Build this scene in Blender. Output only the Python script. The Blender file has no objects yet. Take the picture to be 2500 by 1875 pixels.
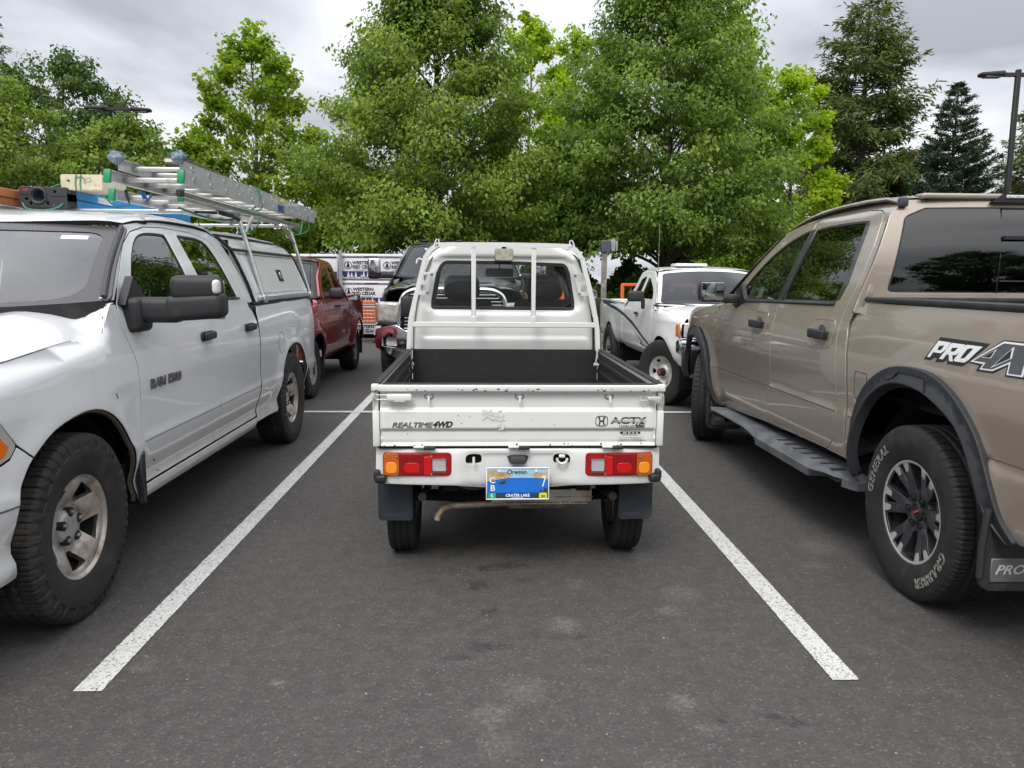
import bpy, bmesh, math, random
import numpy as np
from mathutils import Vector, Matrix
from mathutils.geometry import delaunay_2d_cdt
PI = math.pi
SC = bpy.context.scene
COL = SC.collection
rng = np.random.default_rng(7)
random.seed(7)

# ------------------------------------------------------------------ camera
def make_camera():
    pitch, yaw, roll, h = 0.137328553, 0.0351738935, 0.00753689735, 1.46114133
    cp, sp, cy, sy = math.cos(pitch), math.sin(pitch), math.cos(yaw), math.sin(yaw)
    fwd = Vector((sy*cp, cy*cp, -sp)); right = Vector((cy, -sy, 0)); up = right.cross(fwd)
    cr, sr = math.cos(roll), math.sin(roll)
    r2 = cr*right + sr*up; u2 = -sr*right + cr*up
    cd = bpy.data.cameras.new('camera'); cd.sensor_width = 36; cd.lens = 26.754
    cd.clip_start = .05; cd.clip_end = 2000
    co = bpy.data.objects.new('camera', cd); COL.objects.link(co)
    m = Matrix((r2, u2, -fwd)).transposed().to_4x4(); m.translation = Vector((0, 0, h))
    co.matrix_world = m
    SC.camera = co
make_camera()

# ------------------------------------------------------------------ sky, sun, exposure
SUN_EL, SUN_AZ = math.radians(52), math.radians(200)      # azimuth clockwise from +Y: behind the camera
def make_world():
    w = bpy.data.worlds.new('World'); SC.world = w; w.use_nodes = True
    nt = w.node_tree; nt.nodes.clear(); N = nt.nodes.new; L = nt.links.new
    out = N('ShaderNodeOutputWorld'); bg = N('ShaderNodeBackground'); bg.inputs[1].default_value = .1
    sky = N('ShaderNodeTexSky'); sky.sky_type = 'NISHITA'; sky.sun_disc = False
    sky.sun_elevation = SUN_EL; sky.sun_rotation = SUN_AZ; sky.air_density = 1; sky.dust_density = 2
    tc = N('ShaderNodeTexCoord'); sp = N('ShaderNodeSeparateXYZ'); L(tc.outputs['Generated'], sp.inputs[0])
    def math_(op, a, b=None, c=None):
        n = N('ShaderNodeMath'); n.operation = op
        for i, v in enumerate((a, b, c)):
            if v is None: continue
            if isinstance(v, (int, float)): n.inputs[i].default_value = v
            else: L(v, n.inputs[i])
        return n.outputs[0]
    z = math_('MAXIMUM', sp.outputs[2], 0.0)
    zz = math_('ADD', z, .16)
    px = math_('DIVIDE', sp.outputs[0], zz); py = math_('DIVIDE', sp.outputs[1], zz)
    cv = N('ShaderNodeCombineXYZ'); L(px, cv.inputs[0]); L(py, cv.inputs[1])
    n1 = N('ShaderNodeTexNoise'); n1.inputs['Scale'].default_value = .85; n1.inputs['Detail'].default_value = 6
    n1.inputs['Roughness'].default_value = .48; n1.inputs['Distortion'].default_value = .35
    L(cv.outputs[0], n1.inputs['Vector'])
    n2 = N('ShaderNodeTexNoise'); n2.inputs['Scale'].default_value = .23; n2.inputs['Detail'].default_value = 2
    L(cv.outputs[0], n2.inputs['Vector'])
    m = math_('ADD', math_('MULTIPLY', n1.outputs[0], .68), math_('MULTIPLY', n2.outputs[0], .32))
    cr = N('ShaderNodeValToRGB'); L(m, cr.inputs[0])
    e = cr.color_ramp.elements
    e[0].position = .39; e[0].color = (.40, .42, .465, 1)
    e[1].position = .585; e[1].color = (1.06, 1.055, 1.06, 1)
    x = e.new(.485); x.color = (.72, .745, .80, 1)
    # overcast luminance rises to about three times the horizon's at the zenith
    g = math_('MULTIPLY', math_('MULTIPLY_ADD', math_('MAXIMUM', math_('SUBTRACT', z, .12), 0.0), 2.3, 1.0), 7.0)
    vm = N('ShaderNodeVectorMath'); vm.operation = 'SCALE'; L(cr.outputs[0], vm.inputs[0]); L(g, vm.inputs['Scale'])
    mx = N('ShaderNodeMixRGB'); mx.inputs[0].default_value = .93
    L(sky.outputs[0], mx.inputs[1]); L(vm.outputs[0], mx.inputs[2])
    L(mx.outputs[0], bg.inputs[0]); L(bg.outputs[0], out.inputs[0])
make_world()
sl = bpy.data.lights.new('sun', 'SUN'); sl.energy = 1.5; sl.angle = math.radians(22); sl.color = (1, .96, .9)
so = bpy.data.objects.new('sun', sl); COL.objects.link(so)
sd = Vector((math.sin(SUN_AZ)*math.cos(SUN_EL), math.cos(SUN_AZ)*math.cos(SUN_EL), math.sin(SUN_EL)))
so.rotation_euler = sd.to_track_quat('Z', 'Y').to_euler()
vs = SC.view_settings
vs.view_transform = 'Standard'; vs.look = 'None'; vs.gamma = 1; vs.exposure = 0.43; vs.use_curve_mapping = False
SC.display_settings.display_device = 'sRGB'
SC.render.engine = 'CYCLES'
SC.cycles.max_bounces = 6; SC.cycles.transparent_max_bounces = 24; SC.cycles.use_denoising = True

# ------------------------------------------------------------------ materials
def pm(name, col, rough=.5, metal=0, coat=0, var=0, vs=4, bump=0, bs=60, dirt=None, dlo=.5, dhi=.75, dsc=3,
       spec=.5, coatr=.03, low=None, flake=0):
    """painted/plain surface: colour broken up by noise, dirt patches, a low road-grime band, fine relief"""
    m = bpy.data.materials.new(name); m.use_nodes = True
    nt = m.node_tree; b = nt.nodes['Principled BSDF']; N = nt.nodes.new; L = nt.links.new
    b.inputs['Roughness'].default_value = rough; b.inputs['Metallic'].default_value = metal
    b.inputs['Coat Weight'].default_value = coat; b.inputs['Coat Roughness'].default_value = coatr
    b.inputs['Specular IOR Level'].default_value = spec
    tc = N('ShaderNodeTexCoord')
    c = N('ShaderNodeRGB'); c.outputs[0].default_value = (*col, 1); cur = c.outputs[0]
    def noise(sc, det=4, rg=.6):
        n = N('ShaderNodeTexNoise'); n.inputs['Scale'].default_value = sc; n.inputs['Detail'].default_value = det
        n.inputs['Roughness'].default_value = rg; L(tc.outputs['Object'], n.inputs['Vector']); return n.outputs[0]
    def ramp(src, lo, hi, a=0, bb=1):
        r = N('ShaderNodeMapRange'); r.inputs[1].default_value = lo; r.inputs[2].default_value = hi
        r.inputs[3].default_value = a; r.inputs[4].default_value = bb; L(src, r.inputs[0]); return r.outputs[0]
    if var:
        hs = N('ShaderNodeHueSaturation'); L(cur, hs.inputs['Color'])
        L(ramp(noise(vs), .3, .7, 1-var, 1+var), hs.inputs['Value']); cur = hs.outputs[0]
    if dirt:
        mx = N('ShaderNodeMixRGB'); mx.inputs[2].default_value = (*dirt, 1)
        L(ramp(noise(dsc, 6, .65), dlo, dhi), mx.inputs[0]); L(cur, mx.inputs[1]); cur = mx.outputs[0]
        L(ramp(noise(dsc, 6, .65), dlo, dhi, rough, min(1, rough+.35)), b.inputs['Roughness'])
    if low:   # low = (colour, z where it ends, strength): splashed road dirt low down on a vehicle
        s = N('ShaderNodeSeparateXYZ'); L(tc.outputs['Object'], s.inputs[0])
        k = N('ShaderNodeMath'); k.operation = 'MULTIPLY'
        L(ramp(s.outputs[2], low[1]*.45, low[1], low[2], 0), k.inputs[0]); L(ramp(noise(7, 5), .3, .7, .2, 1), k.inputs[1])
        mx = N('ShaderNodeMixRGB'); mx.inputs[2].default_value = (*low[0], 1)
        L(k.outputs[0], mx.inputs[0]); L(cur, mx.inputs[1]); cur = mx.outputs[0]
    if flake:
        lw = N('ShaderNodeLayerWeight'); lw.inputs[0].default_value = .35
        hs = N('ShaderNodeHueSaturation'); L(cur, hs.inputs['Color'])
        L(ramp(lw.outputs['Facing'], 0, 1, 1+flake, 1-flake), hs.inputs['Value']); cur = hs.outputs[0]
    L(cur, b.inputs['Base Color'])
    if bump:
        bp = N('ShaderNodeBump'); bp.inputs['Strength'].default_value = bump; bp.inputs['Distance'].default_value = .004
        L(noise(bs, 5), bp.inputs['Height']); L(bp.outputs[0], b.inputs['Normal'])
    return m
def glass(name, tint, ior=1.5, rough=0.0, boost=1.75):
    m = bpy.data.materials.new(name); m.use_nodes = True
    nt = m.node_tree; nt.nodes.clear(); N = nt.nodes.new; L = nt.links.new
    o = N('ShaderNodeOutputMaterial'); mx = N('ShaderNodeMixShader'); t = N('ShaderNodeBsdfTransparent')
    g = N('ShaderNodeBsdfGlossy'); f = N('ShaderNodeFresnel'); f.inputs[0].default_value = ior
    t.inputs[0].default_value = (*tint, 1); g.inputs['Roughness'].default_value = rough
    fm = N('ShaderNodeMath'); fm.operation = 'MULTIPLY'; fm.inputs[1].default_value = boost; fm.use_clamp = True
    L(f.outputs[0], fm.inputs[0]); L(fm.outputs[0], mx.inputs[0]); L(t.outputs[0], mx.inputs[1]); L(g.outputs[0], mx.inputs[2])
    L(mx.outputs[0], o.inputs[0]); return m
BLACK = pm('black_plastic', (.014, .0145, .017), .55, bump=.25, bs=350, dirt=(.07, .065, .06), dlo=.55, dhi=.9, dsc=9)
GREYP = pm('grey_plastic', (.045, .047, .052), .6, bump=.3, bs=300, var=.12)
RUBBER = pm('rubber', (.012, .012, .0125), .75, bump=.15, bs=200)
DARK = pm('dark_underside', (.012, .012, .012), .9)
LINER = pm('dark_backing', (.006, .006, .006), .95)
CHROME = pm('chrome', (.78, .78, .8), .09, 1, bump=.02, bs=8)
ALU = pm('aluminium', (.62, .62, .62), .34, 1, var=.1, vs=14, dirt=(.3, .3, .29), dlo=.55, dhi=.85, dsc=12)
ALUW = pm('weathered_aluminium', (.56, .55, .53), .5, .65, var=.12, vs=10, dirt=(.25, .24, .22), dlo=.5, dhi=.8, dsc=9)
STEELD = pm('dull_steel', (.3, .28, .25), .5, .8, var=.2, vs=20, dirt=(.12, .09, .06), dsc=20)
WHITEP = pm('white_paint', (.78, .79, .78), .35)
SEAT = pm('seat_cloth', (.035, .037, .042), .9, bump=.3, bs=300)

# ------------------------------------------------------------------ objects
def ctag(o, label=None, cat=None, group=None, kind=None):
    if label: o['label'] = label
    if cat: o['category'] = cat
    if group: o['group'] = group
    if kind: o['kind'] = kind
    return o
def thing(name, label, cat, loc=(0, 0, 0), rz=0, group=None):
    o = bpy.data.objects.new(name, None); COL.objects.link(o); o.location = loc; o.rotation_euler = (0, 0, rz)
    o.empty_display_size = .2
    return ctag(o, label, cat, group)
def pnode(name, parent, loc=(0, 0, 0), rz=0):
    o = bpy.data.objects.new(name, None); COL.objects.link(o); o.parent = parent; o.location = loc; o.rotation_euler = (0, 0, rz)
    return o
def mkobj(name, me, parent=None, loc=None):
    o = bpy.data.objects.new(name, me); COL.objects.link(o)
    if parent: o.parent = parent
    if loc: o.location = loc
    return o
def copy_tree(o, parent=None):
    c = o.copy(); COL.objects.link(c)
    if parent: c.parent = parent
    for ch in list(o.children): copy_tree(ch, c)
    return c

_bcache = {}
class MB:
    def __init__(s): s.v = []; s.f = []; s.m = []; s.sm = []; s.n = 0
    def add(s, V, F, mi=0, sm=False):
        V = np.asarray(V, float).reshape(-1, 3); b = s.n
        s.v.append(V); s.n += len(V)
        s.f += [tuple(b+i for i in f) for f in F]; s.m += [mi]*len(F); s.sm += [sm]*len(F); return s
    def box(s, c, size, mi=0, M=None, f=None):
        x, y, z = [a/2 for a in size]
        V = np.array([(i*x, j*y, k*z) for i in (-1, 1) for j in (-1, 1) for k in (-1, 1)])
        if f: V = np.array([f(*p) for p in V])
        if M is not None: V = V @ np.array(M.to_3x3()).T
        return s.add(V+np.array(c), [(0, 1, 3, 2), (4, 6, 7, 5), (0, 4, 5, 1), (2, 3, 7, 6), (0, 2, 6, 4), (1, 5, 7, 3)], mi)
    def rbox(s, c, size, r=.01, seg=2, mi=0, M=None, f=None):
        key = (tuple(round(a, 4) for a in size), round(r, 4), seg)
        if key not in _bcache:
            bm = bmesh.new(); bmesh.ops.create_cube(bm, size=1)
            for v in bm.verts: v.co = Vector((v.co.x*size[0], v.co.y*size[1], v.co.z*size[2]))
            bmesh.ops.bevel(bm, geom=bm.edges[:], offset=min(r, min(size)*.49), segments=seg, profile=.5, affect='EDGES')
            bm.verts.index_update()
            _bcache[key] = (np.array([v.co[:] for v in bm.verts]), [tuple(v.index for v in fc.verts) for fc in bm.faces]); bm.free()
        V, F = _bcache[key]; V = V.copy()
        if f: V = np.array([f(*p) for p in V])
        if M is not None: V = V @ np.array(M.to_3x3()).T
        return s.add(V+np.array(c), F, mi, True)
    def tube(s, pts, r, n=8, mi=0, caps=True, closed=False, flat=1.0):
        P = [Vector(p) for p in pts]; k = len(P)
        rr = r if hasattr(r, '__len__') else [r]*k
        V = []; prev = None
        for i in range(k):
            if closed: d = P[(i+1) % k]-P[i-1]
            else: d = P[min(i+1, k-1)]-P[max(i-1, 0)]
            d.normalize()
            if prev is None:
                a = Vector((0, 0, 1)) if abs(d.z) < .9 else Vector((1, 0, 0)); prev = a-d*a.dot(d); prev.normalize()
            else:
                prev = prev-d*prev.dot(d); prev.normalize()
            b = d.cross(prev)
            for j in range(n):
                t = 2*PI*j/n+PI/n; V.append(P[i]+prev*(math.cos(t)*rr[i]*flat)+b*(math.sin(t)*rr[i]))
        F = []
        for i in range(k if closed else k-1):
            for j in range(n):
                a = i*n+j; b_ = i*n+(j+1) % n; i2 = ((i+1) % k)*n
                F.append((a, b_, i2+(j+1) % n, i2+j))
        s.add([v[:] for v in V], F, mi, n > 4)
        if caps and not closed:
            b0 = s.n-len(V)
            s.f += [tuple(b0+j for j in range(n))[::-1], tuple(b0+(k-1)*n+j for j in range(n))]; s.m += [mi]*2; s.sm += [False]*2
        return s
    def lathe(s, prof, n=32, c=(0, 0, 0), mi=0, axis='x', sm=True, a0=0, a1=2*PI):
        """prof = [(along, radius)]"""
        full = abs(a1-a0-2*PI) < 1e-6; m = n if full else n+1
        V = []
        for i in range(m):
            t = a0+(a1-a0)*i/n; cs, sn = math.cos(t), math.sin(t)
            for a, r in prof:
                V.append({'x': (a, r*cs, r*sn), 'y': (r*sn, a, r*cs), 'z': (r*cs, r*sn, a)}[axis])
        k = len(prof); F = []
        for i in range(n):
            for j in range(k-1):
                i2 = (i+1) % m
                F.append((i*k+j, i*k+j+1, i2*k+j+1, i2*k+j))
        return s.add(np.array(V)+np.array(c), F, mi, sm)
    def prism(s, poly, a, b, axis='x', mi=0):
        """flat polygon (2D) thickened between a and b along axis; poly coords are the other two axes in order"""
        def P(t, q): return {'x': (t, q[0], q[1]), 'y': (q[0], t, q[1]), 'z': (q[0], q[1], t)}[axis]
        n = len(poly); V = [P(a, q) for q in poly]+[P(b, q) for q in poly]
        F = [tuple(range(n))[::-1], tuple(range(n, 2*n))]+[(i, (i+1) % n, n+(i+1) % n, n+i) for i in range(n)]
        return s.add(V, F, mi)
    def build(s, name, mats, parent=None, loc=None):
        me = bpy.data.meshes.new(name)
        V = np.concatenate(s.v) if s.v else np.zeros((0, 3))
        me.from_pydata(V.tolist(), [], s.f)
        me.polygons.foreach_set('material_index', s.m); me.polygons.foreach_set('use_smooth', s.sm)
        for m in (mats if isinstance(mats, (list, tuple)) else [mats]): me.materials.append(m)
        bm = bmesh.new(); bm.from_mesh(me); bmesh.ops.recalc_face_normals(bm, faces=bm.faces[:]); bm.to_mesh(me); bm.free()
        if any(s.sm): me.set_sharp_from_angle(angle=math.radians(42))
        return mkobj(name, me, parent, loc)

def prof(xs, ys, sig=.02, n=500):
    xs = np.array(xs, float); ys = np.array(ys, float)
    t = np.linspace(xs[0]-4*sig, xs[-1]+4*sig, n); v = np.interp(t, xs, ys)
    dt = t[1]-t[0]; k = max(1, int(4*sig/dt)); kk = np.exp(-.5*((np.arange(-k, k+1)*dt)/sig)**2); kk /= kk.sum()
    v = np.convolve(np.pad(v, k, mode='edge'), kk, 'valid')
    return lambda q: np.interp(q, t, v)
def rc(pts, r=.03, n=4):
    out = []; k = len(pts)
    for i in range(k):
        p = Vector(pts[i][:2]); a = Vector(pts[i-1][:2]); b = Vector(pts[(i+1) % k][:2])
        rr = pts[i][2] if len(pts[i]) > 2 else r
        da = a-p; db = b-p; la, lb = da.length, db.length
        if rr <= 0 or la < 1e-6 or lb < 1e-6: out.append((p.x, p.y)); continue
        ang = da.angle(db); t = min(rr/max(math.tan(ang/2), .05), la*.48, lb*.48)
        p0 = p+da/la*t; p1 = p+db/lb*t
        for j in range(n+1):
            w = j/n; q = p0*(1-w)**2+p*2*w*(1-w)+p1*w*w; out.append((q.x, q.y))
    return out
def spline(pts, n=6, closed=True):
    P = [np.array(p[:2], float) for p in pts]; k = len(P); out = []
    for i in range(k if closed else k-1):
        if closed: p0, p1, p2, p3 = P[i-1], P[i], P[(i+1) % k], P[(i+2) % k]
        else: p0, p1, p2, p3 = P[max(i-1, 0)], P[i], P[i+1], P[min(i+2, k-1)]
        for j in range(n):
            t = j/n
            out.append(tuple(.5*((2*p1)+(-p0+p2)*t+(2*p0-5*p1+4*p2-p3)*t*t+(-p0+3*p1-3*p2+p3)*t**3)))
    if not closed: out.append(tuple(P[-1]))
    return out
def area(p):
    p = np.array(p); x, y = p[:, 0], p[:, 1]; return .5*np.sum(x*np.roll(y, -1)-np.roll(x, -1)*y)
def inset(poly, d):
    p = np.array(poly, float)
    keep = np.linalg.norm(p-np.roll(p, 1, 0), axis=1) > 1e-5; p = p[keep]
    if area(p) < 0: p = p[::-1]
    e = np.roll(p, -1, 0)-p; e /= np.linalg.norm(e, axis=1)[:, None]+1e-12
    nrm = np.stack([-e[:, 1], e[:, 0]], 1); m = nrm+np.roll(nrm, 1, 0); l = np.linalg.norm(m, axis=1)[:, None]
    m = m/np.maximum(l, .3); k = np.clip(1/np.maximum(np.sum(m*nrm, 1), .45), 1, 1.8)[:, None]
    return [tuple(q) for q in p+m*k*d]
def inside(poly, P):
    p = np.array(poly); c = np.zeros(len(P), bool); x, y = P[:, 0], P[:, 1]
    x0, y0 = p[:, 0], p[:, 1]; x1, y1 = np.roll(x0, -1), np.roll(y0, -1)
    for a, b, a2, b2 in zip(x0, y0, x1, y1):
        if b == b2: continue
        t = ((b > y) != (b2 > y)) & (x < (a2-a)*(y-b)/(b2-b)+a); c ^= t
    return c
def resamp(loop, res):
    out = []; k = len(loop)
    for i in range(k):
        a = np.array(loop[i], float); b = np.array(loop[(i+1) % k], float); d = np.linalg.norm(b-a)
        if d < 1e-5: continue
        n = max(1, int(math.ceil(d/res)))
        for j in range(n): out.append(tuple(a+(b-a)*j/n))
    return out
def nrm_of(S, U, V, flip):
    e = 1e-3
    du = np.array(S(U+e, V))-np.array(S(U-e, V)); dv = np.array(S(U, V+e))-np.array(S(U, V-e))
    n = np.cross(du.T, dv.T); n /= np.linalg.norm(n, axis=1)[:, None]+1e-12
    return -n if flip else n
def panel(name, out, holes, S, mat, parent, res=.04, lip=.02, flip=False, edge=.003, off=0.0, darklip=False, grid=None):
    """a sheet: outline and holes are 2D polygons in the (u,v) of surface S; its rims turn inward by lip"""
    loops = []
    for i, lp in enumerate([out]+list(holes)):
        lp = resamp(lp, res)
        a = area(lp)
        if (i == 0 and a < 0) or (i > 0 and a > 0): lp = lp[::-1]
        loops.append(lp)
    o = np.array(loops[0]); mn, mx = o.min(0), o.max(0)
    gx = np.arange(mn[0]+res*.5, mx[0], res); gy = np.arange(mn[1]+res*.5, mx[1], res)
    G = grid if grid is not None else (np.array([(x, y) for x in gx for y in gy]) if len(gx) and len(gy) else np.zeros((0, 2)))
    if len(G):
        G = G[inside(loops[0], G)]
        for h in loops[1:]:
            if len(G): G = G[~inside(h, G)]
        allb = np.concatenate([np.array(l) for l in loops])
        if len(G):
            d = np.min(np.linalg.norm(G[:, None]-allb[None], axis=2), axis=1) if len(G)*len(allb) < 6e6 else np.full(len(G), 9.)
            G = G[d > res*.42]
    verts = []; edges = []
    for l in loops:
        b = len(verts); verts += [Vector(q) for q in l]; edges += [(b+i, b+(i+1) % len(l)) for i in range(len(l))]
    verts += [Vector(q) for q in G]
    rv, re_, rf = delaunay_2d_cdt(verts, edges, [], 0, 1e-6)[:3]
    UV = np.array([v[:] for v in rv]); F = np.array([f for f in rf if len(f) == 3])
    cen = UV[F].mean(1); k = inside(loops[0], cen)
    for h in loops[1:]: k &= ~inside(h, cen)
    F = F[k]
    X = np.array(S(UV[:, 0], UV[:, 1]), float).T; Nn = nrm_of(S, UV[:, 0], UV[:, 1], flip)
    X = X+Nn*off
    a = UV[F]; ar = (a[:, 1, 0]-a[:, 0, 0])*(a[:, 2, 1]-a[:, 0, 1])-(a[:, 1, 1]-a[:, 0, 1])*(a[:, 2, 0]-a[:, 0, 0])
    F = F[np.abs(ar) > 1e-10]; ar = ar[np.abs(ar) > 1e-10]
    F[ar < 0] = F[ar < 0][:, ::-1]
    if flip: F = F[:, ::-1]
    VS = [X]; NS = [Nn]; FS = F.tolist(); base = len(X); MI = [0]*len(FS)
    if lip:
        for l in loops:
            l = np.array(l); P0 = np.array(S(l[:, 0], l[:, 1]), float).T; n0 = nrm_of(S, l[:, 0], l[:, 1], flip); P0 = P0+n0*off
            t = np.roll(P0, -1, 0)-np.roll(P0, 1, 0); t /= np.linalg.norm(t, axis=1)[:, None]+1e-12
            ou = np.cross(t, n0); ou = -ou if flip else ou        # away from the sheet
            n1 = n0+ou; n1 /= np.linalg.norm(n1, axis=1)[:, None]
            rings = [(P0, n0), (P0+ou*edge*.8-n0*edge*.3, n1), (P0+ou*edge-n0*edge, ou), (P0+ou*edge-n0*lip, ou)]
            m = len(l); b = base
            for p, q in rings: VS.append(p); NS.append(q)
            for r in range(len(rings)-1):
                for i in range(m):
                    q = [b+r*m+i, b+r*m+(i+1) % m, b+(r+1)*m+(i+1) % m, b+(r+1)*m+i]
                    FS.append(q if flip else q[::-1]); MI.append(1 if (darklip and r == 2) else 0)  # darklip: inner rim coloured black to stand in for shade in the gaps
            base += m*len(rings)
    V = np.concatenate(VS); NN = np.concatenate(NS)
    me = bpy.data.meshes.new(name); me.from_pydata(V.tolist(), [], FS)
    me.polygons.foreach_set('use_smooth', [True]*len(me.polygons))
    me.materials.append(mat)
    if darklip: me.materials.append(LINER); me.polygons.foreach_set('material_index', MI)
    me.update(); me.normals_split_custom_set_from_vertices(NN.tolist())
    return mkobj(name, me, parent)

_tc = {}
def text_mesh(body, size=1, shear=0, extrude=0, offset=0, outline=0, spacing=1.0, align='CENTER'):
    key = (body, size, shear, extrude, offset, outline, spacing, align)
    if key in _tc: return _tc[key]
    cu = bpy.data.curves.new('t', 'FONT'); cu.body = body; cu.size = size; cu.shear = shear; cu.extrude = extrude
    cu.offset = offset; cu.align_x = align; cu.align_y = 'CENTER'; cu.space_character = spacing; cu.resolution_u = 4
    if outline: cu.fill_mode = 'NONE' if hasattr(cu, 'fill_mode') else 'BOTH'; cu.bevel_depth = outline; cu.bevel_resolution = 0
    o = bpy.data.objects.new('t', cu); COL.objects.link(o)
    dg = bpy.context.evaluated_depsgraph_get(); me = o.evaluated_get(dg).to_mesh()
    V = np.array([v.co[:] for v in me.vertices]).reshape(-1, 3); F = [tuple(p.vertices) for p in me.polygons]
    o.evaluated_get(dg).to_mesh_clear(); bpy.data.objects.remove(o); bpy.data.curves.remove(cu)
    _tc[key] = (V, F); return V, F
def lettering(mb, body, size, S, at, mi=0, h=.0015, flip=False, xs=1.0, rot=0, **k):
    """text laid on surface S at (u,v)=at, standing h proud of it"""
    V, F = text_mesh(body, size, **k)
    if not len(V): return
    c, s = math.cos(rot), math.sin(rot)
    x = V[:, 0]*xs; y = V[:, 1]; U = at[0]+x*c-y*s; W = at[1]+x*s+y*c
    X = np.array(S(U, W), float).T; n = nrm_of(S, U, W, flip)
    mb.add(X+n*(h+V[:, 2])[:, None], F, mi)
def dist_poly(mb, poly, S, at=(0, 0), h=.001, th=.001, mi=0, flip=False):
    """small flat graphic (decal, emblem piece) with a little thickness, on surface S"""
    P = np.array(resamp(poly, .06)); U = P[:, 0]+at[0]; W = P[:, 1]+at[1]
    X = np.array(S(U, W), float).T; n = nrm_of(S, U, W, flip); k = len(P)
    mb.add(np.concatenate([X+n*(h+th), X+n*(h-.0005)]), [tuple(range(k))]+[(i, (i+1) % k, k+(i+1) % k, k+i) for i in range(k)], mi)
def ell(cx, cy, rx, ry, n=24, p=2.0, a0=0):
    o = []
    for i in range(n):
        t = 2*PI*i/n+a0; c, s = math.cos(t), math.sin(t)
        o.append((cx+rx*math.copysign(abs(c)**(2/p), c), cy+ry*math.copysign(abs(s)**(2/p), s)))
    return o
def rect(x0, y0, x1, y1, r=0, n=4):
    p = [(x0, y0), (x1, y0), (x1, y1), (x0, y1)]
    return rc(p, r, n) if r else p
def plane_y(y, s=1):
    return lambda u, v: (np.asarray(u)*s, np.asarray(u)*0+y, np.asarray(v)*1.0)
# ------------------------------------------------------------------ wheels (axle along x, outer face towards +x, centre at origin)
def sst(a, b, x):
    t = np.clip((x-a)/(b-a), 0, 1); return t*t*(3-2*t)
def tyre_mesh(name, R, Rr, w, style, nb=58, per=6, mat=RUBBER):
    """real tread: circumferential and lateral grooves cut into the mesh"""
    h = w/2
    pr = [(-h*.80, Rr-.004), (-h*.86, Rr+.010), (-h*.875, Rr+.014), (-h*.93, Rr+(R-Rr)*.26), (-h*.98, Rr+(R-Rr)*.40), (-h*1.0, Rr+(R-Rr)*.52), (-h*.995, Rr+(R-Rr)*.63), (-h*.992, Rr+(R-Rr)*.655), (-h*.982, Rr+(R-Rr)*.72), (-h*.968, Rr+(R-Rr)*.79), (-h*.95, Rr+(R-Rr)*.86)]
    sh = [(-h*.905, R-.014), (-h*.87, R-.007), (-h*.84, R-.004)]
    nt = 26 if nb > 40 else 14
    tr = [(-h*.82+2*h*.82*i/nt, R-.003+.003*(1-abs(2*i/nt-1)**2)) for i in range(nt+1)]
    left = pr+sh; prof_ = left+tr+[(-a, r) for a, r in left[::-1]]
    A = np.array([p[0] for p in prof_]); Q = np.array([p[1] for p in prof_]); s = A/h
    N = nb*per; th = np.arange(N)*2*PI/N; ph = (np.arange(N) % per)/per; blk = np.arange(N)//per
    D = np.zeros((N, len(A)))
    S_, P_ = np.meshgrid(s, ph); B_ = np.meshgrid(s, blk)[1]; tz = Q[None, :] > R-.024
    tri = np.abs(((P_+B_*1.0) % 1)*2-1)
    zone = (np.abs(S_) < .90)
    def lat(c, wd): d = np.abs(((P_-c+.5) % 1)-.5); return (d < wd)
    if style == 'AT':
        for c in (-.36, .0, .36): D = np.maximum(D, (np.abs(S_-c-.05*(tri-.5)*(1 if c >= 0 else -1)) < .045)*1.0)
        tz = Q[None, :] > R-.024
        D = np.maximum(D, (lat(.0, .12) & (np.abs(S_) > .40) & tz)*1.0)
        D = np.maximum(D, (lat(.5, .09) & (np.abs(S_) < .38))*.8)
        D = np.maximum(D, (lat(.5, .06) & (np.abs(S_) > .45) & (np.abs(S_) < .90) & tz)*.4)
        dep = .0085
    elif style == 'HT':
        for c in (-.42, -.14, .14, .42): D = np.maximum(D, (np.abs(S_-c) < .042)*1.0)
        D = np.maximum(D, (lat(.0, .10) & (np.abs(S_) > .5) & tz)*.85)
        D = np.maximum(D, (lat(.5, .06) & (np.abs(S_) < .9) & (np.abs(S_) > .17) & tz)*.4)
        D = np.maximum(D, (lat(.25, .06) & (np.abs(S_) < .4))*.5); dep = .0075
    else:
        for c in (-.45, 0, .45): D = np.maximum(D, (np.abs(S_-c-.07*(tri-.5)) < .055)*1.0)
        D = np.maximum(D, (lat(.0, .1) & (np.abs(S_) > .72) & zone)*.7); dep = .006
    Rm = Q[None, :]-D*dep
    X = np.broadcast_to(A[None, :], Rm.shape).copy()
    if style == 'AT':
        side = (~tz) & (Q[None, :] > Rr+(R-Rr)*.64); lo = Q[None, :] < Rr+(R-Rr)*.76
        cutm = side & (lat(.0, .14) | (lo & ((B_ % 2) == 0)))
        X = X-np.sign(X)*(cutm*.0045-side*(~cutm)*.0015)
    V = np.stack([X, Rm*np.cos(th)[:, None], Rm*np.sin(th)[:, None]], 2).reshape(-1, 3)
    V[:, 2] = np.where(V[:, 2] < -R+.010, -R+.010+(V[:, 2]+R-.010)*.25, V[:, 2])   # slight flat where it carries the truck
    k = len(A); i = np.arange(N)[:, None]; j = np.arange(k-1)[None, :]; i2 = (i+1) % N
    F = np.stack([i*k+j, i*k+j+1, i2*k+j+1, i2*k+j], 2).reshape(-1, 4)
    me = bpy.data.meshes.new(name); me.from_pydata(V.tolist(), [], F.tolist()); me.materials.append(mat)
    me.polygons.foreach_set('use_smooth', [True]*len(me.polygons)); me.set_sharp_from_angle(angle=math.radians(35)); me.update()
    return me
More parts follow.
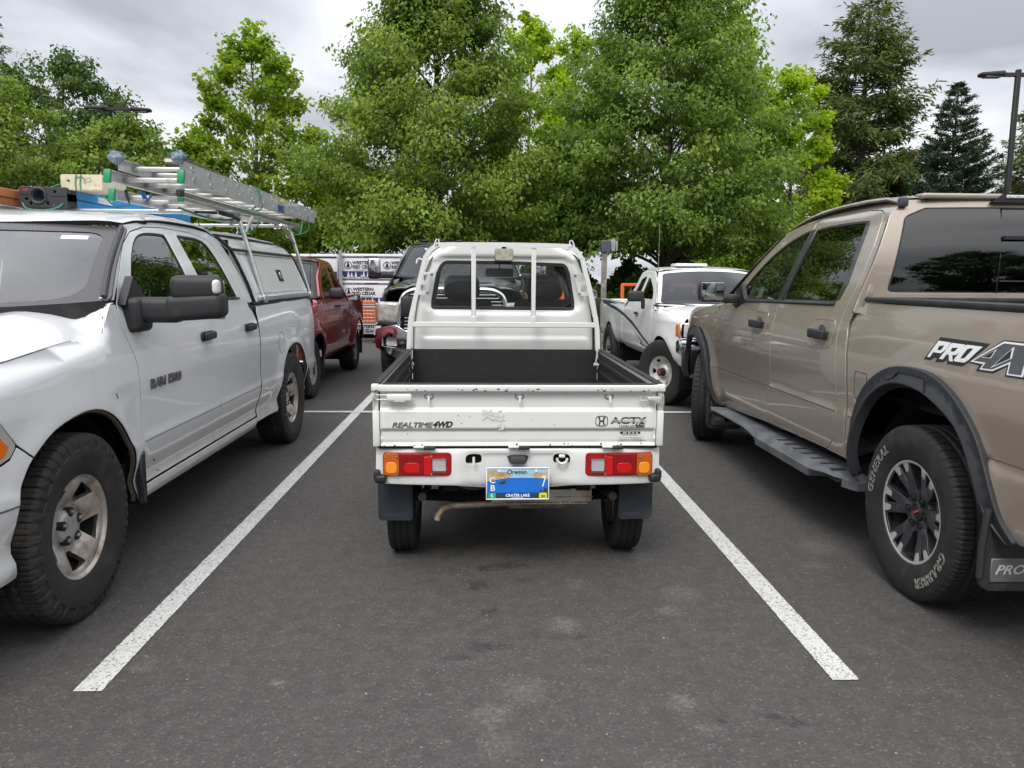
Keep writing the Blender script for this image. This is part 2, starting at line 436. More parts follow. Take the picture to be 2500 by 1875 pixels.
def rim_panel(name, R, holes, hf, mat, parent, res=.012, lip=.03, x0=0.0):
    S = lambda u, v: (x0+hf(np.hypot(u, v), np.arctan2(v, u)), u, v)
    G = [(0., 0.)]
    for i, r in enumerate(np.arange(res, R-res*.3, res*.8)):
        n = max(8, int(2*PI*r/res)); G += [pol(r, 2*PI*(j+.5*(i % 2))/n) for j in range(n)]
    return panel(name, ell(0, 0, R, R, 96), holes, S, mat, parent, res=res, lip=lip, edge=.0025, grid=np.array(G)), S
def pol(r, a): return (r*math.cos(a), r*math.sin(a))
def sector(r0, r1, a0, a1, r=.008, n=4):
    """rounded window between two radii; a1,a0 half-angles at outer and inner radius"""
    pts = [pol(r0, -a0), pol(r1, -a1)]+[pol(r1, -a1+2*a1*i/n) for i in range(1, n)]+[pol(r1, a1), pol(r0, a0)]
    return rc(pts, r, 3)
def rot2(poly, a):
    c, s = math.cos(a), math.sin(a); return [(x*c-y*s, x*s+y*c) for x, y in poly]
def barrel(mb, Rr, w, x0, mi=0):
    mb.lathe([(x0, Rr-.002), (x0-.004, Rr-.018), (x0-.02, Rr-.022), (x0-w*.85, Rr-.03)], 48, mi=mi)
def brake(parent, R, x):
    m = MB(); m.lathe([(x-.02, .05), (x, .05), (x, R), (x-.02, R)], 32); m.rbox((x-.01, R*.75, .03), (.07, .09, .13), .012)
    return m.build('brake_disc', STEELD, parent)

def wall_x(R, Rr, w):
    """outer sidewall position as a function of radius"""
    h = w/2; f = [0, .14, .26, .40, .52, .63, .72, .79, .86]; k = [.86, .875, .93, .98, 1.0, .995, .982, .968, .95]
    return lambda r: h*np.interp((np.asarray(r)-Rr)/(R-Rr), f, k)
def wall_text(m, body, a0, r, size, wx, h=.0004, **k):
    V, F = text_mesh(body, size, **k)
    if not len(V): return
    ang = a0-V[:, 0]/r; rr = r+V[:, 1]
    m.add(np.stack([wx(rr)+h+V[:, 2], rr*np.cos(ang), rr*np.sin(ang)], 1), F)
# ------------------------------------------------------------------ asphalt, markings, ground clutter
def asphalt_mat():
    m = bpy.data.materials.new('asphalt'); m.use_nodes = True
    nt = m.node_tree; b = nt.nodes['Principled BSDF']; N = nt.nodes.new; L = nt.links.new
    tc = N('ShaderNodeTexCoord'); P = tc.outputs['Object']
    def noise(sc, det=3, rg=.6, dist=0):
        n = N('ShaderNodeTexNoise'); n.inputs['Scale'].default_value = sc; n.inputs['Detail'].default_value = det
        n.inputs['Roughness'].default_value = rg; n.inputs['Distortion'].default_value = dist; L(P, n.inputs['Vector']); return n.outputs[0]
    def mr(src, lo, hi, a=0., b_=1.):
        r = N('ShaderNodeMapRange'); r.inputs[1].default_value = lo; r.inputs[2].default_value = hi
        r.inputs[3].default_value = a; r.inputs[4].default_value = b_; L(src, r.inputs[0]); return r.outputs[0]
    def M(op, a, c=None):
        n = N('ShaderNodeMath'); n.operation = op
        for i, v in enumerate((a, c)):
            if v is None: continue
            if isinstance(v, (int, float)): n.inputs[i].default_value = v
            else: L(v, n.inputs[i])
        return n.outputs[0]
    def mix(f, a, c):
        x = N('ShaderNodeMixRGB')
        if isinstance(f, (int, float)): x.inputs[0].default_value = f
        else: L(f, x.inputs[0])
        for i, v in ((1, a), (2, c)):
            if isinstance(v, tuple): x.inputs[i].default_value = (*v, 1)
            else: L(v, x.inputs[i])
        return x.outputs[0]
    vo = N('ShaderNodeTexVoronoi'); vo.inputs['Scale'].default_value = 130; L(P, vo.inputs['Vector'])
    sepc = N('ShaderNodeSeparateXYZ'); L(vo.outputs['Color'], sepc.inputs[0])
    cur = mix(noise(2.3, 5), (.056, .052, .0495), (.074, .068, .0645))
    cur = mix(mr(noise(.35, 3), .35, .65, 0, .5), cur, (.064, .0585, .056))
    cur = mix(mr(noise(75, 4, .75), .48, .72, 0, .85), cur, (.135, .126, .119))
    cur = mix(mr(noise(60, 4, .75), .28, .46, .85, 0), cur, (.018, .017, .0165))
    cur = mix(mr(noise(14, 4, .7), .40, .62, .0, .55), cur, (.044, .041, .039)); cur = mix(mr(noise(9, 5, .75), .56, .70, 0, .35), cur, (.12, .112, .105))
    cur = mix(mr(sepc.outputs[0], .965, .975, 0, .55), cur, (.17, .165, .155))          # pale stones in the mix
    cur = mix(mr(noise(1.7, 6, .7), .63, .74, 0, .32), cur, (.13, .122, .114))           # scuffed dusty places
    cur = mix(mr(noise(3.1, 6, .75, .4), .64, .72, 0, .5), cur, (.026, .0245, .024))   # oily places
    sp = N('ShaderNodeSeparateXYZ'); L(P, sp.inputs[0])
    wob = mr(noise(30, 3), .3, .7, -.035, .035); grain = mr(noise(48, 4, .8), .38, .62, 0, 1)
    for (x, y, rx, ry, s) in SPOTS:
        dx = M('DIVIDE', M('SUBTRACT', sp.outputs[0], x), rx); dy = M('DIVIDE', M('SUBTRACT', sp.outputs[1], y), ry)
        d = M('SQRT', M('ADD', M('MULTIPLY', dx, dx), M('MULTIPLY', dy, dy)))
        d = M('ADD', d, M('DIVIDE', wob, max(rx, ry)))
        k_ = mr(d, .45, 1.2, s*.8 if s < 2 else (s-2)*.55, 0)
        if s > 2: k_ = M('MULTIPLY', k_, grain)
        cur = mix(k_, cur, (.018, .017, .017) if s < 2 else (.26, .25, .24))
    L(cur, b.inputs['Base Color'])
    L(mr(noise(40, 3), .3, .7, .72, .95), b.inputs['Roughness']); b.inputs['Specular IOR Level'].default_value = .45
    bp = N('ShaderNodeBump'); bp.inputs['Strength'].default_value = .8; bp.inputs['Distance'].default_value = .006
    L(M('ADD', M('MULTIPLY', vo.outputs['Distance'], .6), M('ADD', noise(95, 4, .7), M('MULTIPLY', noise(18, 3), .5))), bp.inputs['Height'])
    L(bp.outputs[0], b.inputs['Normal'])
    return m
def _g(px, py):      # photo measurements (metres on the ground) of the oil spots behind the small truck
    return px, py
SPOTS = [(.0, 3.72, .05, .05, .75), (.11, 3.75, .07, .06, .8), (.20, 3.75, .04, .03, .6), (-.04, 3.5, .06, .06, .85), (.19, 3.55, .06, .035, .5), (.02, 3.2, .035, .04, .8), (-.02, 2.88, .05, .05, .6),
         (.05, 2.88, .05, .035, .5), (.20, 2.98, .03, .05, .45), (.40, 2.96, .03, .025, .5), (-.10, 2.80, .06, .03, .5), (.81, 2.34, .022, .022, .85), (.98, 2.36, .05, .018, .8), (1.04, 2.32, .04, .016, .7), (.21, 2.18, .035, .03, .4),
         (.34, 3.07, .07, .08, 2.75), (.92, 3.38, .10, .08, 2.5), (.82, 3.2, .06, .05, 2.6), (.69, 2.46, .05, .06, 2.7), (.14, 2.55, .10, .09, 2.5), (.02, 2.40, .08, .08, 2.6), (.45, 3.5, .06, .07, 2.5), (.74, 2.29, .05, .03, 2.55),
         (.04, 2.24, .07, .10, 2.35), (1.84, 4.0, .12, .12, 2.5), (1.71, 3.72, .08, .06, 2.5), (-.75, 2.62, .04, .02, 2.9), (-1.28, 2.75, .06, .05, 2.45), (.56, 2.12, .09, .04, 2.35)]
ASPH = asphalt_mat()
g = MB()
xs = [-400, -60, -20, -8, 0, 8, 20, 60, 400]; ys = [-400, -40, -8, 0, 8, 20, 60, 400]
V = [(x, y, 0) for y in ys for x in xs]; nx = len(xs)
g.add(V, [(j*nx+i, j*nx+i+1, (j+1)*nx+i+1, (j+1)*nx+i) for j in range(len(ys)-1) for i in range(nx-1)])
ctag(g.build('asphalt_ground', ASPH), kind='structure')

def line_mat():
    m = pm('road_paint', (.60, .60, .585), .7); nt = m.node_tree; b = nt.nodes['Principled BSDF']; N = nt.nodes.new; L = nt.links.new
    tc = N('ShaderNodeTexCoord')
    def noise(sc, det, rg=.7):
        n = N('ShaderNodeTexNoise'); n.inputs['Scale'].default_value = sc; n.inputs['Detail'].default_value = det
        n.inputs['Roughness'].default_value = rg; L(tc.outputs['Object'], n.inputs['Vector']); return n.outputs[0]
    r = N('ShaderNodeValToRGB'); L(noise(95, 5), r.inputs[0])
    r.color_ramp.elements[0].position = .385; r.color_ramp.elements[0].color = (.06, .058, .056, 1)
    r.color_ramp.elements[1].position = .47; r.color_ramp.elements[1].color = (.58, .58, .56, 1)
    r2 = N('ShaderNodeMapRange'); L(noise(3, 4), r2.inputs[0]); r2.inputs[1].default_value = .35; r2.inputs[2].default_value = .7
    r2.inputs[3].default_value = 0; r2.inputs[4].default_value = .30
    mx = N('ShaderNodeMixRGB'); L(r2.outputs[0], mx.inputs[0]); L(r.outputs[0], mx.inputs[1]); mx.inputs[2].default_value = (.36, .355, .34, 1)
    L(mx.outputs[0], b.inputs['Base Color'])
    bp = N('ShaderNodeBump'); bp.inputs['Strength'].default_value = .6; bp.inputs['Distance'].default_value = .004
    L(noise(100, 5), bp.inputs['Height']); L(bp.outputs[0], b.inputs['Normal']); return m
PAINT = line_mat()
def strip(name, x0, x1, y0, y1, along='y', z=.004):
    n = max(2, int(((y1-y0) if along == 'y' else (x1-x0))/.012)); n = min(n, 900)
    T = np.linspace(y0, y1, n) if along == 'y' else np.linspace(x0, x1, n)
    j1 = rng.normal(0, .0011, n); j2 = rng.normal(0, .0011, n)
    V = []
    for t, a, b in zip(T, j1, j2):
        V += [(x0+a, t, z), (x1+b, t, z)] if along == 'y' else [(t, y0+a, z), (t, y1+b, z)]
    F = [(2*i, 2*i+1, 2*i+3, 2*i+2) for i in range(n-1)]
    m = MB(); m.add(V, F); return ctag(m.build(name, PAINT), kind='structure')
strip('parking_line', -1.457, -1.358, 2.57, 14.0)
strip('parking_line', 1.284, 1.384, 2.59, 14.0)
for x in (-4.20, 4.03, -6.94, 6.77): strip('parking_line', x-.05, x+.05, 2.58, 14.0)
strip('cross_line', -9.5, 9.3, 8.22, 8.32, 'x', .0078)

# loose grit: a joined scatter of tiny stones
def grit():
    n = 1900; V = []; F = []; ico = np.array([(0, 0, 1), (.9, 0, .2), (.2, .85, .1), (-.8, .4, .15), (-.6, -.7, .1), (.4, -.8, .2)])
    fc = [(0, 1, 2), (0, 2, 3), (0, 3, 4), (0, 4, 5), (0, 5, 1)]
    y = 1.0+rng.random(n)**1.6*11; x = rng.uniform(-1, 1, n)*(1.2+y*.65)
    s = .0012+rng.random(n)**4*.0045
    for i in range(n):
        a = rng.random()*6.28; c, d = math.cos(a), math.sin(a); P = ico*s[i]*(1, rng.uniform(.6, 1.2), .7)
        Q = np.stack([P[:, 0]*c-P[:, 1]*d+x[i], P[:, 0]*d+P[:, 1]*c+y[i], P[:, 2]+.0002], 1)
        F += [tuple(6*i+q for q in f) for f in fc]; V.append(Q)
    m = MB(); m.add(np.concatenate(V), F); return m
ctag(grit().build('grit', pm('pale_grit', (.26, .25, .235), .8, var=.5, vs=9)), 'pale grit and tiny stones strewn over the dark asphalt', 'grit', kind='stuff')
# kerbed planting bed under the trees at the far edge of the lot
m = MB(); m.box((0, 20.0, .07), (80, .16, .14)); ctag(m.build('kerb', pm('kerb_concrete', (.30, .29, .27), .85, var=.15, bump=.4, bs=80)), kind='structure')
m = MB()
V = []; F = []; nx, ny = 60, 10
for j in range(ny+1):
    for i in range(nx+1):
        V.append((-60+120*i/nx, 20.08+(j/ny)**1.5*90, .06+min(j, 3)*.06+.05*math.sin(i*1.7+j)))
for j in range(ny):
    for i in range(nx): a = j*(nx+1)+i; F.append((a, a+1, a+nx+2, a+nx+1))
m.add(V, F, 0, True); ctag(m.build('planting_ground', pm('bark_mulch', (.06, .05, .03), .95, var=.35, vs=2, dirt=(.04, .07, .02), dsc=.6, dlo=.4, dhi=.6)), kind='structure')
# ------------------------------------------------------------------ small white truck in the middle bay (tail at y=0, nose towards +y)
def text_group(name, parent, mat, items, S, flip=False):
    m = MB()
    for it in items: lettering(m, it[0], it[1], S, it[2], flip=flip, **it[3])
    return m.build(name, mat, parent)
def small_truck():
    W1 = pm('kei_white', (.70, .71, .69), .32, coat=.6, coatr=.12, var=.02, vs=3, dirt=(.48, .47, .42), dlo=.66, dhi=.95, dsc=5, bump=.03, bs=5, low=((.38, .37, .33), .62, .3))
    T = thing('kei_truck', 'small white flatbed truck seen from behind, alone in the middle bay', 'truck', (.162, 3.58, 0), math.radians(.6))
    # ---- tailgate with pressed ribs
    yz = prof([.655, .672, .676, .690, .694, .706, .711, .742, .748, .838, .848, .92, .926, .97],
              [.000, .000, .007, .007, .001, .001, .011, .011, .000, .000, .013, .013, .000, .000], .0018, 1500)
    xe = prof([-.70, -.655, -.648, -.634, -.627, .622, .629, .645, .652, .70], [0, 0, 1, 1, 0, 0, 1, 1, 0, 0], .002, 900)
    ST = lambda u, v: (u, yz(v)-.004*xe(u), v)
    panel('tailgate', rect(-.660, .667, .660, .932), [], ST, W1, T, res=.014, lip=.025, edge=.002)
    m = MB(); m.rbox((0, -.002, .947), (1.335, .034, .031), .006, 2, 0); m.rbox((0, .006, .9655), (1.29, .02, .008), .002, 1, 1)
    m.build('gate_rail', [W1, BLACK], T)
    m = MB(); m.box((0, .03, .80), (1.31, .012, .25)); m.build('gate_liner', BLACK, T)
    for s in (-1, 1):   # corner posts and the rail ends of the side gates
        m = MB()
        m.rbox((s*.680, .012, .752), (.032, .05, .172), .006, 2); m.rbox((s*.682, .012, .675), (.026, .04, .016), .003, 1)
        m.rbox((s*.679, .022, .888), (.022, .03, .10), .004, 1)
        m.build('corner_post', W1, T)
        m = MB(); m.rbox((s*.682, .93, .948), (.030, 1.86, .030), .005, 2); m.rbox((s*.684, .01, .948), (.034, .04, .034), .006, 2)
        m.build('side_rail', W1, T)
        m = MB()
        for i in range(4): m.box((s*.680, .93, .70+i*.065), (.012 if i % 2 else .018, 1.84, .062))
        m.box((s*.694, .93, .80), (.004, 1.84, .27), 0); o = m.build('side_gate', W1, T)
        m = MB(); m.box((s*.668, .93, .80), (.006, 1.80, .28)); m.box((s*.676, .93, .966), (.034, 1.80, .007))
        for i in range(3): m.rbox((s*.662, .93, .735+i*.075), (.012, 1.78, .03), .004, 1)
        m.build('side_liner', BED, T)
    # ---- bed
    m = MB(); m.box((0, .93, .662), (1.34, 1.84, .02))
    for i in range(13): m.rbox((-.6+i*.1, .93, .674), (.05, 1.8, .01), .003, 1)
    m.build('bed_floor', BED, T)
    m = MB(); m.box((0, 1.865, .825), (1.325, .012, .27))
    for i in range(9): m.rbox((-.56+i*.14, 1.8585, .82), (.10, .002, .25), .001, 1)
    m.build('headboard', BED, T)
    # ---- hardware on the gate
    HW = pm('worn_hardware', (.55, .54, .50), .5, .3, dirt=(.16, .09, .04), dlo=.5, dhi=.7, dsc=30)
    for i, x in enumerate((-.430, .001, .432)):
        m = MB(); m.tube([(x, -.002, .905), (x, -.022, .906), (x, -.024, .882)], .0055, 8, 0); m.build('rope_hook', W1, T)
        m = MB(); m.tube([(x+.021*math.cos(a), -.0015+.012, .905+.013*math.sin(a)) for a in np.linspace(0, PI*2, 20)[:-1]], .0016, 5, closed=True); m.build('hook_ring', LINER, T)
    m = MB(); m.rbox((-.568, -.022, .904), (.118, .022, .036), .009, 3); m.box((-.565, -.034, .888), (.05, .002, .003), 0); m.build('latch_lever', W1, T)
    m = MB()
    for z in (.893, .915): m.tube([(-.688, .0, z), (-.66, -.018, z), (-.615, -.012, z)], .0035, 6)
    m.tube([(-.69, -.006, .885), (-.69, -.012, .905), (-.685, -.006, .922)], .005, 6); m.build('latch_wire', HW, T)
    m = MB(); m.tube([(.575, -.01, .900), (.583, -.014, .908), (.62, -.014, .906), (.62, -.014, .89), (.583, -.014, .889), (.575, -.01, .894)], .003, 6, closed=True)
    m.rbox((.628, -.014, .897), (.03, .016, .02), .004, 1); m.rbox((.654, -.026, .893), (.045, .012, .036), .008, 2)
    m.tube([(.668, -.004, .915), (.69, -.012, .912), (.692, -.012, .872), (.66, -.02, .868)], .0042, 7); m.build('latch_open', HW, T)
    for x in (-.453, -.001, .452):
        m = MB(); m.rbox((x-.026, -.010, .6635), (.05, .02, .011), .003, 1, 0); m.rbox((x+.024, -.009, .6575), (.056, .018, .016), .005, 2, 1)
        m.build('gate_hinge', [W1, BLACK], T)
    m = MB(); m.box((0, .03, .664), (1.36, .03, .01)); m.build('gate_gap_seal', LINER, T)
    # ---- lower rear panel with lamp pockets
    bow = lambda u: .030*np.abs(np.asarray(u)/.69)**5
    pz = prof([.40, .455, .475, .50, .60, .64, .66, .68], [.03, .014, .002, 0, 0, .004, .016, .03], .006)
    def SB(u, v):
        u = np.asarray(u, float); v = np.asarray(v, float)
        rec = sst(-.30, -.21, u)*(1-sst(.21, .30, u))*(1-sst(.625, .638, v))     # plate bay pressed inwards
        bul = np.exp(-((np.abs(u)-.25)/.05)**2)*np.exp(-((v-.49)/.03)**2)
        return (u, pz(v)+bow(u)+.028*rec-.004*bul, v)
    lampL = rect(-.656, .519, -.322, .635, .022); lampR = rect(.321, .516, .655, .632, .022)
    low = [(-.690, .479), (-.30, .471), (-.23, .456), (-.18, .452), (.16, .452), (.21, .456), (.28, .470), (.688, .475)]
    out = [(-.690, .650), (-.683, .661)][::1]+[(-.69, .479)]+low[1:]+[(.688, .645), (.681, .657)]
    slots = [ell(-.2175, .595, .041, .027, 24, 3.2), ell(.209, .595, .043, .027, 24, 3.2)]
    panel('rear_panel', out[::-1], [lampL, lampR]+slots, SB, W1, T, res=.02, lip=.05, edge=.003)
    m = MB(); m.box((0, .115, .56), (1.3, .02, .18)); m.build('chassis_back', DARK, T)
    # lamps
    RED = lens('red_lens', (.55, .004, .006)); RED2 = lens('dark_red_lens', (.33, .004, .006)); AMB = lens('amber_lens', (.50, .10, .008)); CLR = lens('clear_lens', (.42, .42, .44))
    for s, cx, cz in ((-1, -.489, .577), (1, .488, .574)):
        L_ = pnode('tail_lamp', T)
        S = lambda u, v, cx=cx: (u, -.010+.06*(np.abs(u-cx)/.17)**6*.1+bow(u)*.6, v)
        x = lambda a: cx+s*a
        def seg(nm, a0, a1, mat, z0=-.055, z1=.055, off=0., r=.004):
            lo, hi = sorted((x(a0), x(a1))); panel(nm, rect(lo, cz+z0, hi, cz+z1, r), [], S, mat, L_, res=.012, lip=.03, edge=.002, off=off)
        seg('lamp_body', -.1645, .1645, RED2, off=-.004, r=.02)
        seg('amber_lens', .088, .160, AMB, -.053, .050, r=.012)
        seg('brake_lens', -.028, .082, lens('deep_red_lens', (.24, .003, .004)), -.049, .050, .001)
        seg('lens_glow_patch', -.012, .060, lens('glow_red', (.62, .006, .004)), -.038, .006, .0022, .02)  # lamp glow put into the colour as a brighter patch on the lens
        seg('lens_glow_patch', .098, .148, lens('glow_amber', (.88, .30, .02)), -.042, .008, .0022, .018)  # same painted glow on the amber lens
        seg('bright_red_lens', -.074, -.034, RED, -.049, .036, .001)
        seg('clear_lens', -.136, -.076, CLR, -.030, .026, .003)
        m = MB()
        lo, hi = sorted((x(-.139), x(-.073)))
        m.tube([(lo, -.016, cz-.034), (hi, -.016, cz-.034), (hi, -.016, cz+.030), (lo, -.016, cz+.030)], .0022, 4, closed=True, mi=1)
        for a, z in ((-.07, .045), (.098, .045), (-.07, -.045), (.098, -.045)): m.lathe([(-.0, .0), (-.003, .0045), (.004, .0055)], 10, (x(a), -.014, cz+z), axis='y', mi=0)
        # ribs moulded inside the lens
        for i in range(9):
            m.box((x(-.022+i*.012), -.0128, cz), (.0012, .002, .09), 2)
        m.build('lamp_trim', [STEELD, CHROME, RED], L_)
    # slots, plate lamp
    for x in (-.2175, .209): m = MB(); m.box((x, .055, .595), (.11, .01, .07)); m.build('slot_backing', LINER, T)
    m = MB(); m.tube([(-.2175, -.002, .612), (-.2175, -.004, .580)], .0065, 8); m.build('tow_hook', W1, T)
    m = MB(); m.tube([(.209+.024*math.cos(a), .0, .600+.022*math.sin(a)) for a in np.linspace(PI*.93, PI*2.07, 16)], .0065, 8); m.rbox((.209, .01, .613), (.03, .02, .014), .003, 1); m.build('tow_hook', W1, T)
    m = MB(); m.rbox((-.004, .012, .596), (.072, .05, .040), .01, 2); m.prism([(-.056, .61), (-.04, .615), (.032, .615), (.048, .61), (.036, .578), (-.044, .578)], .018, .026, 'y')
    m.build('plate_lamp', GREYP, T)
    # ---- number plate
    plate(T)
    for s in (-1, 1):
        m = MB(); m.rbox((s*.665, .004, .506), (.058, .05, .040), .012, 3, f=lambda x, y, z: (x, y+.3*abs(x)*(1 if x*s > 0 else 0), z))
        m.rbox((s*.682, .014, .524), (.030, .05, .046), .010, 2); m.build('corner_buffer', BLACK, T)
        # mud flap: thin rubber sheet, slightly bowed, word pressed into its foot
        SF = lambda u, v: (u, .135+.02*(.43-np.asarray(v))+.004*np.cos(np.asarray(u)*18), v)
        cx = -.610 if s < 0 else .6025
        FL = pm('mudflap_blue_black', (.020, .027, .035), .55, bump=.2, bs=200, dirt=(.07, .075, .08), dlo=.5, dhi=.9, dsc=5)
        f = panel('mud_flap', rc([(cx-.084, .255, .022), (cx+.084, .255, .022), (cx+.084, .46, .0), (cx-.084, .46, .0)]), [], SF, FL, T, res=.03, lip=.006)
        mm = MB(); lettering(mm, 'HONDA', .026, SF, (cx, .282), xs=1.25, h=.0004, extrude=.0008, offset=.0006); mm.build('pressed_word', GREYP, f)
    # ---- lettering and worn stickers on the gate
    INK = pm('black_vinyl', (.015, .017, .02), .45)
    m = MB()
    lettering(m, 'REALTIME', .033, ST, (-.512, .768), xs=1.36, shear=.25, outline=.0009, spacing=.95)
    lettering(m, '4WD', .038, ST, (-.368, .770), xs=1.05, shear=.35, offset=.0018)
    m.build('lettering', INK, T)
    m = MB()   # worn stripe cut through the word, as on the truck
    lettering(m, 'ACTY', .044, ST, (.527, .788), xs=1.48, offset=.0012)
    lettering(m, '12VALVE', .018, ST, (.518, .760), xs=1.12, offset=.0002); lettering(m, '660', .032, ST, (.583, .765), xs=.95, offset=.0012)
    m.build('lettering', INK, T)
    m = MB()
    for k in range(3): dist_poly(m, rect(-.08, 0, .09, .0016), ST, (.524, .783+k*.0055), h=.0030)
    m.build('worn_stripe', W1, T)
    m = MB()
    o = [(x, z) for x, z in ell(.397, .787, .030, .026, 28, 3.4)]; i = [(x, z) for x, z in ell(.397, .787, .027, .0225, 28, 3.4)]
    R3 = lambda P, h: [(p[0], float(ST(p[0], p[1])[1])-h, p[1]) for p in P]
    m.add(R3(o, .002)+R3(i, .002), [(j, (j+1) % 28, 28+(j+1) % 28, 28+j) for j in range(28)])
    for sg in (-1, 1): dist_poly(m, [(sg*.017, .019), (sg*.009, .019), (sg*.006, .003), (sg*.006, -.003), (sg*.008, -.019), (sg*.015, -.019), (sg*.0115, -.004), (sg*.0115, .003)][::sg], ST, (.397, .787), h=.001)
    dist_poly(m, [(-.009, -.0035), (.009, -.0035), (.0075, .0035), (-.0075, .0035)], ST, (.397, .787), h=.001)
    m.build('badge', INK, T)
    m = MB(); dist_poly(m, rect(.490, .722, .588, .733), ST, h=.001); dist_poly(m, rect(.498, .7155, .575, .717), ST, h=.001)
    lettering(m, '- . - - - -', .010, ST, (.535, .738), xs=1.6); m.build('small_sticker', INK, T)
    m = MB(); lettering(m, 'm k o a', .011, ST, (.54, .7275), xs=2.2, h=.0026, offset=.0006); m.build('sticker_text', W1, T)
    GI = pm('faded_grey_print', (.42, .42, .41), .5); m = MB()
    lettering(m, '350kg', .018, ST, (.567, .6985), xs=1.35, outline=.0005)
    for a, b_ in ((rect(.477, .6885, .604, .6895), 0), (rect(.477, .7065, .604, .7075), 0), (rect(.477, .6885, .478, .7075), 0)): dist_poly(m, a, ST, h=.0008)
    for k in range(5): dist_poly(m, ell(.488+k*.0105, .698, .0035, .004, 8), ST, h=.0008)
    m.build('load_sticker', GI, T)
    random.seed(5); m = MB()      # remains of a torn sticker
    for k in range(16):
        cx, cz = -.122+random.uniform(-.048, .048), .795+random.uniform(-.045, .045)
        if cx < -.14 and cz < .80: continue
        a = random.uniform(-.6, .9); w, h_ = random.uniform(.012, .04), random.uniform(.004, .013)
        P = [(-w, -h_*random.random()), (0, -h_), (w, h_*.2), (w*.5, h_), (-w*.7, h_*.6)]
        c, s_ = math.cos(a), math.sin(a); P = [(cx+x*c-y*s_, cz+x*s_+y*c) for x, y in P]
        P = [(min(-.067, max(-.178, x)), min(.846, max(.742, z))) for x, z in P]
        dist_poly(m, P, ST, h=.0006+k*.00008)
    dist_poly(m, rect(-.110, .742, -.066, .847), ST, h=.0004); m.build('torn_sticker', pm('sticker_glue', (.60, .595, .57), .6, var=.1, vs=60), T)
    CH = pm('paint_chip', (.05, .04, .035), .8); m = MB()
    for k in range(70):
        x, z = random.uniform(-.68, .68), random.choice([random.uniform(.665, .68), random.uniform(.93, .945), random.uniform(.69, .93)])
        r = random.uniform(.0010, .0030)*(1.6 if z > .93 or z < .68 else .7)
        if z > .93: m.add([(x+r*2*math.cos(t), -.0195, .936+r*.8*math.sin(t)+.004*(k % 3)) for t in np.linspace(0, 6.28, 7)[:-1]], [tuple(range(6))])
        else: dist_poly(m, ell(x, z, r*1.4, r, 6), ST, h=.0006)
    m.build('paint_chips', CH, T)['kind'] = 'stuff'
    # ---- guard frame standing at the front of the bed
    def hoop(r): return [(-.685, .935), (-.673, 1.137), (-.645, 1.28), (-.570, 1.575), (-.556, 1.615), (-.525, 1.658), (-.485, 1.685), (-.44, 1.693), (0, 1.696),
                         (.405, 1.690), (.455, 1.680), (.495, 1.652), (.523, 1.612), (.540, 1.570), (.615, 1.27), (.645, 1.13), (.655, .955)]
    m = MB(); pts = spline(hoop(0), 5, False); P = [(x, 1.80, z) for x, z in pts]
    m.tube(P, .0300, 4, flat=.70)
    fr = m.build('guard_frame', W1, T)
    m = MB(); m.rbox((-.012, 1.798, 1.140), (1.30, .034, .037), .004, 1); m.build('guard_crossbar', W1, T)
    for x0, x1 in ((-.228, -.228), (.194, .191)):
        m = MB(); m.rbox(((x0+x1)/2, 1.800, 1.415), (.031, .028, .52), .004, 1); m.rbox(((x0+x1)/2, 1.797, 1.175), (.034, .03, .05), .004, 1); m.build('guard_upright', W1, T)
    for x, z, s in ((-.484, 1.70, 1), (.458, 1.70, -1)):
        m = MB(); m.tube([(x-.017*s, 1.79, z-.012), (x-.005*s, 1.79, z+.020), (x+.004*s, 1.79, z+.030), (x+.015*s, 1.79, z+.028), (x+.018*s, 1.79, z-.012)], .0045, 7); m.build('rack_hook', W1, T)
    for x, z, s in ((-.585, 1.575, -1), (.552, 1.56, 1)):
        m = MB(); m.tube([(x, 1.80, z+.012), (x+s*.020, 1.80, z+.022), (x+s*.033, 1.80, z+.012), (x+s*.040, 1.80, z-.012)], .0065, 8); m.build('rack_hook', W1, T)
        m = MB(); m.rbox((x-s*.028, 1.79, z+.085), (.02, .01, .014), .003, 1); m.build('frame_bolt', W1, T)
    for s, cx in ((-1, -.672), (1, .648)):
        m = MB(); m.tube([(cx+s*-.0, 1.75, .995), (cx-s*.006, 1.74, .93), (cx-s*.012, 1.735, .885)], .006, 7); m.rbox((cx-s*.012, 1.735, .868), (.030, .02, .022), .005, 2)
        m.tube([(cx-s*.030, 1.73, .862), (cx+s*.008, 1.73, .862)], .009, 8); m.build('frame_clamp', HW, T)
    m = MB(); m.tube([(-.664, 1.60, .72), (-.664, 1.60, .86)], .003, 5); m.build('stay_rod', ALU, T)
    # ---- cab
    kei_cab(T, W1)
    # ---- underneath
    EX = pm('exhaust_steel', (.34, .30, .24), .55, .6, var=.25, vs=9, dirt=(.20, .12, .07), dlo=.45, dhi=.7, dsc=12)
    m = MB(); m.tube([(-.402, .135, .255), (-.395, .14, .285), (-.375, .15, .308), (-.335, .165, .320), (-.25, .17, .323), (-.05, .19, .326), (.06, .21, .335)], .0165, 14)
    m.lathe([(-.004, .0118), (0, .0168)], 14, (-.402, .135, .255), axis='z')
    m.build('exhaust_pipe', EX, T)
    m = MB(); m.lathe([(-.055, .0), (-.05, .05), (-.035, .068), (.12, .069), (.125, .073), (.13, .069), (.345, .068), (.36, .045), (.365, 0)], 28, (0, .24, .352)); m.build('muffler', EX, T)
    HS = pm('heat_shield_steel', (.50, .47, .41), .42, .75, var=.1, vs=12, dirt=(.28, .2, .13), dlo=.5, dhi=.8, dsc=10)
    SH = lambda u, v: (u, .155+.012*np.sin((np.asarray(v)-.33)*60)*.3+0*np.asarray(u), v)
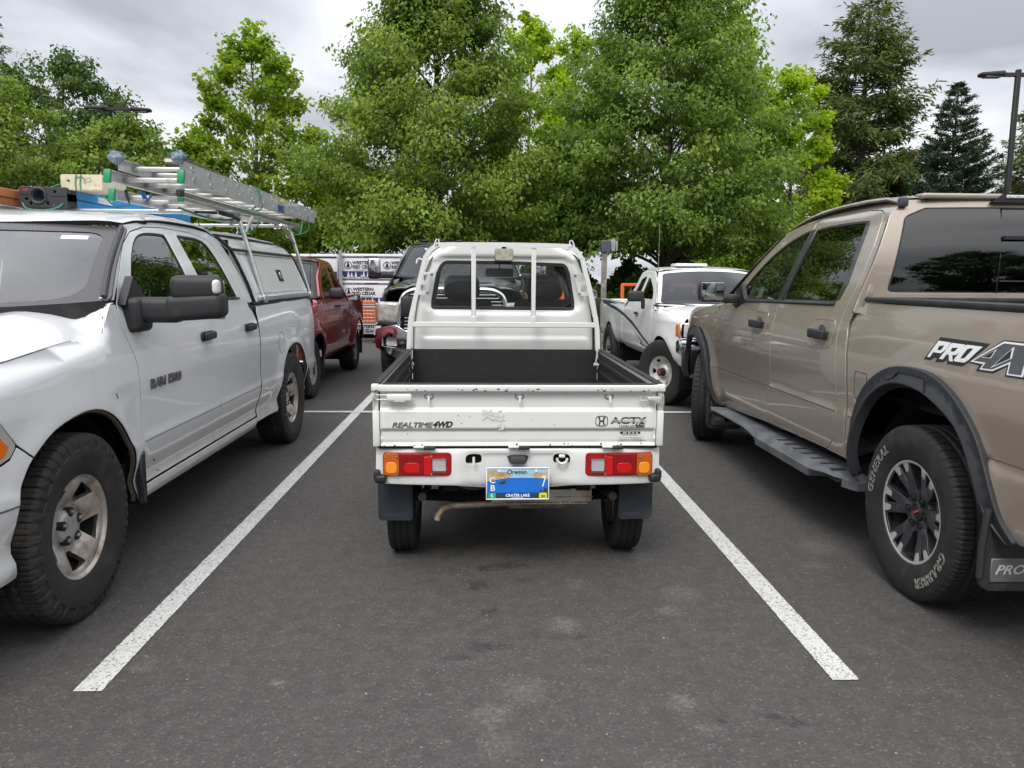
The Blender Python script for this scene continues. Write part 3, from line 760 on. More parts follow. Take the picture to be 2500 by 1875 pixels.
    m = MB(); m.rbox((.12, .158, .372), (.50, .006, .068), .002, 1); m.rbox((.325, .154, .378), (.11, .006, .066), .002, 1)
    m.rbox((.14, .154, .345), (.46, .008, .006), .002, 1); m.rbox((.29, .150, .366), (.19, .006, .006), .002, 1); m.box((.15, .15, .336), (.42, .02, .004))
    for x, z in ((.37, .35), (-.06, .335), (.27, .34), (.22, .338)): m.lathe([(-.004, 0), (-.002, .005), (.004, .006)], 8, (x, .148, z), axis='y')
    m.build('heat_shield', HS, T)
    m = MB()
    m.tube([(-.58, .56, .27), (-.2, .5, .27), (0, .5, .28), (.2, .5, .27), (.58, .56, .27)], [.03, .035, .07, .035, .03], 12)
    for s in (-1, 1):
        m.box((s*.33, 1.4, .46), (.07, 2.6, .09)); m.tube([(s*.47, .05, .40), (s*.47, .5, .33), (s*.47, .95, .40)], .022, 6)
        m.tube([(s*.40, .50, .28), (s*.37, .40, .48)], .02, 8)
    m.box((0, .30, .47), (1.2, .04, .05)); m.box((0, .85, .44), (1.1, .4, .12)); m.box((0, .9, .60), (1.30, 1.7, .06)); m.tube([(-.3, .2, .40), (-.2, .3, .34), (-.17, .5, .30)], .01, 6)
    m.build('underbody', DARK, T)
    ty = tyre_mesh('kei_tyre', .272, .155, .15, 'rib', 52, 6)
    for s, x in ((-1, -.592), (1, .592)):
        for y in (.47, 2.42):
            w = pnode('wheel', T, (x, y, .270), 0 if s > 0 else PI); mkobj('tyre', ty, w)
            hf = lambda r, a: .03-.04*sst(.14, .05, r)
            rim_panel('rim', .155, [rot2(ell(.10, 0, .018, .022, 10), PI/3*k) for k in range(6)], hf, pm('steel_rim', (.55, .55, .55), .45, .6, dirt=(.2, .17, .13), dsc=14) if False else ALUW, w, x0=.01)
            m = MB(); barrel(m, .158, .14, .05); m.build('rim_barrel', STEELD, w)
    return T
def lens(name, col):
    m = bpy.data.materials.new(name); m.use_nodes = True; b = m.node_tree.nodes['Principled BSDF']
    b.inputs['Base Color'].default_value = (*col, 1); b.inputs['Roughness'].default_value = .18; b.inputs['Coat Weight'].default_value = .7
    b.inputs['Coat Roughness'].default_value = .05; b.inputs['Subsurface Weight'].default_value = 0
    nt = m.node_tree; tc = nt.nodes.new('ShaderNodeTexCoord'); w = nt.nodes.new('ShaderNodeTexWave'); w.inputs['Scale'].default_value = 90; w.bands_direction = 'X'
    nt.links.new(tc.outputs['Object'], w.inputs['Vector']); bp = nt.nodes.new('ShaderNodeBump'); bp.inputs['Strength'].default_value = .25; bp.inputs['Distance'].default_value = .001
    nt.links.new(w.outputs[1], bp.inputs['Height']); nt.links.new(bp.outputs[0], b.inputs['Normal']); return m
def plate(T):
    WH = pm('plate_frame', (.78, .78, .78), .3); SKY = pm('plate_sky', (.36, .62, .78), .4, var=.12, vs=14); LAKE = pm('plate_lake', (.012, .16, .62), .4, var=.08, vs=10)
    ROCK = pm('plate_rock', (.50, .36, .20), .5, var=.35, vs=30); HILL = pm('plate_hills', (.02, .06, .035), .5, var=.3, vs=40); WT = pm('plate_white', (.85, .88, .9), .4)
    GRN = pm('sticker_green', (.0, .42, .26), .5); YEL = pm('sticker_yellow', (.80, .72, .03), .5); BK = pm('plate_black', (.01, .01, .012), .5); DB = pm('plate_deep_blue', (.01, .05, .22), .4)
    cx, cz = -.0055, .4835; S = plane_y(-.016)
    n = pnode('number_plate', T)
    m = MB(); m.rbox((cx, -.011, cz), (.300, .004, .150), .0019, 1, 1)
    for x0, x1, z0, z1 in ((-.153, .153, .074, .080), (-.153, .153, -.080, -.074), (-.153, -.147, -.074, .074), (.147, .153, -.074, .074)): m.rbox((cx+(x0+x1)/2, -.013, cz+(z0+z1)/2), (x1-x0, .010, z1-z0), .002, 1, 0)
    m.build('plate_sheet', [WH, LAKE], n)
    m = MB()
    def dp(P, k, h=0): dist_poly(m, P, S, (cx, cz), h=h-.0025, th=.0004, mi=k)
    dp(rect(-.147, .028, .147, .073), 0, .0004)
    dp([(-.147, .010), (-.085, .022), (-.045, .028), (-.02, .040), (-.05, .058), (-.075, .056), (-.105, .068), (-.147, .062)], 1, .0009)
    dp([(.06, .046), (.095, .056), (.12, .052), (.147, .060), (.147, .020), (.09, .028)], 1, .0009)
    dp([(-.095, .002), (-.075, .012), (-.062, .018), (-.055, .008), (-.07, -.002)], 2, .0012)
    dp(rect(-.147, -.073, .147, -.045), 4, .0007)
    dp([(-.147, -.073), (-.147, -.05), (-.12, -.046), (-.10, -.05), (-.09, -.045), (-.08, -.056), (-.06, -.060), (-.04, -.073)], 2, .0012)
    dp([(.06, -.073), (.075, -.058), (.088, -.045), (.096, -.056), (.112, -.03), (.12, -.045), (.132, -.018), (.138, -.03), (.147, -.01), (.147, -.073)], 2, .0012)
    m.build('plate_picture', [SKY, ROCK, HILL, WT, DB], n)
    m = MB()
    lettering(m, 'Oregon', .030, S, (cx-.004, cz+.057), h=0, mi=0, offset=.0004)
    lettering(m, 'C', .042, S, (cx-.122, cz+.016), h=0, mi=1, offset=.0008); lettering(m, 'B', .042, S, (cx-.121, cz-.023), h=0, mi=1, offset=.0008)
    lettering(m, '7', .075, S, (cx+.126, cz+.008), h=0, mi=1, xs=.62, offset=.001)
    lettering(m, 'CRATER LAKE', .0195, S, (cx, cz-.0585), h=0.0002, mi=1, xs=.95, offset=.0006); lettering(m, 'CENTENNIAL', .008, S, (cx, cz-.0695), h=0.0002, mi=1, xs=1.2)
    m.build('plate_lettering', [BK, WT], n)
    m = MB(); dist_poly(m, rect(-.143, -.072, -.105, -.046, .003), S, (cx, cz), h=-.0012, th=.0004, mi=0); lettering(m, '5', .024, S, (cx-.124, cz-.060), h=.0006, mi=2, xs=1.1, offset=.0004); m.build('date_sticker', [GRN, YEL, WT, BK], n); m = MB(); dist_poly(m, rect(.104, -.072, .141, -.046, .003), S, (cx, cz), h=-.0008, th=.0004, mi=1)
    lettering(m, '24', .017, S, (cx+.122, cz-.063), h=.0006, mi=3, xs=1.15, offset=.0005)
    m.build('date_sticker', [GRN, YEL, WT, BK], n)
    for x in (-.089, .089): m = MB(); m.lathe([(-.0045, 0), (-.004, .0055), (0, .007)], 12, (cx+x, -.014, cz+.062), axis='y'); m.build('plate_screw', WH, n)
def kei_cab(T, W1):
    # back panel with the window pocket
    rz = prof([.93, .955, 1.02, 1.025, 1.045, 1.05, 1.12, 1.20, 1.235, 1.60, 1.63, 1.68, 1.71], [.0, .0, .0, .006, .006, .0, .0, .012, .03, .03, .02, .018, .045], .004, 900)
    def hw(v): return np.interp(v, [.93, 1.12, 1.3, 1.5, 1.6, 1.66, 1.70], [.672, .662, .640, .585, .545, .495, .40])
    def SB(u, v):
        u = np.asarray(u, float); v = np.asarray(v, float); e = np.clip(np.abs(u+.012)/hw(v), 0, 1.1)
        a = (u+.014)/.51; b = (v-1.41)/.185; wr = (np.abs(a)**5+np.abs(b)**5)**.2
        return (u, 1.93+rz(v)*0+.020*sst(1.20, 1.04, wr)+.07*e**14-.004*np.exp(-((v-1.034)/.006)**2)*sst(.62, .58, np.abs(u)), v)
    out = [(-.668, .952), (.645, .950), (.642, 1.12), (.612, 1.30), (.560, 1.50), (.532, 1.58), (.505, 1.635), (.46, 1.672), (.40, 1.688), (0, 1.695), (-.43, 1.692), (-.49, 1.675), (-.530, 1.638), (-.555, 1.585), (-.585, 1.50), (-.640, 1.28), (-.666, 1.12)]
    wo = rc([(-.540, 1.236, .05), (.506, 1.232, .05), (.505, 1.30, .03), (.470, 1.50, .05), (.440, 1.575, .09), (.0, 1.590, .0), (-.455, 1.590, .09), (-.500, 1.50, .05), (-.536, 1.31, .03)], .05, 6)
    panel('cab_back', out, [wo], SB, W1, T, res=.025, lip=.03, edge=.003)
    gi = inset(wo, .024)
    panel('window_seal', inset(wo, -.004), [gi], SB, pm('window_rubber', (.02, .02, .024), .5), T, res=.03, lip=.012, edge=.003, off=-.002)
    panel('rear_window', inset(gi, -.006), [], SB, glass('kei_glass', (.93, .95, .94)), T, res=.06, lip=0, off=-.010)
    m = MB(); m.rbox((-.25, 1.94, 1.415), (.006, .006, .33), .001, 1); m.rbox((.19, 1.94, 1.415), (.008, .006, .33), .001, 1); m.build('window_divider', BLACK, T)
    for s, cx in ((-1, -.566), (1, .541)):       # bracket plates beside the window
        P = [(cx-s*.052, 1.500), (cx+s*.020, 1.500), (cx+s*.062, 1.344), (cx-s*.008, 1.344)]
        P = P if s > 0 else P[::-1]
        Sf = lambda u, v: (u, SB(u, v)[1]*0+1.915+0*np.asarray(u), v)
        h1 = ell(cx+s*.000, 1.463, .020, .025, 16, 3.5); h2 = ell(cx+s*.020, 1.391, .020, .025, 16, 3.5)
        panel('bracket_plate', rc(P, .006), [h1, h2], Sf, W1, T, res=.03, lip=.006)
        for x, z in ((cx-s*.040, 1.487), (cx-s*.008, 1.358)): m = MB(); m.lathe([(-.006, 0), (-.005, .006), (0, .0085)], 10, (x, 1.913, z), axis='y'); m.build('bracket_bolt', STEELD, T)
    for x in (-.40, .378): m = MB(); m.lathe([(-.006, 0), (-.005, .006), (0, .0085)], 10, (x, 1.945, 1.655), axis='y'); m.build('panel_bolt', STEELD, T)
    # cab shell
    xw = prof([.45, .6, .95, 1.12, 1.3, 1.5, 1.6, 1.66, 1.70], [.675, .69, .69, .685, .655, .60, .56, .51, .43], .01)
    for s in (-1, 1):
        S = lambda u, v, s=s: (s*xw(v)+0*np.asarray(u), u, v)
        win = rc([(2.12, 1.17), (2.95, 1.17), (3.05, 1.25), (2.78, 1.60), (2.12, 1.60)], .05)
        panel('cab_side', rc([(1.96, .55), (2.08, .55), (2.12, .60), (2.22, .68), (2.42, .70), (2.62, .68), (2.72, .60), (2.76, .42), (3.27, .42), (3.29, .95), (3.17, 1.10), (2.86, 1.68), (2.0, 1.69), (1.95, 1.60)], .02), [win], S, W1, T, res=.05, lip=.02, flip=s < 0)
        panel('side_window', inset(win, -.008), [], S, glass('kei_side_glass', (.9, .93, .91)), T, res=.1, lip=0, flip=s < 0, off=-.008)
        m = MB(); m.rbox((s*.80, 3.02, 1.22), (.12, .05, .17), .02, 2); m.tube([(s*.68, 3.08, 1.12), (s*.78, 3.05, 1.17)], .01, 6); m.build('door_mirror', BLACK, T)
    m = MB(); m.rbox((0, 2.42, 1.68), (.92, .92, .03), .012, 2); m.build('roof', W1, T)
    SW = lambda u, v: (np.asarray(u)*np.interp(v, [1.08, 1.68], [1.0, .80]), 3.20-.36*(np.asarray(v)-1.08)/.6-.05*(np.asarray(u)/.65)**2, v)
    ws = rc([(-.60, 1.12), (.60, 1.12), (.60, 1.64), (-.60, 1.64)], .06)
    panel('windscreen_frame', rect(-.66, 1.06, .66, 1.69, .05), [ws], SW, W1, T, res=.06, lip=.02, flip=True)
    panel('windscreen', inset(ws, -.01), [], SW, glass('kei_screen', (.86, .90, .88)), T, res=.1, lip=0, flip=True, off=-.006)
    m = MB(); m.rbox((0, 3.24, .78), (1.34, .10, .62), .05, 3); m.build('nose_panel', W1, T)
    m = MB(); m.rbox((0, 3.30, .42), (1.36, .10, .16), .03, 2); m.build('front_bumper', GREYP, T)
    # cabin things seen through the window
    for i, x in enumerate((-.318, .308)):
        m = MB()
        m.rbox((x, 2.20, 1.398), (.272, .10, .175), .05, 4, f=lambda a, b, c: (a*(1-.10*(c > 0)*abs(c)/.09), b, c))
        m.build('headrest', pm('headrest_vinyl', (.05, .052, .06), .45, bump=.2, bs=180), T)
        m = MB(); m.tube([(x+q[0], 2.148, 1.40+q[1]) for q in [(-.066, -.05), (-.062, .02), (-.045, .038), (.045, .038), (.062, .02), (.066, -.05)]], .0025, 5); m.tube([(x-.14, 2.16, 1.40), (x-.10, 2.15, 1.342), (x+.10, 2.15, 1.342), (x+.14, 2.16, 1.40)], .002, 5); m.build('headrest_seam', BLACK, T)
        m = MB(); m.rbox((x, 2.26, 1.05), (.46, .12, .52), .05, 3); m.rbox((x, 2.52, .84), (.46, .5, .12), .05, 3); m.tube([(x-.05, 2.21, 1.3), (x-.05, 2.22, 1.2)], .006, 6); m.tube([(x+.05, 2.21, 1.3), (x+.05, 2.22, 1.2)], .006, 6); m.build('seat', SEAT, T)
    m = MB(); m.rbox((-.018, 2.86, 1.512), (.235, .03, .072), .02, 3); m.tube([(-.018, 2.86, 1.55), (-.018, 2.88, 1.64)], .006, 6); m.build('inner_mirror', GREYP, T)
    m = MB(); m.rbox((0, 3.02, 1.06), (1.25, .26, .14), .05, 2); m.build('dashboard', SEAT, T)
    m = MB(); m.tube([(.32+.17*math.cos(a), 2.80+.05*math.sin(a), 1.08+.15*math.sin(a)) for a in np.linspace(0, 2*PI, 24)[:-1]], .011, 6, closed=True); m.tube([(.16, 2.80, 1.08), (.48, 2.80, 1.08)], .012, 6); m.build('steering_wheel', BLACK, T)
    m = MB(); m.rbox((-.018, 1.955, 1.585), (.12, .03, .02), .006, 1); m.build('latch_catch', BLACK, T)
    # work lamp hanging from the guard's top rail
    n = pnode('work_lamp', T)
    m = MB(); m.rbox((-.016, 1.792, 1.626), (.129, .05, .085), .016, 3); m.rbox((-.016, 1.80, 1.676), (.03, .02, .03), .004, 1); m.build('lamp_case', BLACK, n)
    S = plane_y(1.764); panel('lamp_lens', rect(-.075, 1.589, .043, 1.663, .014), [], S, pm('yellowed_lens', (.38, .36, .27), .25, coat=.6, var=.25, vs=40, bump=.5, bs=150), n, res=.02, lip=.008)
    m = MB()
    for x in (-.062, .030): m.lathe([(-.004, 0), (-.003, .005), (0, .006)], 8, (x, 1.766, 1.635), axis='y')
    m.build('lamp_screws', STEELD, n)
BED = pm('bed_liner_black', (.011, .0105, .012), .72, bump=.5, bs=130, var=.2, vs=6, dirt=(.085, .08, .08), dlo=.62, dhi=.85, dsc=16)
small_truck()
# ------------------------------------------------------------------ pickups: nose towards -y, driver side +x, front axle at y=0
def build_pickup(T, D):
    """side sheets follow one surface x(y,z); every panel is its own sheet with a real gap round it"""
    W = D['W']; off = prof(*D['off'], D.get('offs', .015)); R = D['R']; wb = D['wb']; paint = D['paint']; res = D.get('res', .045)
    ztop = prof(D['zt'][0], D['zt'][1], .05); sr = D.get('sr', .11)
    fl = D.get('bulge', .018); hubz = D.get('hubz', R)
    plan = prof(D['plan'][0], D['plan'][1], .10)
    def side(s):
        def S(u, v):
            u = np.asarray(u, float); v = np.asarray(v, float)
            o = off(v)+plan(u)
            for yc in (0, wb):
                d = np.hypot(u-yc, (v-hubz)*1.0); o = o-fl*np.exp(-((d-D['archr']-.03)/.10)**2)*sst(1.05, .75, v)
            t = np.clip((v-(ztop(u)-sr))/sr, 0, .985); o = o+sr*1.1*(1-np.sqrt(1-t*t))
            if 'dent' in D: o = o+D['dent'](u, v)
            return (s*(W-o), u, v)
        return S
    for s in (1, -1):
        S = side(s); D['S%d' % s] = S
        for nm, out, holes, mat in D['panels']:
            hol = [h for h in holes]
            panel(nm, out, hol, S, mat or paint, T, res=res, lip=.028, flip=s < 0, darklip='pillar' not in nm)
        for nm, out, mat, seal in D['windows']:
            g_ = inset(out, .010)
            if seal: panel('window_seal', inset(out, -.002), [g_], S, seal, T, res=.05, lip=.012, flip=s < 0, off=-.004)
            panel(nm, inset(g_, -.004), [], S, mat, T, res=.10, lip=0, flip=s < 0, off=-.010)
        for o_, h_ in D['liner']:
            panel('dark_backing', inset(o_, .02), h_, S, LINER, T, res=.12, lip=0, flip=s < 0, off=-.045)  # black sheet added behind the panels to keep their gaps dark
        # wheel housings
        for yc in (0, wb):
            m = MB(); r = D['archr']+.03
            x0, x1 = sorted((s*(W-.11), s*(W-.48)))
            m.lathe([(x0, r), (x1, r)], 20, (0, yc, hubz), a0=-.5, a1=PI+.5, axis='x') if False else None
            ts = np.linspace(-.35, PI+.35, 22)
            V = [(x, yc+r*math.cos(t), hubz+r*math.sin(t)*D.get('archsq', .93)) for x in (x0, x1) for t in ts]; k = len(ts)
            m.add(V, [(i, i+1, k+i+1, k+i) for i in range(k-1)], 0, True)
            xi = s*(W-.48); m.add([(xi, yc, hubz)]+[(xi, yc+r*math.cos(t), hubz+r*math.sin(t)*.93) for t in ts], [(0, i, i+1) for i in range(1, k)])
            m.build('wheel_housing', LINER, T)
    for nm, out, holes, S, mat, kw in D['extra']:
        panel(nm, out, holes, S, mat or paint, T, **{**dict(res=res, lip=.025, darklip=True), **kw})
    # frame, axles, floor
    m = MB(); y0, y1 = D['ylen']; zf = D.get('floor', .45)
    for s in (-1, 1): m.box((s*.45, (y0+y1)/2, zf-.06), (.09, y1-y0-.5, .14))
    m.box((0, (y0+y1)/2, zf+.03), (W*2-.34, y1-y0-.35, .05))
    for yc in (0, wb):
        m.tube([(-W+.3, yc, hubz), (0, yc, hubz-.02), (W-.3, yc, hubz)], [.045, .05, .045], 10); m.lathe([(-.12, .03), (-.06, .13), (.06, .13), (.12, .03)], 14, (.1, yc, hubz-.01))
        for s in (-1, 1): m.tube([(s*.55, yc+.1, hubz), (s*.5, yc+.12, zf+.1)], .03, 8)
    m.tube([(.3, .6, zf-.12), (.32, wb-.8, zf-.14), (.35, wb-.2, zf-.02), (.5, y1-.3, zf-.08)], .035, 8)
    m.box((.1, wb+.0, zf+.1), (.9, 1.6, .05)); m.build('underbody', DARK, T)
    # cabin
    cy0, cy1, zb = D['cab']
    m = MB(); m.box((0, (cy0+cy1)/2, zf+.12), (W*2-.25, cy1-cy0, .06)); m.box((0, cy1-.03, (zf+zb)/2+.1), (W*2-.3, .04, zb-zf)); m.build('cabin_floor', LINER, T)
    m = MB(); m.rbox((0, cy0+.30, zb-.06), (W*2-.34, .42, .20), .06, 2); m.rbox((W*.45, cy0+.42, zb+.0), (.45, .2, .12), .05, 2); m.build('dashboard', D.get('dash', SEAT), T)
    a = cy0+1.15
    rows = [a]+([a+.95] if D.get('rear_seat') else [])
    for yy in rows:
        for x in (-.42, .42):
            m = MB(); m.rbox((x, yy, zb-.18), (.52, .16, .66), .06, 3, M=Matrix.Rotation(.15, 4, 'X')); m.rbox((x, yy-.28, zb-.46), (.52, .52, .16), .05, 2)
            m.rbox((x, yy+.07, zb+.22), (.26, .10, .17), .05, 3); m.build('seat', D.get('seat', SEAT), T)
    m = MB(); cx, cyy, cz = .44, cy0+.72, zb-.02
    m.tube([(cx+.19*math.cos(t), cyy+.07*math.sin(t), cz+.17*math.sin(t)) for t in np.linspace(0, 2*PI, 26)[:-1]], .014, 6, closed=True); m.tube([(cx, cyy, cz), (cx, cyy-.2, cz-.05)], .03, 6); m.tube([(cx-.18, cyy, cz), (cx+.18, cyy, cz)], .015, 6)
    m.build('steering_wheel', BLACK, T)
def wheel_at(T, proto, x, y, z, side, steer=0):
    """proto: list of (name, mesh) shared by all four wheels"""
    w = pnode('wheel', T, (x, y, z), (0 if side > 0 else PI)+steer)
    for nm, me in proto: mkobj(nm, me, w)
    return w
def wheel_proto(builder):
    tmp = bpy.data.objects.new('tmp', None); COL.objects.link(tmp)
    builder(tmp); out = [(o.name.split('.')[0], o.data) for o in tmp.children]
    for o in list(tmp.children): bpy.data.objects.remove(o)
    bpy.data.objects.remove(tmp); return out
def crossfn(xb, xt, yb0, yb1, yt0, yt1, zb0, zb1, zt0, zt1):
    """windscreen-like surface: u = -1..1 across, v = 0..1 upwards"""
    def S(u, v):
        u = np.asarray(u, float)/1.0; v = np.asarray(v, float); q = np.abs(u)**2.2
        yb = yb0+(yb1-yb0)*q; yt = yt0+(yt1-yt0)*q; zb = zb0+(zb1-zb0)*q; zt = zt0+(zt1-zt0)*q
        return (u*(xb+(xt-xb)*v), yb+(yt-yb)*v-.03*np.sin(np.clip(v, 0, 1)*PI)*np.sign(yt0-yb0)*1.0, zb+(zt-zb)*v)
    return S
def roof_fn(xr, y0, y1, zc0, zc1, zedge, zt=None):
    def S(u, v):
        u = np.asarray(u, float); v = np.asarray(v, float); t = np.clip((v-y0)/(y1-y0), 0, 1)
        zc = zt(v) if zt else zc0+(zc1-zc0)*t+.035*np.sin(np.clip((v-y0)/(y1-y0), -.02, 1.02)*PI)
        e = np.clip(np.abs(u)/xr(v), 0, 1); k = .45*(zc-zedge(v))
        ed = np.clip((e-.80)/.20, 0, .99)
        return (u, v, zc-k*e**2.4-(zc-k-zedge(v))*(1-np.sqrt(1-ed**2)))
    return S
def arch(yc, pts, y0=None):
    return [(yc+a, b) for a, b in pts]

# ------------------------------------------------------------------ white work pickup on the left
TIRE_BR = pm('dusty_rubber', (.014, .0135, .013), .72, bump=.12, bs=150, dirt=(.050, .043, .035), dlo=.5, dhi=.8, dsc=7)
def ram_wheel(n):
    R, Rr = .402, .226
    mkobj('tyre', tyre_mesh('at_tyre', R, Rr, .262, 'AT', 54, 8, TIRE_BR), n)
    RM = pm('rusty_alloy', (.46, .43, .40), .36, .6, dirt=(.20, .13, .08), dlo=.50, dhi=.72, dsc=9, bump=.05, bs=60, var=.1)
    S5 = 2*PI/5
    hf = lambda r, a: (.105-.016*sst(.226, .208, r)-.052*sst(.215, .075, r)+.014*np.cos(5*(a-PI/2))*sst(.212, .175, r)*sst(.085, .13, r))
    holes = [rot2(sector(.112, .190, .13, .34, .014), PI/2+S5*k+S5/2) for k in range(5)]
    holes = [[p for p in h] for h in holes]
    rim_panel('rim', Rr+.010, holes, hf, RM, n, res=.011, lip=.045)
    m = MB(); m.lathe([(.104, Rr+.006), (.109, Rr+.009), (.108, Rr+.013), (.095, Rr+.014)], 96); m.build('rim_lip', RM, n)
    m = MB(); barrel(m, Rr+.006, .25, .065); m.lathe([(-.02, 0), (-.02, .21)], 32); m.build('rim_barrel', DARK, n)  # barrel and back disc near black: shade behind the spokes put into the colour
    brake(n, .15, .0)
    m = MB(); m.lathe([(.035, .078), (.052, .076), (.062, .066), (.066, .03), (.066, 0)], 5*8, mi=0)
    m.build('centre_cap', pm('cap_grey', (.42, .42, .42), .42, .5, var=.1, dirt=(.2, .17, .13), dsc=14), n)
    for k in range(5):
        m = MB(); a = PI/2+S5*k; y, z = .0635*math.cos(a), .0635*math.sin(a)
        m.lathe([(.04, .021), (.0665, .0205), (.0668, .017), (.0668, 0)], 14, (0, y, z), mi=0); m.lathe([(.04, .011), (.074, .0105), (.078, .008), (.078, 0)], 6, (0, y, z), mi=1); m.build('lug_nut', [DARK, STEELD], n)
    m = MB()
    wx = wall_x(R, Rr, .262)
    wall_text(m, 'OUTPOST AT', PI/2-.42, .318, .042, wx, extrude=.0008, offset=.0006, spacing=1.15); LW = pm('raised_rubber', (.034, .033, .032), .6); m.build('sidewall_word', LW, n); m = MB(); wall_text(m, 'NOKIAN TYRES', -PI/2+.35, .318, .038, wx, extrude=.0008, offset=.0006, spacing=1.15)
    m.build('sidewall_word', LW, n)
def work_pickup():
    WP = pm('fleet_white', (.64, .65, .66), .28, coat=.9, coatr=.06, var=.012, vs=2, dirt=(.50, .48, .44), dlo=.64, dhi=.95, dsc=4, low=((.30, .26, .20), .70, .42))
    T = thing('work_pickup', 'white work pickup with canopy and ladder rack, nose towards the camera', 'pickup truck', (-2.70, 3.20, 0))
    D = dict(W=1.01, R=.402, wb=3.57, paint=WP, archr=.47, archsq=1.0, res=.045)
    D['off'] = ([.28, .33, .37, .405, .415, .46, .56, .63, .650, .665, .80, .95, 1.08, 1.20, 1.30, 1.34, 1.50, 1.72, 1.78, 1.9],
                [.10, .06, .045, .040, .055, .058, .020, .004, .000, .010, .006, .000, .006, .028, .050, .068, .135, .245, .285, .40])
    D['zt'] = ([-1.1, -.8, 0, .30, .42, .55, 3, 5], [1.04, 1.10, 1.175, 1.20, 1.6, 2.4, 2.4, 2.4])
    D['plan'] = ([-1.15, -1.0, -.8, -.5, 0, 3.6, 4.3, 4.6], [.36, .20, .085, .02, 0, 0, .012, .04])
    fa = [(-.40, .33), (-.43, .44), (-.445, .56), (-.435, .66), (-.40, .725), (-.345, .78), (-.20, .855), (0, .890), (.16, .875), (.29, .81), (.40, .69), (.475, .56), (.50, .46), (.52, .36)]
    ra = [(3.57-.47, .385), (3.57-.47, .50), (3.57-.43, .64), (3.57-.34, .77), (3.57-.2, .855), (3.57, .888), (3.57+.2, .86), (3.57+.34, .78), (3.57+.44, .65), (3.57+.49, .50), (3.57+.51, .40)]
    fa = spline(fa, 3, False); ra = spline(ra, 3, False)
    edge_fd = [(.555, .36), (.565, .48), (.560, .64), (.560, .86), (.550, 1.02), (.510, 1.13), (.470, 1.22), (.478, 1.30), (.50, 1.335)]
    door_top = [(.60, 1.42), (.75, 1.535), (.89, 1.628), (1.06, 1.700), (1.27, 1.738), (1.55, 1.752), (1.95, 1.748), (2.20, 1.72), (2.30, 1.68), (2.36, 1.60), (2.385, 1.45), (2.41, 1.34), (2.44, 1.25)]
    edge_rd = [(2.50, 1.21), (2.545, 1.15), (2.568, 1.05), (2.572, .90), (2.568, .62), (2.545, .50), (2.56, .41)]
    ys = 1.690
    def cut(pts, lo, hi): return [p for p in pts if lo <= p[0] <= hi]
    fd = edge_fd[::-1]+[(.565, .412)]   # placeholder ordering fixed below
    front_door = [(.575, .412), (ys-.03, .412), (ys-.025, .50), (ys-.008, .62), (ys, .80), (ys, 1.7515)]+[p for p in door_top[::-1] if p[0] < ys]+edge_fd[::-1][:-1]
    rear_door = [(ys+.10, .412), (ys-.028, .412), (ys-.025, .50), (ys-.008, .62), (ys, .80), (ys, 1.7515)]
    rear_door = [(ys-.03, .412), (2.56, .412)]+edge_rd[::-1][1:]+[p for p in door_top[::-1] if p[0] > ys]+[(ys, 1.7515), (ys, .80), (ys-.008, .62), (ys-.025, .50)]
    fwin = [(.735, 1.325), (1.49, 1.325)]+spline([(1.505, 1.34), (1.520, 1.50), (1.528, 1.66), (1.518, 1.700), (1.49, 1.711), (1.32, 1.710), (1.20, 1.700), (1.09, 1.672), (.98, 1.615), (.86, 1.53), (.76, 1.44), (.735, 1.40)], 4, False)
    rwin = [(1.70, 1.318)]+spline([(2.255, 1.312), (2.262, 1.345), (2.235, 1.50), (2.215, 1.60), (2.175, 1.67), (2.11, 1.702), (2.0, 1.716), (1.85, 1.719), (1.72, 1.718), (1.695, 1.70)], 4, False)
    G = .0058
    frame_out = [(.50, 1.325), (.585, 1.42), (.735, 1.54), (.87, 1.640), (1.00, 1.708), (1.16, 1.752), (1.35, 1.775), (1.7, 1.786), (2.1, 1.785), (2.33, 1.765), (2.46, 1.725), (2.505, 1.60), (2.525, 1.40), (2.535, 1.275), (2.59, 1.255)]
    opening = [p for p in edge_fd]+door_top+edge_rd
    frame_out2 = [(.44, 1.315)]+[(.505, 1.37)]
    apil = [(.44, 1.335), (.50, 1.345)]+[(a+.0, b+.0) for a, b in door_top]  # lower rim
    pill = [(.49, 1.345)]+door_top[:-1]+[(2.43, 1.275)]
    pil_out = [(2.55, 1.275), (2.535, 1.45), (2.51, 1.60), (2.465, 1.725), (2.33, 1.768), (2.1, 1.785), (1.7, 1.787), (1.35, 1.777), (1.16, 1.757), (1.02, 1.737), (.925, 1.69), (.775, 1.60), (.58, 1.48), (.385, 1.358)]
    fender = [(.55, .36)]+edge_fd[1:-1]+[(.49, 1.330), (.38, 1.335), (.33, 1.27), (.30, 1.206), (0, 1.181), (-.3, 1.153), (-.615, 1.123), (-.505, .955), (-.42, .845)]+fa[15:]
    bed = [ra[-1], (4.40, .36), (4.50, .42), (4.53, .62), (4.53, 1.00), (4.515, 1.22), (4.49, 1.262), (2.62, 1.245), (2.59, 1.20), (2.588, 1.1), (2.590, .60), (2.575, .50), (2.585, .36), (3.08, .36)]+ra
    rocker = [(.56, .335), (2.57, .322), (2.57, .402), (.57, .402)]
    bmp = fa[:16]+[(-.42, .842), (-.458, .800), (-.53, .777), (-.75, .74), (-1.05, .74), (-1.05, .38), (-.9, .33)]
    D['panels'] = [('front_fender', inset(fender, G), [], None), ('front_door', inset(front_door, G), [fwin], None), ('rear_door', inset(rear_door, G), [rwin], None),
                   ('roof_pillar', inset(pill+pil_out, G*.6), [], None), ('bed_side', inset(bed, G), [], None), ('rocker', rocker, [], None), ('bumper_corner', inset(bmp, G), [], None)]
    GL = glass('ram_side_glass', (.34, .37, .355)); GF = glass('ram_rear_glass', (.16, .17, .17))
    D['windows'] = [('front_window', fwin, GL, BLACK), ('rear_window', rwin, GF, BLACK)]
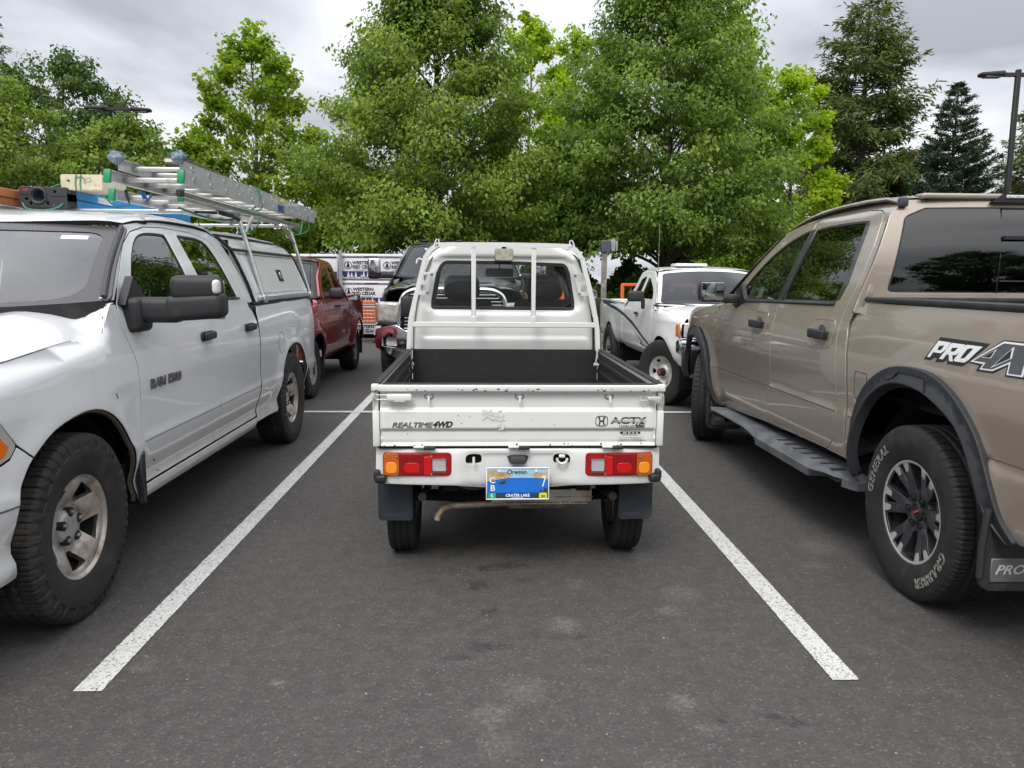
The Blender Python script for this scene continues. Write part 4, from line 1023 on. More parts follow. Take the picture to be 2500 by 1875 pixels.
    whole = [(.60, .36), (2.9, .36), (2.95, .80), (2.95, 1.22), (2.48, 1.25), (2.44, 1.6), (2.2, 1.74), (1.1, 1.71), (.75, 1.50), (.52, 1.30), (.30, 1.10), (.52, .9)]
    D['liner'] = [(whole, [inset(fwin, -.03), inset(rwin, -.03)]), ([(3.0, 1.0), (4.45, 1.0), (4.45, 1.2), (3.0, 1.2)], [])]
    D['ylen'] = (-.85, 4.45); D['floor'] = .50; D['cab'] = (.25, 2.45, 1.25); D['rear_seat'] = True
    D['dash'] = pm('pale_dash', (.42, .43, .36), .7); D['seat'] = pm('grey_seat', (.16, .165, .17), .9)
    # bonnet, roof, screen
    ztr = prof([-1.1, -.8, 0, .30, .42], [1.04, 1.10, 1.175, 1.195, 1.22], .05)
    def SH(u, v):
        u = np.asarray(u, float); v = np.asarray(v, float); e = np.abs(u)
        zc = np.interp(v, [-.95, -.80, -.4, .1, .42], [1.04, 1.125, 1.205, 1.276, 1.312])
        cr = .030*np.exp(-((e-.62)/.10)**2)          # raised shoulder of the bonnet
        dome = .012*sst(.38, .30, e)
        zb_ = zc+cr*.6+dome-.02*e
        q = np.clip((e-.70)/.205, 0, 1.15)**2.2
        ed = ztr(v)-.004+.0*e
        w = sst(.27, .39, v)*sst(.78, .90, e)
        return (u, v, zb_+(ed-zb_)*q*(1-w)+w*(1.318+.3*(e-.9)-zb_)*sst(.78, .95, e))
    hy = lambda x: -.93+.16*(abs(x)/.9)**2
    hood = [(x, hy(x)) for x in np.linspace(-.80, .80, 13)]+[(.885, -.66), (.905, -.3), (.905, .16), (.885, .28), (.80, .335)]+[(x, .345) for x in np.linspace(.7, -.7, 9)]+[(-.80, .335), (-.885, .28), (-.905, .16), (-.905, -.3), (-.885, -.66)]
    SWD = crossfn(.955, .765, .215, .375, .865, 1.01, 1.304, 1.345, 1.732, 1.722)
    wso = rc([(-1.02, 0, .08), (1.02, 0, .08), (1.02, 1.0, .03), (-1.02, 1.0, .03)], .05, 6)
    glassp = rc([(-.905, .065, .2), (.905, .065, .2), (.915, .915, .12), (-.915, .915, .12)], .1, 7)
    xr = lambda v: np.interp(v, [.8, 1.0, 1.3, 2.4, 2.52], [.765, .775, .745, .74, .76])
    ze = lambda v: np.interp(v, [.85, 1.0, 1.16, 1.35, 1.7, 2.1, 2.33, 2.47, 2.6], [1.722, 1.732, 1.76, 1.78, 1.789, 1.788, 1.771, 1.73, 1.70])
    SR = roof_fn(xr, .86, 2.52, 0, 0, ze, prof([.7, .87, 1.0, 1.25, 1.6, 2.0, 2.4, 2.6], [1.68, 1.735, 1.775, 1.82, 1.856, 1.868, 1.86, 1.84], .05))
    ro = [(x, .868+.142*(abs(x)/.76)**2.2) for x in np.linspace(-.76, .76, 15)]+[(.752, 1.15), (.738, 1.5), (.734, 2.3), (.75, 2.46), (.60, 2.50), (-.60, 2.50), (-.75, 2.46), (-.734, 2.3), (-.738, 1.5), (-.752, 1.15)]
    WS = glass('windscreen_glass', (.80, .85, .82), 1.55, 0, 2.4)
    FR = pm('frit_grey', (.060, .056, .060), .25)
    cowl = [(.905, .16), (.885, .28), (.80, .335), (.72, .315), (.70, .33), (.83, .36), (.93, .40), (.97, .41), (.97, .35), (.96, .28), (.94, .18)]
    D['extra'] = [('bonnet', inset(hood, .003), [], SH, None, dict()), ('fender_top', cowl, [], SH, None, dict(res=.03, darklip=False, lip=.006)), ('fender_top', [(-x, y) for x, y in cowl], [], SH, None, dict(res=.03, darklip=False, lip=.006)), ('roof', ro, [], SR, None, dict(res=.06)),
                  ('windscreen_frit', wso, [glassp], SWD, FR, dict(lip=.012, off=-.004)), ('windscreen', inset(glassp, -.012), [], SWD, WS, dict(lip=0, off=-.009, res=.12))]
    build_pickup(T, D)
    S1 = D['S1']
    # plinth under bonnet / cowl
    m = MB(); m.box((0, -.1, 1.0), (1.6, 1.2, .02)); m.box((0, .30, 1.16), (1.75, .3, .06)); m.build('engine_bay_cover', LINER, T)
    m = MB()
    for x in (-.35, .35): m.tube([(x, .245, 1.272), (x-.25, .27, 1.292), (x-.62, .34, 1.335)], .011, 6)
    m.build('wiper', BLACK, T)
    m = MB(); U = np.linspace(-1, 1, 25); P0 = np.array(SWD(U, U*0)).T
    V = [tuple(p+np.array([0, -.004, .004])) for p in P0]+[(p[0], p[1]+.01, p[2]-.075) for p in P0]; m.add(V, [(i, i+1, 26+i, 25+i) for i in range(24)]); m.build('cowl_grille', BLACK, T)
    # screen pillar trim strips, sticker, mirror inside
    for s in (1, -1):
        P = [np.array(SWD(s*.985, v)).ravel() for v in np.linspace(.05, .99, 9)]
        m = MB(); m.tube([(p[0]+s*.006, p[1]-.004, p[2]+.004) for p in P], .013, 6, flat=.8); m.build('pillar_trim', GREYP, T)
    m = MB(); dist_poly(m, rect(.68, .815, .83, .865), SWD, h=-.009); m.build('screen_sticker', pm('pale_sticker', (.62, .72, .72), .5), T)
    # grille and lamp at the nose
    m = MB(); m.rbox((0, -.93, .90), (1.06, .10, .34), .05, 3, 0)
    for i in (-1, 1):
        for j in range(2): m.rbox((i*.26, -.982, .83+j*.15), (.46, .02, .12), .02, 2, 1)
    m.rbox((0, -1.0, .9), (.04, .03, .32), .01, 1, 0); m.rbox((0, -1.0, .905), (1.0, .03, .035), .01, 1, 0); m.build('grille', [CHROME, BLACK], T)
    m = MB(); m.rbox((0, -.97, .56), (1.62, .22, .30), .06, 3); m.rbox((0, -.95, .36), (1.3, .16, .12), .03, 2, 1); m.build('front_bumper', [WP, GREYP], T)
    HL = pm('lamp_clear', (.40, .40, .37), .10, coat=1, var=.08, vs=6); AM = lens('ram_amber', (.75, .16, .01))
    for s in (1, -1):
        S = D['S%d' % s]; n = pnode('headlamp', T)
        o = [(-.705, 1.085), (-.695, .90), (-.615, .80), (-.625, .765), (-.72, .735), (-.93, .72), (-.96, .98), (-.85, 1.07)]
        o = [(-.612, 1.112), (-.505, .955), (-.422, .846), (-.458, .806), (-.53, .783), (-.75, .745), (-.98, .74), (-.98, 1.0), (-.80, 1.09)]
        m = MB(); P = [np.array(S(a, .625)).ravel() for a in np.linspace(-.45, -1.0, 12)]; m.tube([(p[0]-s*.0005, p[1], p[2]) for p in P], .004, 5); m.build('bumper_joint', pm('gap_dark', (.05, .05, .05), .6), T)
        panel('lamp_housing', inset(rc(o, .02), G), [], S, HL, n, res=.03, lip=.03, flip=s < 0, off=.004)
        panel('side_marker', rc([(-.515, .900), (-.470, .850), (-.490, .818), (-.66, .800), (-.66, .93)], .012), [], S, AM, n, res=.03, lip=.01, flip=s < 0, off=.008)
    for s in (1, -1):
        S = D['S%d' % s]; fl = s < 0
        # arch lips, mud guards
        for pts, yc in ((fa, 0), (ra, 3.57)):
            m = MB(); P = [np.array(S(a, b)).ravel() for a, b in pts]
            m.tube([(p[0]-s*.022, p[1], p[2]) for p in P], .012, 5); m.build('arch_lip', pm('grimy_arch', (.085, .068, .05), .8), T)
            m = MB(); m.rbox((s*.965, yc+(.545 if yc == 0 else .535), .47), (.10, .018, .27), .006, 1); m.rbox((s*1.0, yc+.53, .47), (.03, .05, .25), .008, 1); m.build('splash_guard', BLACK, T)
        # door handles
        for y in (1.40, 2.24):
            m = MB(); X = float(S(y+.17, 1.11)[0])
            m.rbox((X+s*.012, y+.085, 1.105), (.018, .175, .058), .009, 2); m.rbox((X+s*.032, y+.085, 1.104), (.022, .17, .046), .011, 3, M=Matrix.Rotation(.03, 4, 'X')); m.build('door_handle', BLACK, T)
        m = MB(); c = [(3.17+.088*math.cos(a), .925+.088*math.sin(a)) for a in np.linspace(0, 2*PI, 30)[:-1]]
        P = [np.array(S(a, b)).ravel() for a, b in c]; m.tube([(p[0]-s*.0005, p[1], p[2]) for p in P], .0028, 4, closed=True); m.build('fuel_door_edge', pm('gap_grey', (.16, .16, .16), .6), T)
        # shade under the door crease, painted as a grey line, and window sill strips
        m = MB(); P = [np.array(S(a, .645)).ravel() for a in np.linspace(.57, 2.56, 24)]; m.tube([(p[0]-s*.0005, p[1], p[2]) for p in P], .0032, 4); m.build('crease_shade_line', pm('crease_shade_grey', (.2, .2, .2), .6), T)
        m = MB(); P = [np.array(S(a, 1.312)).ravel() for a in np.linspace(1.70, 2.28, 8)]; m.tube([(p[0]+s*.002, p[1], p[2]) for p in P], .008, 5); m.build('sill_strip', BLACK, T)
        m = MB(); P = [np.array(S(a, 1.322)).ravel() for a in np.linspace(.74, 1.52, 8)]; m.tube([(p[0]+s*.002, p[1], p[2]) for p in P], .008, 5); m.build('sill_strip', BLACK, T)
        # tow mirror
        n = pnode('tow_mirror', T)
        m = MB(); m.prism([(.50, 1.325), (.56, 1.31), (.78, 1.31), (.60, 1.46)][::1], s*.945, s*.985, 'x'); m.rbox((s*.99, .60, 1.275), (.11, .15, .17), .03, 3)
        m.rbox((s*1.10, .60, 1.298), (.24, .11, .125), .035, 3); m.build('mirror_arm', BLACK, n)
        m = MB(); m.rbox((s*1.285, .60, 1.305), (.285, .12, .125), .035, 4, f=lambda x, y, z: (x, y, z+.02*(x*s > 0)*(abs(x)/.14))); m.rbox((s*1.29, .60, 1.405), (.245, .11, .125), .04, 4); m.build('mirror_shell', BLACK, n)
        m = MB(); m.rbox((s*1.398, .560, 1.412), (.034, .060, .070), .018, 3); m.build('mirror_indicator', pm('clear_indicator', (.6, .6, .58), .15, coat=.8, var=.15, vs=60), n)
        m = MB(); m.rbox((s*1.29, .662, 1.345), (.22, .006, .19), .02, 2); m.build('mirror_glass', CHROME, n)
    m = MB(); lettering(m, 'RAM 1500', .068, S1, (.855, .918), xs=1.30, h=.004, extrude=.004, offset=.0022); m.build('badge', pm('badge_grey', (.20, .20, .21), .3, .7), T)
    # scratches near the arch
    m = MB()
    for a, b, c, d in ((.300, .925, .315, .90), (.72, .52, .76, .50), (.66, .47, .70, .46), (.8, .44, .84, .43)): dist_poly(m, [(a, b), (c, d), (c+.006, d+.002), (a+.006, b+.004)], S1, h=.0004)
    m.build('scratch', pm('scratch_dark', (.06, .05, .04), .8), T)
    # tailgate, rear bumper, tail lamps
    m = MB(); m.rbox((0, 4.50, .93), (1.62, .05, .58), .02, 2); m.build('tailgate', WP, T)
    m = MB(); m.rbox((0, 4.60, .52), (1.90, .16, .20), .03, 2); m.build('rear_bumper', CHROME, T)
    # ---- canopy over the bed
    W0 = 1.01
    coff = prof([1.20, 1.27, 1.34, 1.60, 1.655, 1.67, 1.73, 1.765, 1.785], [.060, .066, .075, .165, .185, .187, .235, .30, .40], .008)
    CW = pm('canopy_white', (.72, .73, .73), .25, coat=.8, coatr=.05, var=.02, vs=3)
    for s in (1, -1):
        S = lambda u, v, s=s: (s*(W0-coff(v))+0*np.asarray(u), u, v)
        cf = [(2.66, 1.270), (4.47, 1.290), (4.40, 1.50), (4.33, 1.64), (4.29, 1.70), (4.22, 1.75), (4.12, 1.775), (2.40, 1.775), (2.47, 1.74), (2.53, 1.66), (2.58, 1.55), (2.62, 1.40)]
        cw = rc([(2.78, 1.325), (4.40, 1.335), (4.31, 1.645), (2.66, 1.640)], .025)
        panel('canopy_side', cf, [cw], S, CW, T, res=.06, lip=.02, flip=s < 0)
        d = panel('canopy_hatch', inset(cw, .012), [], S, CW, T, res=.08, lip=.012, flip=s < 0, off=-.006)
        m = MB(); m.rbox((s*(W0-.125), 3.64, 1.475), (.012, .135, .105), .02, 3, M=Matrix.Rotation(-s*.32, 4, 'Y'))
        m.build('hatch_latch', BLACK, T)
        m = MB(); m.rbox((s*(W0-.116), 3.64, 1.475), (.012, .055, .06), .01, 2, M=Matrix.Rotation(-s*.32, 4, 'Y')); m.build('latch_handle', CHROME, T)
        m = MB(); P = [np.array(S(a, 1.663)).ravel() for a in np.linspace(2.50, 4.30, 12)]; m.tube([(p[0]+s*.006, p[1], p[2]) for p in P], .016, 6, flat=.6); m.build('hatch_seal', BLACK, T)
        m = MB(); P = [np.array(S(a, b)).ravel() for a, b in cf[-6:]+[cf[0]]]; m.tube([(p[0]+s*.004, p[1], p[2]) for p in P], .013, 6); m.build('canopy_edge_seal', BLACK, T)
        m = MB(); P = [np.array(S(a, b)).ravel() for a, b in cf[1:7]]; m.tube([(p[0]+s*.004, p[1], p[2]) for p in P], .010, 6); m.build('canopy_edge_seal', BLACK, T)
        m = MB(); m.rbox((s*(W0-.07), 3.55, 1.262), (.03, 1.85, .022), .005, 1); m.build('canopy_gasket', BLACK, T)
        m = MB(); m.rbox((s*(W0-.058), 3.60, 1.296), (.026, 1.66, .034), .004, 1); m.build('canopy_base_rail', ALU, T)
    xr2 = lambda v: np.asarray(v)*0+W0-.30
    SC2 = roof_fn(xr2, 2.40, 4.25, 1.800, 1.795, lambda v: 1.776+0*np.asarray(v))
    panel('canopy_roof', rect(-W0+.31, 2.42, W0-.31, 4.16), [], SC2, CW, T, res=.08, lip=.01)
    m = MB(); m.box((0, 2.56, 1.50), (1.60, .03, .46)); m.build('canopy_front', LINER, T)
    m = MB(); m.rbox((0, 4.38, 1.50), (1.5, .03, .42), .01, 1, M=Matrix.Rotation(.25, 4, 'X')); m.build('canopy_rear_door', CW, T)
    # ---- ladder rack: part of the truck
    n = pnode('ladder_rack', T)
    for y in (2.90, 4.48):
        for s in (1, -1):
            m = MB(); m.tube([(s*.955, y, 1.285), (s*.77, y, 1.955)], .021, 8, flat=.8); m.rbox((s*.955, y, 1.29), (.035, .085, .06), .006, 1); m.build('rack_leg', ALU, n)
            for dy in (.35,):
                m = MB(); m.tube([(s*.82, y, 1.78), (s*.78, y+(dy if y < 4 else -dy), 1.945)], .012, 6); m.build('rack_brace', ALU, n)
        m = MB(); m.rbox((0, y, 1.955), (1.72, .040, .032), .006, 2); m.build('rack_crossbar', ALU, n)
    for s in (1, -1):
        m = MB(); m.rbox((s*.862, 3.03, 1.955), (.030, 2.95, .034), .005, 1); m.build('rack_side_rail', ALU, n)
        m = MB(); m.rbox((s*.862, 1.555, 1.957), (.036, .05, .042), .005, 1); m.build('rack_end_cap', BLACK, n)
    # wheels
    pr = wheel_proto(ram_wheel)
    for s in (1, -1):
        for y in (0, 3.57): wheel_at(T, pr, s*.872, y, .400, s, 0)
    return T, D
RAM, RD = work_pickup()
# ------------------------------------------------------------------ tan crew-cab pickup on the right (seen from its left rear)
def titan_wheel(n):
    R, Rr = .405, .237
    mkobj('tyre', tyre_mesh('ht_tyre', R, Rr, .275, 'HT', 56, 8, TIRE_BR), n)
    GR = pm('dark_alloy', (.060, .064, .072), .38, .55, coat=.4, var=.12, vs=20, dirt=(.12, .11, .10), dlo=.6, dhi=.9, dsc=14)
    SV = pm('machined_alloy', (.52, .52, .51), .34, .45, bump=.03, bs=200, var=.06)
    S6 = PI/3
    def hf(r, a):
        sp = np.cos(6*(a))           # spokes centred at k*60 deg
        return .112-.008*sst(.232, .222, r)-.018*sst(.215, .12, r)-.012*sst(.12, .06, r)+.006*sp*sst(.2, .12, r)
    big = [rot2(sector(.092, .224, .17, .235, .012), S6*k+S6/2) for k in range(6)]
    sml = [rot2(sector(.150, .224, .035, .085, .006), S6*k) for k in range(6)]
    p, S = rim_panel('rim', Rr+.006, big+sml, hf, GR, n, res=.010, lip=.055)
    m = MB()
    for k in range(6):
        for sg in (-1, 1):
            a0, a1 = S6*k+sg*.098, S6*k+sg*.275
            P = [pol(.186, a0+sg*.02), pol(.229, a0), pol(.2295, a1), pol(.190, a1-sg*.045)]
            if sg < 0: P = P[::-1]
            dist_poly(m, rc(P, .003, 2), S, h=.0012, th=.0012)
    m.lathe([(.1105, .228), (.1135, .231), (.1142, .238), (.112, .2435), (.095, .2445)], 96)
    m.build('machined_faces', SV, n)
    m = MB(); barrel(m, Rr+.004, .25, .065); m.lathe([(-.03, 0), (-.03, .21)], 32); m.build('rim_barrel', DARK, n)  # dark colour stands in for shade inside the wheel
    brake(n, .165, .02)
    m = MB(); m.lathe([(.06, .046), (.083, .045), (.087, .040), (.083, .036), (.084, 0)], 32); m.lathe([(.083, .030), (.0865, .028), (.083, .026)], 28)
    m.build('centre_cap', BLACK, n)
    m = MB(); m.rbox((.0865, 0, 0), (.003, .042, .010), .001, 1, M=Matrix.Rotation(.5, 4, 'X')); m.build('cap_emblem', pm('emblem_red', (.50, .05, .02), .4), n)
    for k in range(6):
        m = MB(); a = S6*k+.0; y, z = .068*math.cos(a), .068*math.sin(a)
        m.lathe([(.070, .019), (.0865, .0185), (.086, .0155)], 14, (0, y, z)); m.lathe([(.05, .011), (.082, .0105), (.086, .007), (.086, 0)], 6, (0, y, z)); m.build('lug_nut', DARK, n)
    m = MB(); wx = wall_x(R, Rr, .275)
    wall_text(m, 'GENERAL', PI-.47, .322, .062, wx, h=.0012, outline=.0008, spacing=1.15, shear=.1); LW = pm('white_outline', (.42, .41, .37), .7); m.build('sidewall_word', LW, n); m = MB(); wall_text(m, 'GRABBER', -.72, .322, .062, wx, h=.0012, outline=.0008, spacing=1.15, shear=.1)
    m.build('sidewall_word', LW, n)
def tan_pickup():
    TP = pm('tan_metallic', (.325, .275, .228), .25, .35, coat=1, coatr=.03, flake=.14, var=.01, low=((.17, .14, .11), .6, .25))
    T = thing('crew_pickup', 'tan crew cab pickup with black wheel arch flares, tail towards the camera', 'pickup truck', (2.965, 6.905, 0), PI)
    Y = lambda pts: [(6.905-a, b) for a, b in pts]
    D = dict(W=1.015, R=.405, wb=3.55, paint=TP, archr=.50, archsq=1.0, res=.05, hubz=.40)
    D['off'] = ([.36, .42, .50, .58, .70, .735, .750, .765, .80, .95, 1.08, 1.18, 1.28, 1.34, 1.40, 1.60, 1.80, 1.87, 1.94],
                [.11, .055, .022, .008, .004, .004, .002, .014, .010, .002, .006, .024, .050, .066, .085, .160, .245, .285, .36])
    D['zt'] = ([-1.1, -.8, 0, .45, .60, .75, 3, 5], [1.16, 1.20, 1.245, 1.27, 1.7, 2.6, 2.6, 2.6])
    D['plan'] = ([-1.1, -.95, -.8, -.4, 0, 3.9, 4.5, 4.9], [.34, .20, .10, .02, 0, 0, .008, .03])
    D['bulge'] = .022
    ra = [(3.55-.50, .44), (3.55-.50, .62), (3.55-.45, .79), (3.55-.34, .91), (3.55-.18, .985), (3.55-.02, 1.00), (3.55+.16, .975), (3.55+.36, .88), (3.55+.49, .72), (3.55+.565, .57), (3.55+.66, .48)]
    fa = [(-.52, .50), (-.50, .66), (-.44, .80), (-.30, .92), (-.12, .965), (.05, .96), (.22, .89), (.34, .78), (.42, .64), (.46, .50), (.48, .40)]
    fa = spline(fa, 3, False); ra = spline(ra, 3, False)
    ro = spline([(3.55-.555, .44), (3.55-.56, .60), (3.55-.53, .76), (3.55-.47, .88), (3.55-.36, .98), (3.55-.20, 1.052), (3.55-.02, 1.07), (3.55+.16, 1.05), (3.55+.32, .98), (3.55+.46, .86), (3.55+.56, .70), (3.55+.63, .57), (3.55+.70, .49)], 3, False)
    fo = spline([(-.60, .52), (-.585, .70), (-.52, .86), (-.38, .985), (-.18, 1.045), (.02, 1.035), (.20, .97), (.34, .87), (.45, .72), (.52, .55), (.56, .44), (.66, .415)], 3, False)
    e_fd = [(.60, .39), (.50, .52), (.465, .66), (.455, .80), (.460, .98), (.485, 1.09), (.57, 1.18), (.66, 1.245), (.73, 1.31)]
    top = [(.87, 1.45), (1.03, 1.575), (1.22, 1.70), (1.42, 1.79), (1.64, 1.845), (1.85, 1.868), (2.15, 1.878), (2.45, 1.872), (2.60, 1.86), (2.655, 1.835)]
    e_rd = [(2.685, 1.78), (2.725, 1.66), (2.742, 1.52), (2.738, 1.40), (2.70, 1.27), (2.705, 1.16), (2.745, .98), (2.772, .84), (2.776, .70), (2.765, .58), (2.66, .50)]
    ys = 1.755
    front_door = [(.62, .405), (1.73, .475), (ys-.01, .60), (ys+.01, .74), (ys+.012, .90), (ys-.02, 1.18), (ys-.02, 1.32), (ys+.02, 1.857)]+[p for p in top[::-1] if p[0] < ys+.02]+e_fd[::-1][:-1]
    rear_door = [(1.73, .475), (2.66, .50)]+e_rd[::-1][1:]+[p for p in top[::-1] if p[0] > ys+.02]+[(ys+.02, 1.857), (ys-.02, 1.32), (ys-.02, 1.18), (ys+.012, .90), (ys+.01, .74), (ys-.01, .60)]
    fwin = [(.86, 1.265), (1.05, 1.315), (1.60, 1.322)]+[(1.70, 1.322), (1.745, 1.795)]+spline([(1.72, 1.80), (1.55, 1.765), (1.38, 1.71), (1.20, 1.62), (1.03, 1.50), (.90, 1.38), (.86, 1.32)], 3, False)
    rwin = [(1.77, 1.328), (2.55, 1.338)]+spline([(2.60, 1.36), (2.625, 1.45), (2.60, 1.60), (2.57, 1.75), (2.545, 1.795), (2.50, 1.81), (2.2, 1.815), (1.95, 1.81), (1.83, 1.80)], 3, False)
    G = .005
    pil = [(.60, 1.25), (.72, 1.305)]+top+e_rd+[(2.905, .50), (2.895, .62), (2.885, .80), (2.868, .98), (2.825, 1.15), (2.79, 1.24), (2.83, 1.32), (2.885, 1.375)]
    pil += [(2.862, 1.50), (2.84, 1.62), (2.815, 1.74), (2.79, 1.84), (2.75, 1.893), (2.64, 1.918), (2.4, 1.925), (2.1, 1.922), (1.85, 1.912), (1.62, 1.888), (1.40, 1.835), (1.19, 1.748), (1.00, 1.625), (.83, 1.49), (.66, 1.36), (.52, 1.275)]
    fender = [(.50, .50)]+e_fd[1:-1]+[(.70, 1.285), (.60, 1.28), (.50, 1.262), (0, 1.238), (-.4, 1.215), (-.72, 1.185), (-.78, 1.0), (-.70, .85), (-.62, .70)]+fo[2:-3]
    bed = [(2.905, .50)]+[(3.02, .50)]+ro[1:]+[(4.30, .50), (4.52, .56), (4.60, .75), (4.62, 1.1), (4.60, 1.33), (4.57, 1.352), (2.91, 1.352), (2.86, 1.30), (2.825, 1.235), (2.845, 1.16), (2.885, .99), (2.902, .80), (2.912, .62)]
    D['dent'] = lambda u, v: .008*np.exp(-((v-.775)/.006)**2)*(u > 3.9)*1.0
    D['panels'] = [('front_fender', inset(fender, G), [], None), ('front_door', inset(front_door, G), [fwin], None), ('rear_door', inset(rear_door, G), [rwin], None),
                   ('cab_pillar', inset(pil, G*.5), [], None), ('bed_side', inset(bed, G), [], None)]
    D['windows'] = [('front_window', fwin, glass('tan_front_glass', (.55, .62, .58)), BLACK), ('rear_window', rwin, glass('tan_rear_glass', (.12, .13, .13)), BLACK)]
    whole = [(.62, .50), (2.9, .55), (2.95, .80), (2.9, 1.20), (2.83, 1.25), (2.70, 1.80), (2.4, 1.86), (1.7, 1.84), (1.3, 1.70), (.9, 1.40), (.7, 1.22), (.3, 1.1), (.55, .9)]
    D['liner'] = [(whole, [inset(fwin, -.03), inset(rwin, -.03)]), ([(2.9, 1.1), (4.5, 1.1), (4.5, 1.3), (2.9, 1.3)], [])]
    D['ylen'] = (-.85, 4.55); D['floor'] = .58; D['cab'] = (.45, 2.8, 1.30); D['rear_seat'] = True; D['seat'] = pm('dark_seat', (.03, .03, .032), .8)
    offF = prof(D['off'][0], D['off'][1], .07); planF = prof(D['plan'][0], D['plan'][1], .15)
    # roof, bonnet, screens
    xr = lambda v: np.interp(v, [.9, 1.3, 1.6, 2.7, 2.8], [.79, .765, .735, .722, .735])
    ze = lambda v: np.interp(v, [1.0, 1.19, 1.40, 1.62, 1.85, 2.1, 2.4, 2.64, 2.79], [1.63, 1.751, 1.838, 1.890, 1.914, 1.925, 1.928, 1.920, 1.885])
    SR = roof_fn(xr, 1.1, 2.8, 0, 0, ze, prof([.9, 1.15, 1.45, 1.8, 2.2, 2.6, 2.8], [1.70, 1.835, 1.905, 1.935, 1.950, 1.948, 1.925], .06))
    rp = [(x, 1.16+.14*(abs(x)/.76)**2) for x in np.linspace(-.765, .765, 13)]+[(.735, 1.6), (.722, 2.4), (.722, 2.7), (.60, 2.785), (-.60, 2.785), (-.722, 2.7), (-.722, 2.4), (-.735, 1.6)]
    def SH(u, v):
        u = np.asarray(u, float); v = np.asarray(v, float); e = np.abs(u)
        return (u, v, np.interp(v, [-.95, -.7, 0, .5, .7], [1.10, 1.20, 1.27, 1.30, 1.33])-.05*np.clip((e-.70)/.22, 0, 1.1)**2+.02*np.exp(-((e-.55)/.1)**2))
    hood = [(-.84, -.80), (0, -.95), (.84, -.80), (.905, -.5), (.905, .45), (.80, .56), (0, .48), (-.80, .56), (-.905, .45), (-.905, -.5)]
    cowl = [(.905, .30), (.905, .45), (.80, .56), (.76, .58), (.86, .68), (.955, .78), (.965, .60), (.96, .40)]
    def SHc(u, v):
        a, b, c = SH(u, v); w = sst(.45, .72, b); return (a, b, c*(1-w)+1.315*w)
    SWD = crossfn(.965, .765, .42, .66, 1.16, 1.30, 1.315, 1.335, 1.835, 1.80)
    gp = rc([(-.92, .06), (.92, .06), (.92, .92), (-.92, .92)], .08)
    # rear screen: surface faces +y
    SB = crossfn(.952, .742, 2.905, 2.872, 2.80, 2.775, 1.36, 1.36, 1.905, 1.895)
    SB_ = lambda u, v: (lambda r: (r[0], r[1]-.0, r[2]))(SB(u, v))
    gl = rc([(-.885, .075, .06), (.885, .075, .06), (.93, .84, .08), (.80, .925, .05), (-.80, .925, .05), (-.93, .84, .08)], .05, 6)
    BG = glass('tan_back_glass', (.10, .105, .115), 1.6)
    D['extra'] = [('bonnet', inset(hood, G), [], SH, None, dict()), ('roof', rp, [], SR, None, dict(res=.06)),
                  ('fender_top', cowl, [], SHc, None, dict(res=.04)), ('fender_top', [(-x, y) for x, y in cowl], [], SHc, None, dict(res=.04)),
                  ('windscreen_frit', rect(-1.02, 0, 1.02, 1), [gp], SWD, BLACK, dict(lip=.012, off=-.004)), ('windscreen', inset(gp, -.012), [], SWD, glass('tan_screen', (.75, .8, .78)), dict(lip=0, off=-.009, res=.12)),
                  ('cab_back', rc([(-1.02, -.12), (1.02, -.12), (1.025, .86, .08), (.95, 1.0, .03), (-.95, 1.0, .03), (-1.025, .86, .08)], .02), [gl], SB, None, dict(flip=True, res=.05, darklip=False, lip=.03)),
                  ('back_window_seal', inset(gl, -.003), [inset(gl, .012)], SB, BLACK, dict(flip=True, lip=.01, off=-.003)),
                  ('back_window', rc([(-.88, .08, .05), (-.26, .08), (-.26, .92), (-.80, .92, .05), (-.925, .84, .08)], .004, 6)[::1], [], SB, BG, dict(flip=True, lip=.004, off=-.004)),
                  ('back_window', rc([(.26, .08), (.88, .08, .05), (.925, .84, .08), (.80, .92, .05), (.26, .92)], .004, 6), [], SB, BG, dict(flip=True, lip=.004, off=-.004)),
                  ('sliding_window', rc([(-.255, .08), (.255, .08), (.255, .92), (-.255, .92)], .004), [], SB, BG, dict(flip=True, lip=.004, off=-.009))]
    build_pickup(T, D)
    S1 = D['S1']; PB = lambda u, v, o=0: tuple(float(a) for a in (np.array(SB(u, v)).ravel()+np.array([0, o, 0])))
    m = MB(); m.tube([PB(-.25, .62, .004), PB(.25, .62, .004)], .013, 4); m.tube([PB(-.25, .20, .002), PB(.25, .20, .002)], .004, 4, mi=1); m.build('slider_bars', [BLACK, GREYP], T)
    m = MB(); m.tube([PB(-.257, .08, .002), PB(-.257, .92, .002)], .0025, 4); m.tube([PB(.257, .08, .002), PB(.257, .92, .002)], .0025, 4); m.build('slider_joint', LINER, T)
    # roof spoiler lamp and roof ditch strips
    m = MB()
    m.rbox((0, 2.775, 1.918), (1.26, .09, .030), .010, 3, 0); m.build('roof_tail', TP, T)
    m = MB(); m.prism([(-.26, 1.885), (.26, 1.885), (.20, 1.932), (-.20, 1.932)], 2.805, 2.835, 'y', 0)
    m.build('brake_lamp_case', BLACK, T)
    m = MB()
    for x in (-.11, .11): m.rbox((x, 2.838, 1.915), (.16, .008, .018), .004, 1)
    m.build('cargo_lamp', pm('cargo_lens', (.55, .55, .55), .2, coat=.6, var=.3, vs=80), T)
    for s in (1, -1):
        m = MB(); m.tube([(s*xr(v)*.99, v, float(ze(v))-.003) for v in np.linspace(1.25, 2.74, 14)], .013, 6, flat=.9); m.build('roof_ditch_strip', TP, T); m = MB(); m.rbox((s*.728, 2.80, 1.885), (.05, .035, .05), .01, 2); m.build('ditch_end_cap', GREYP, T)
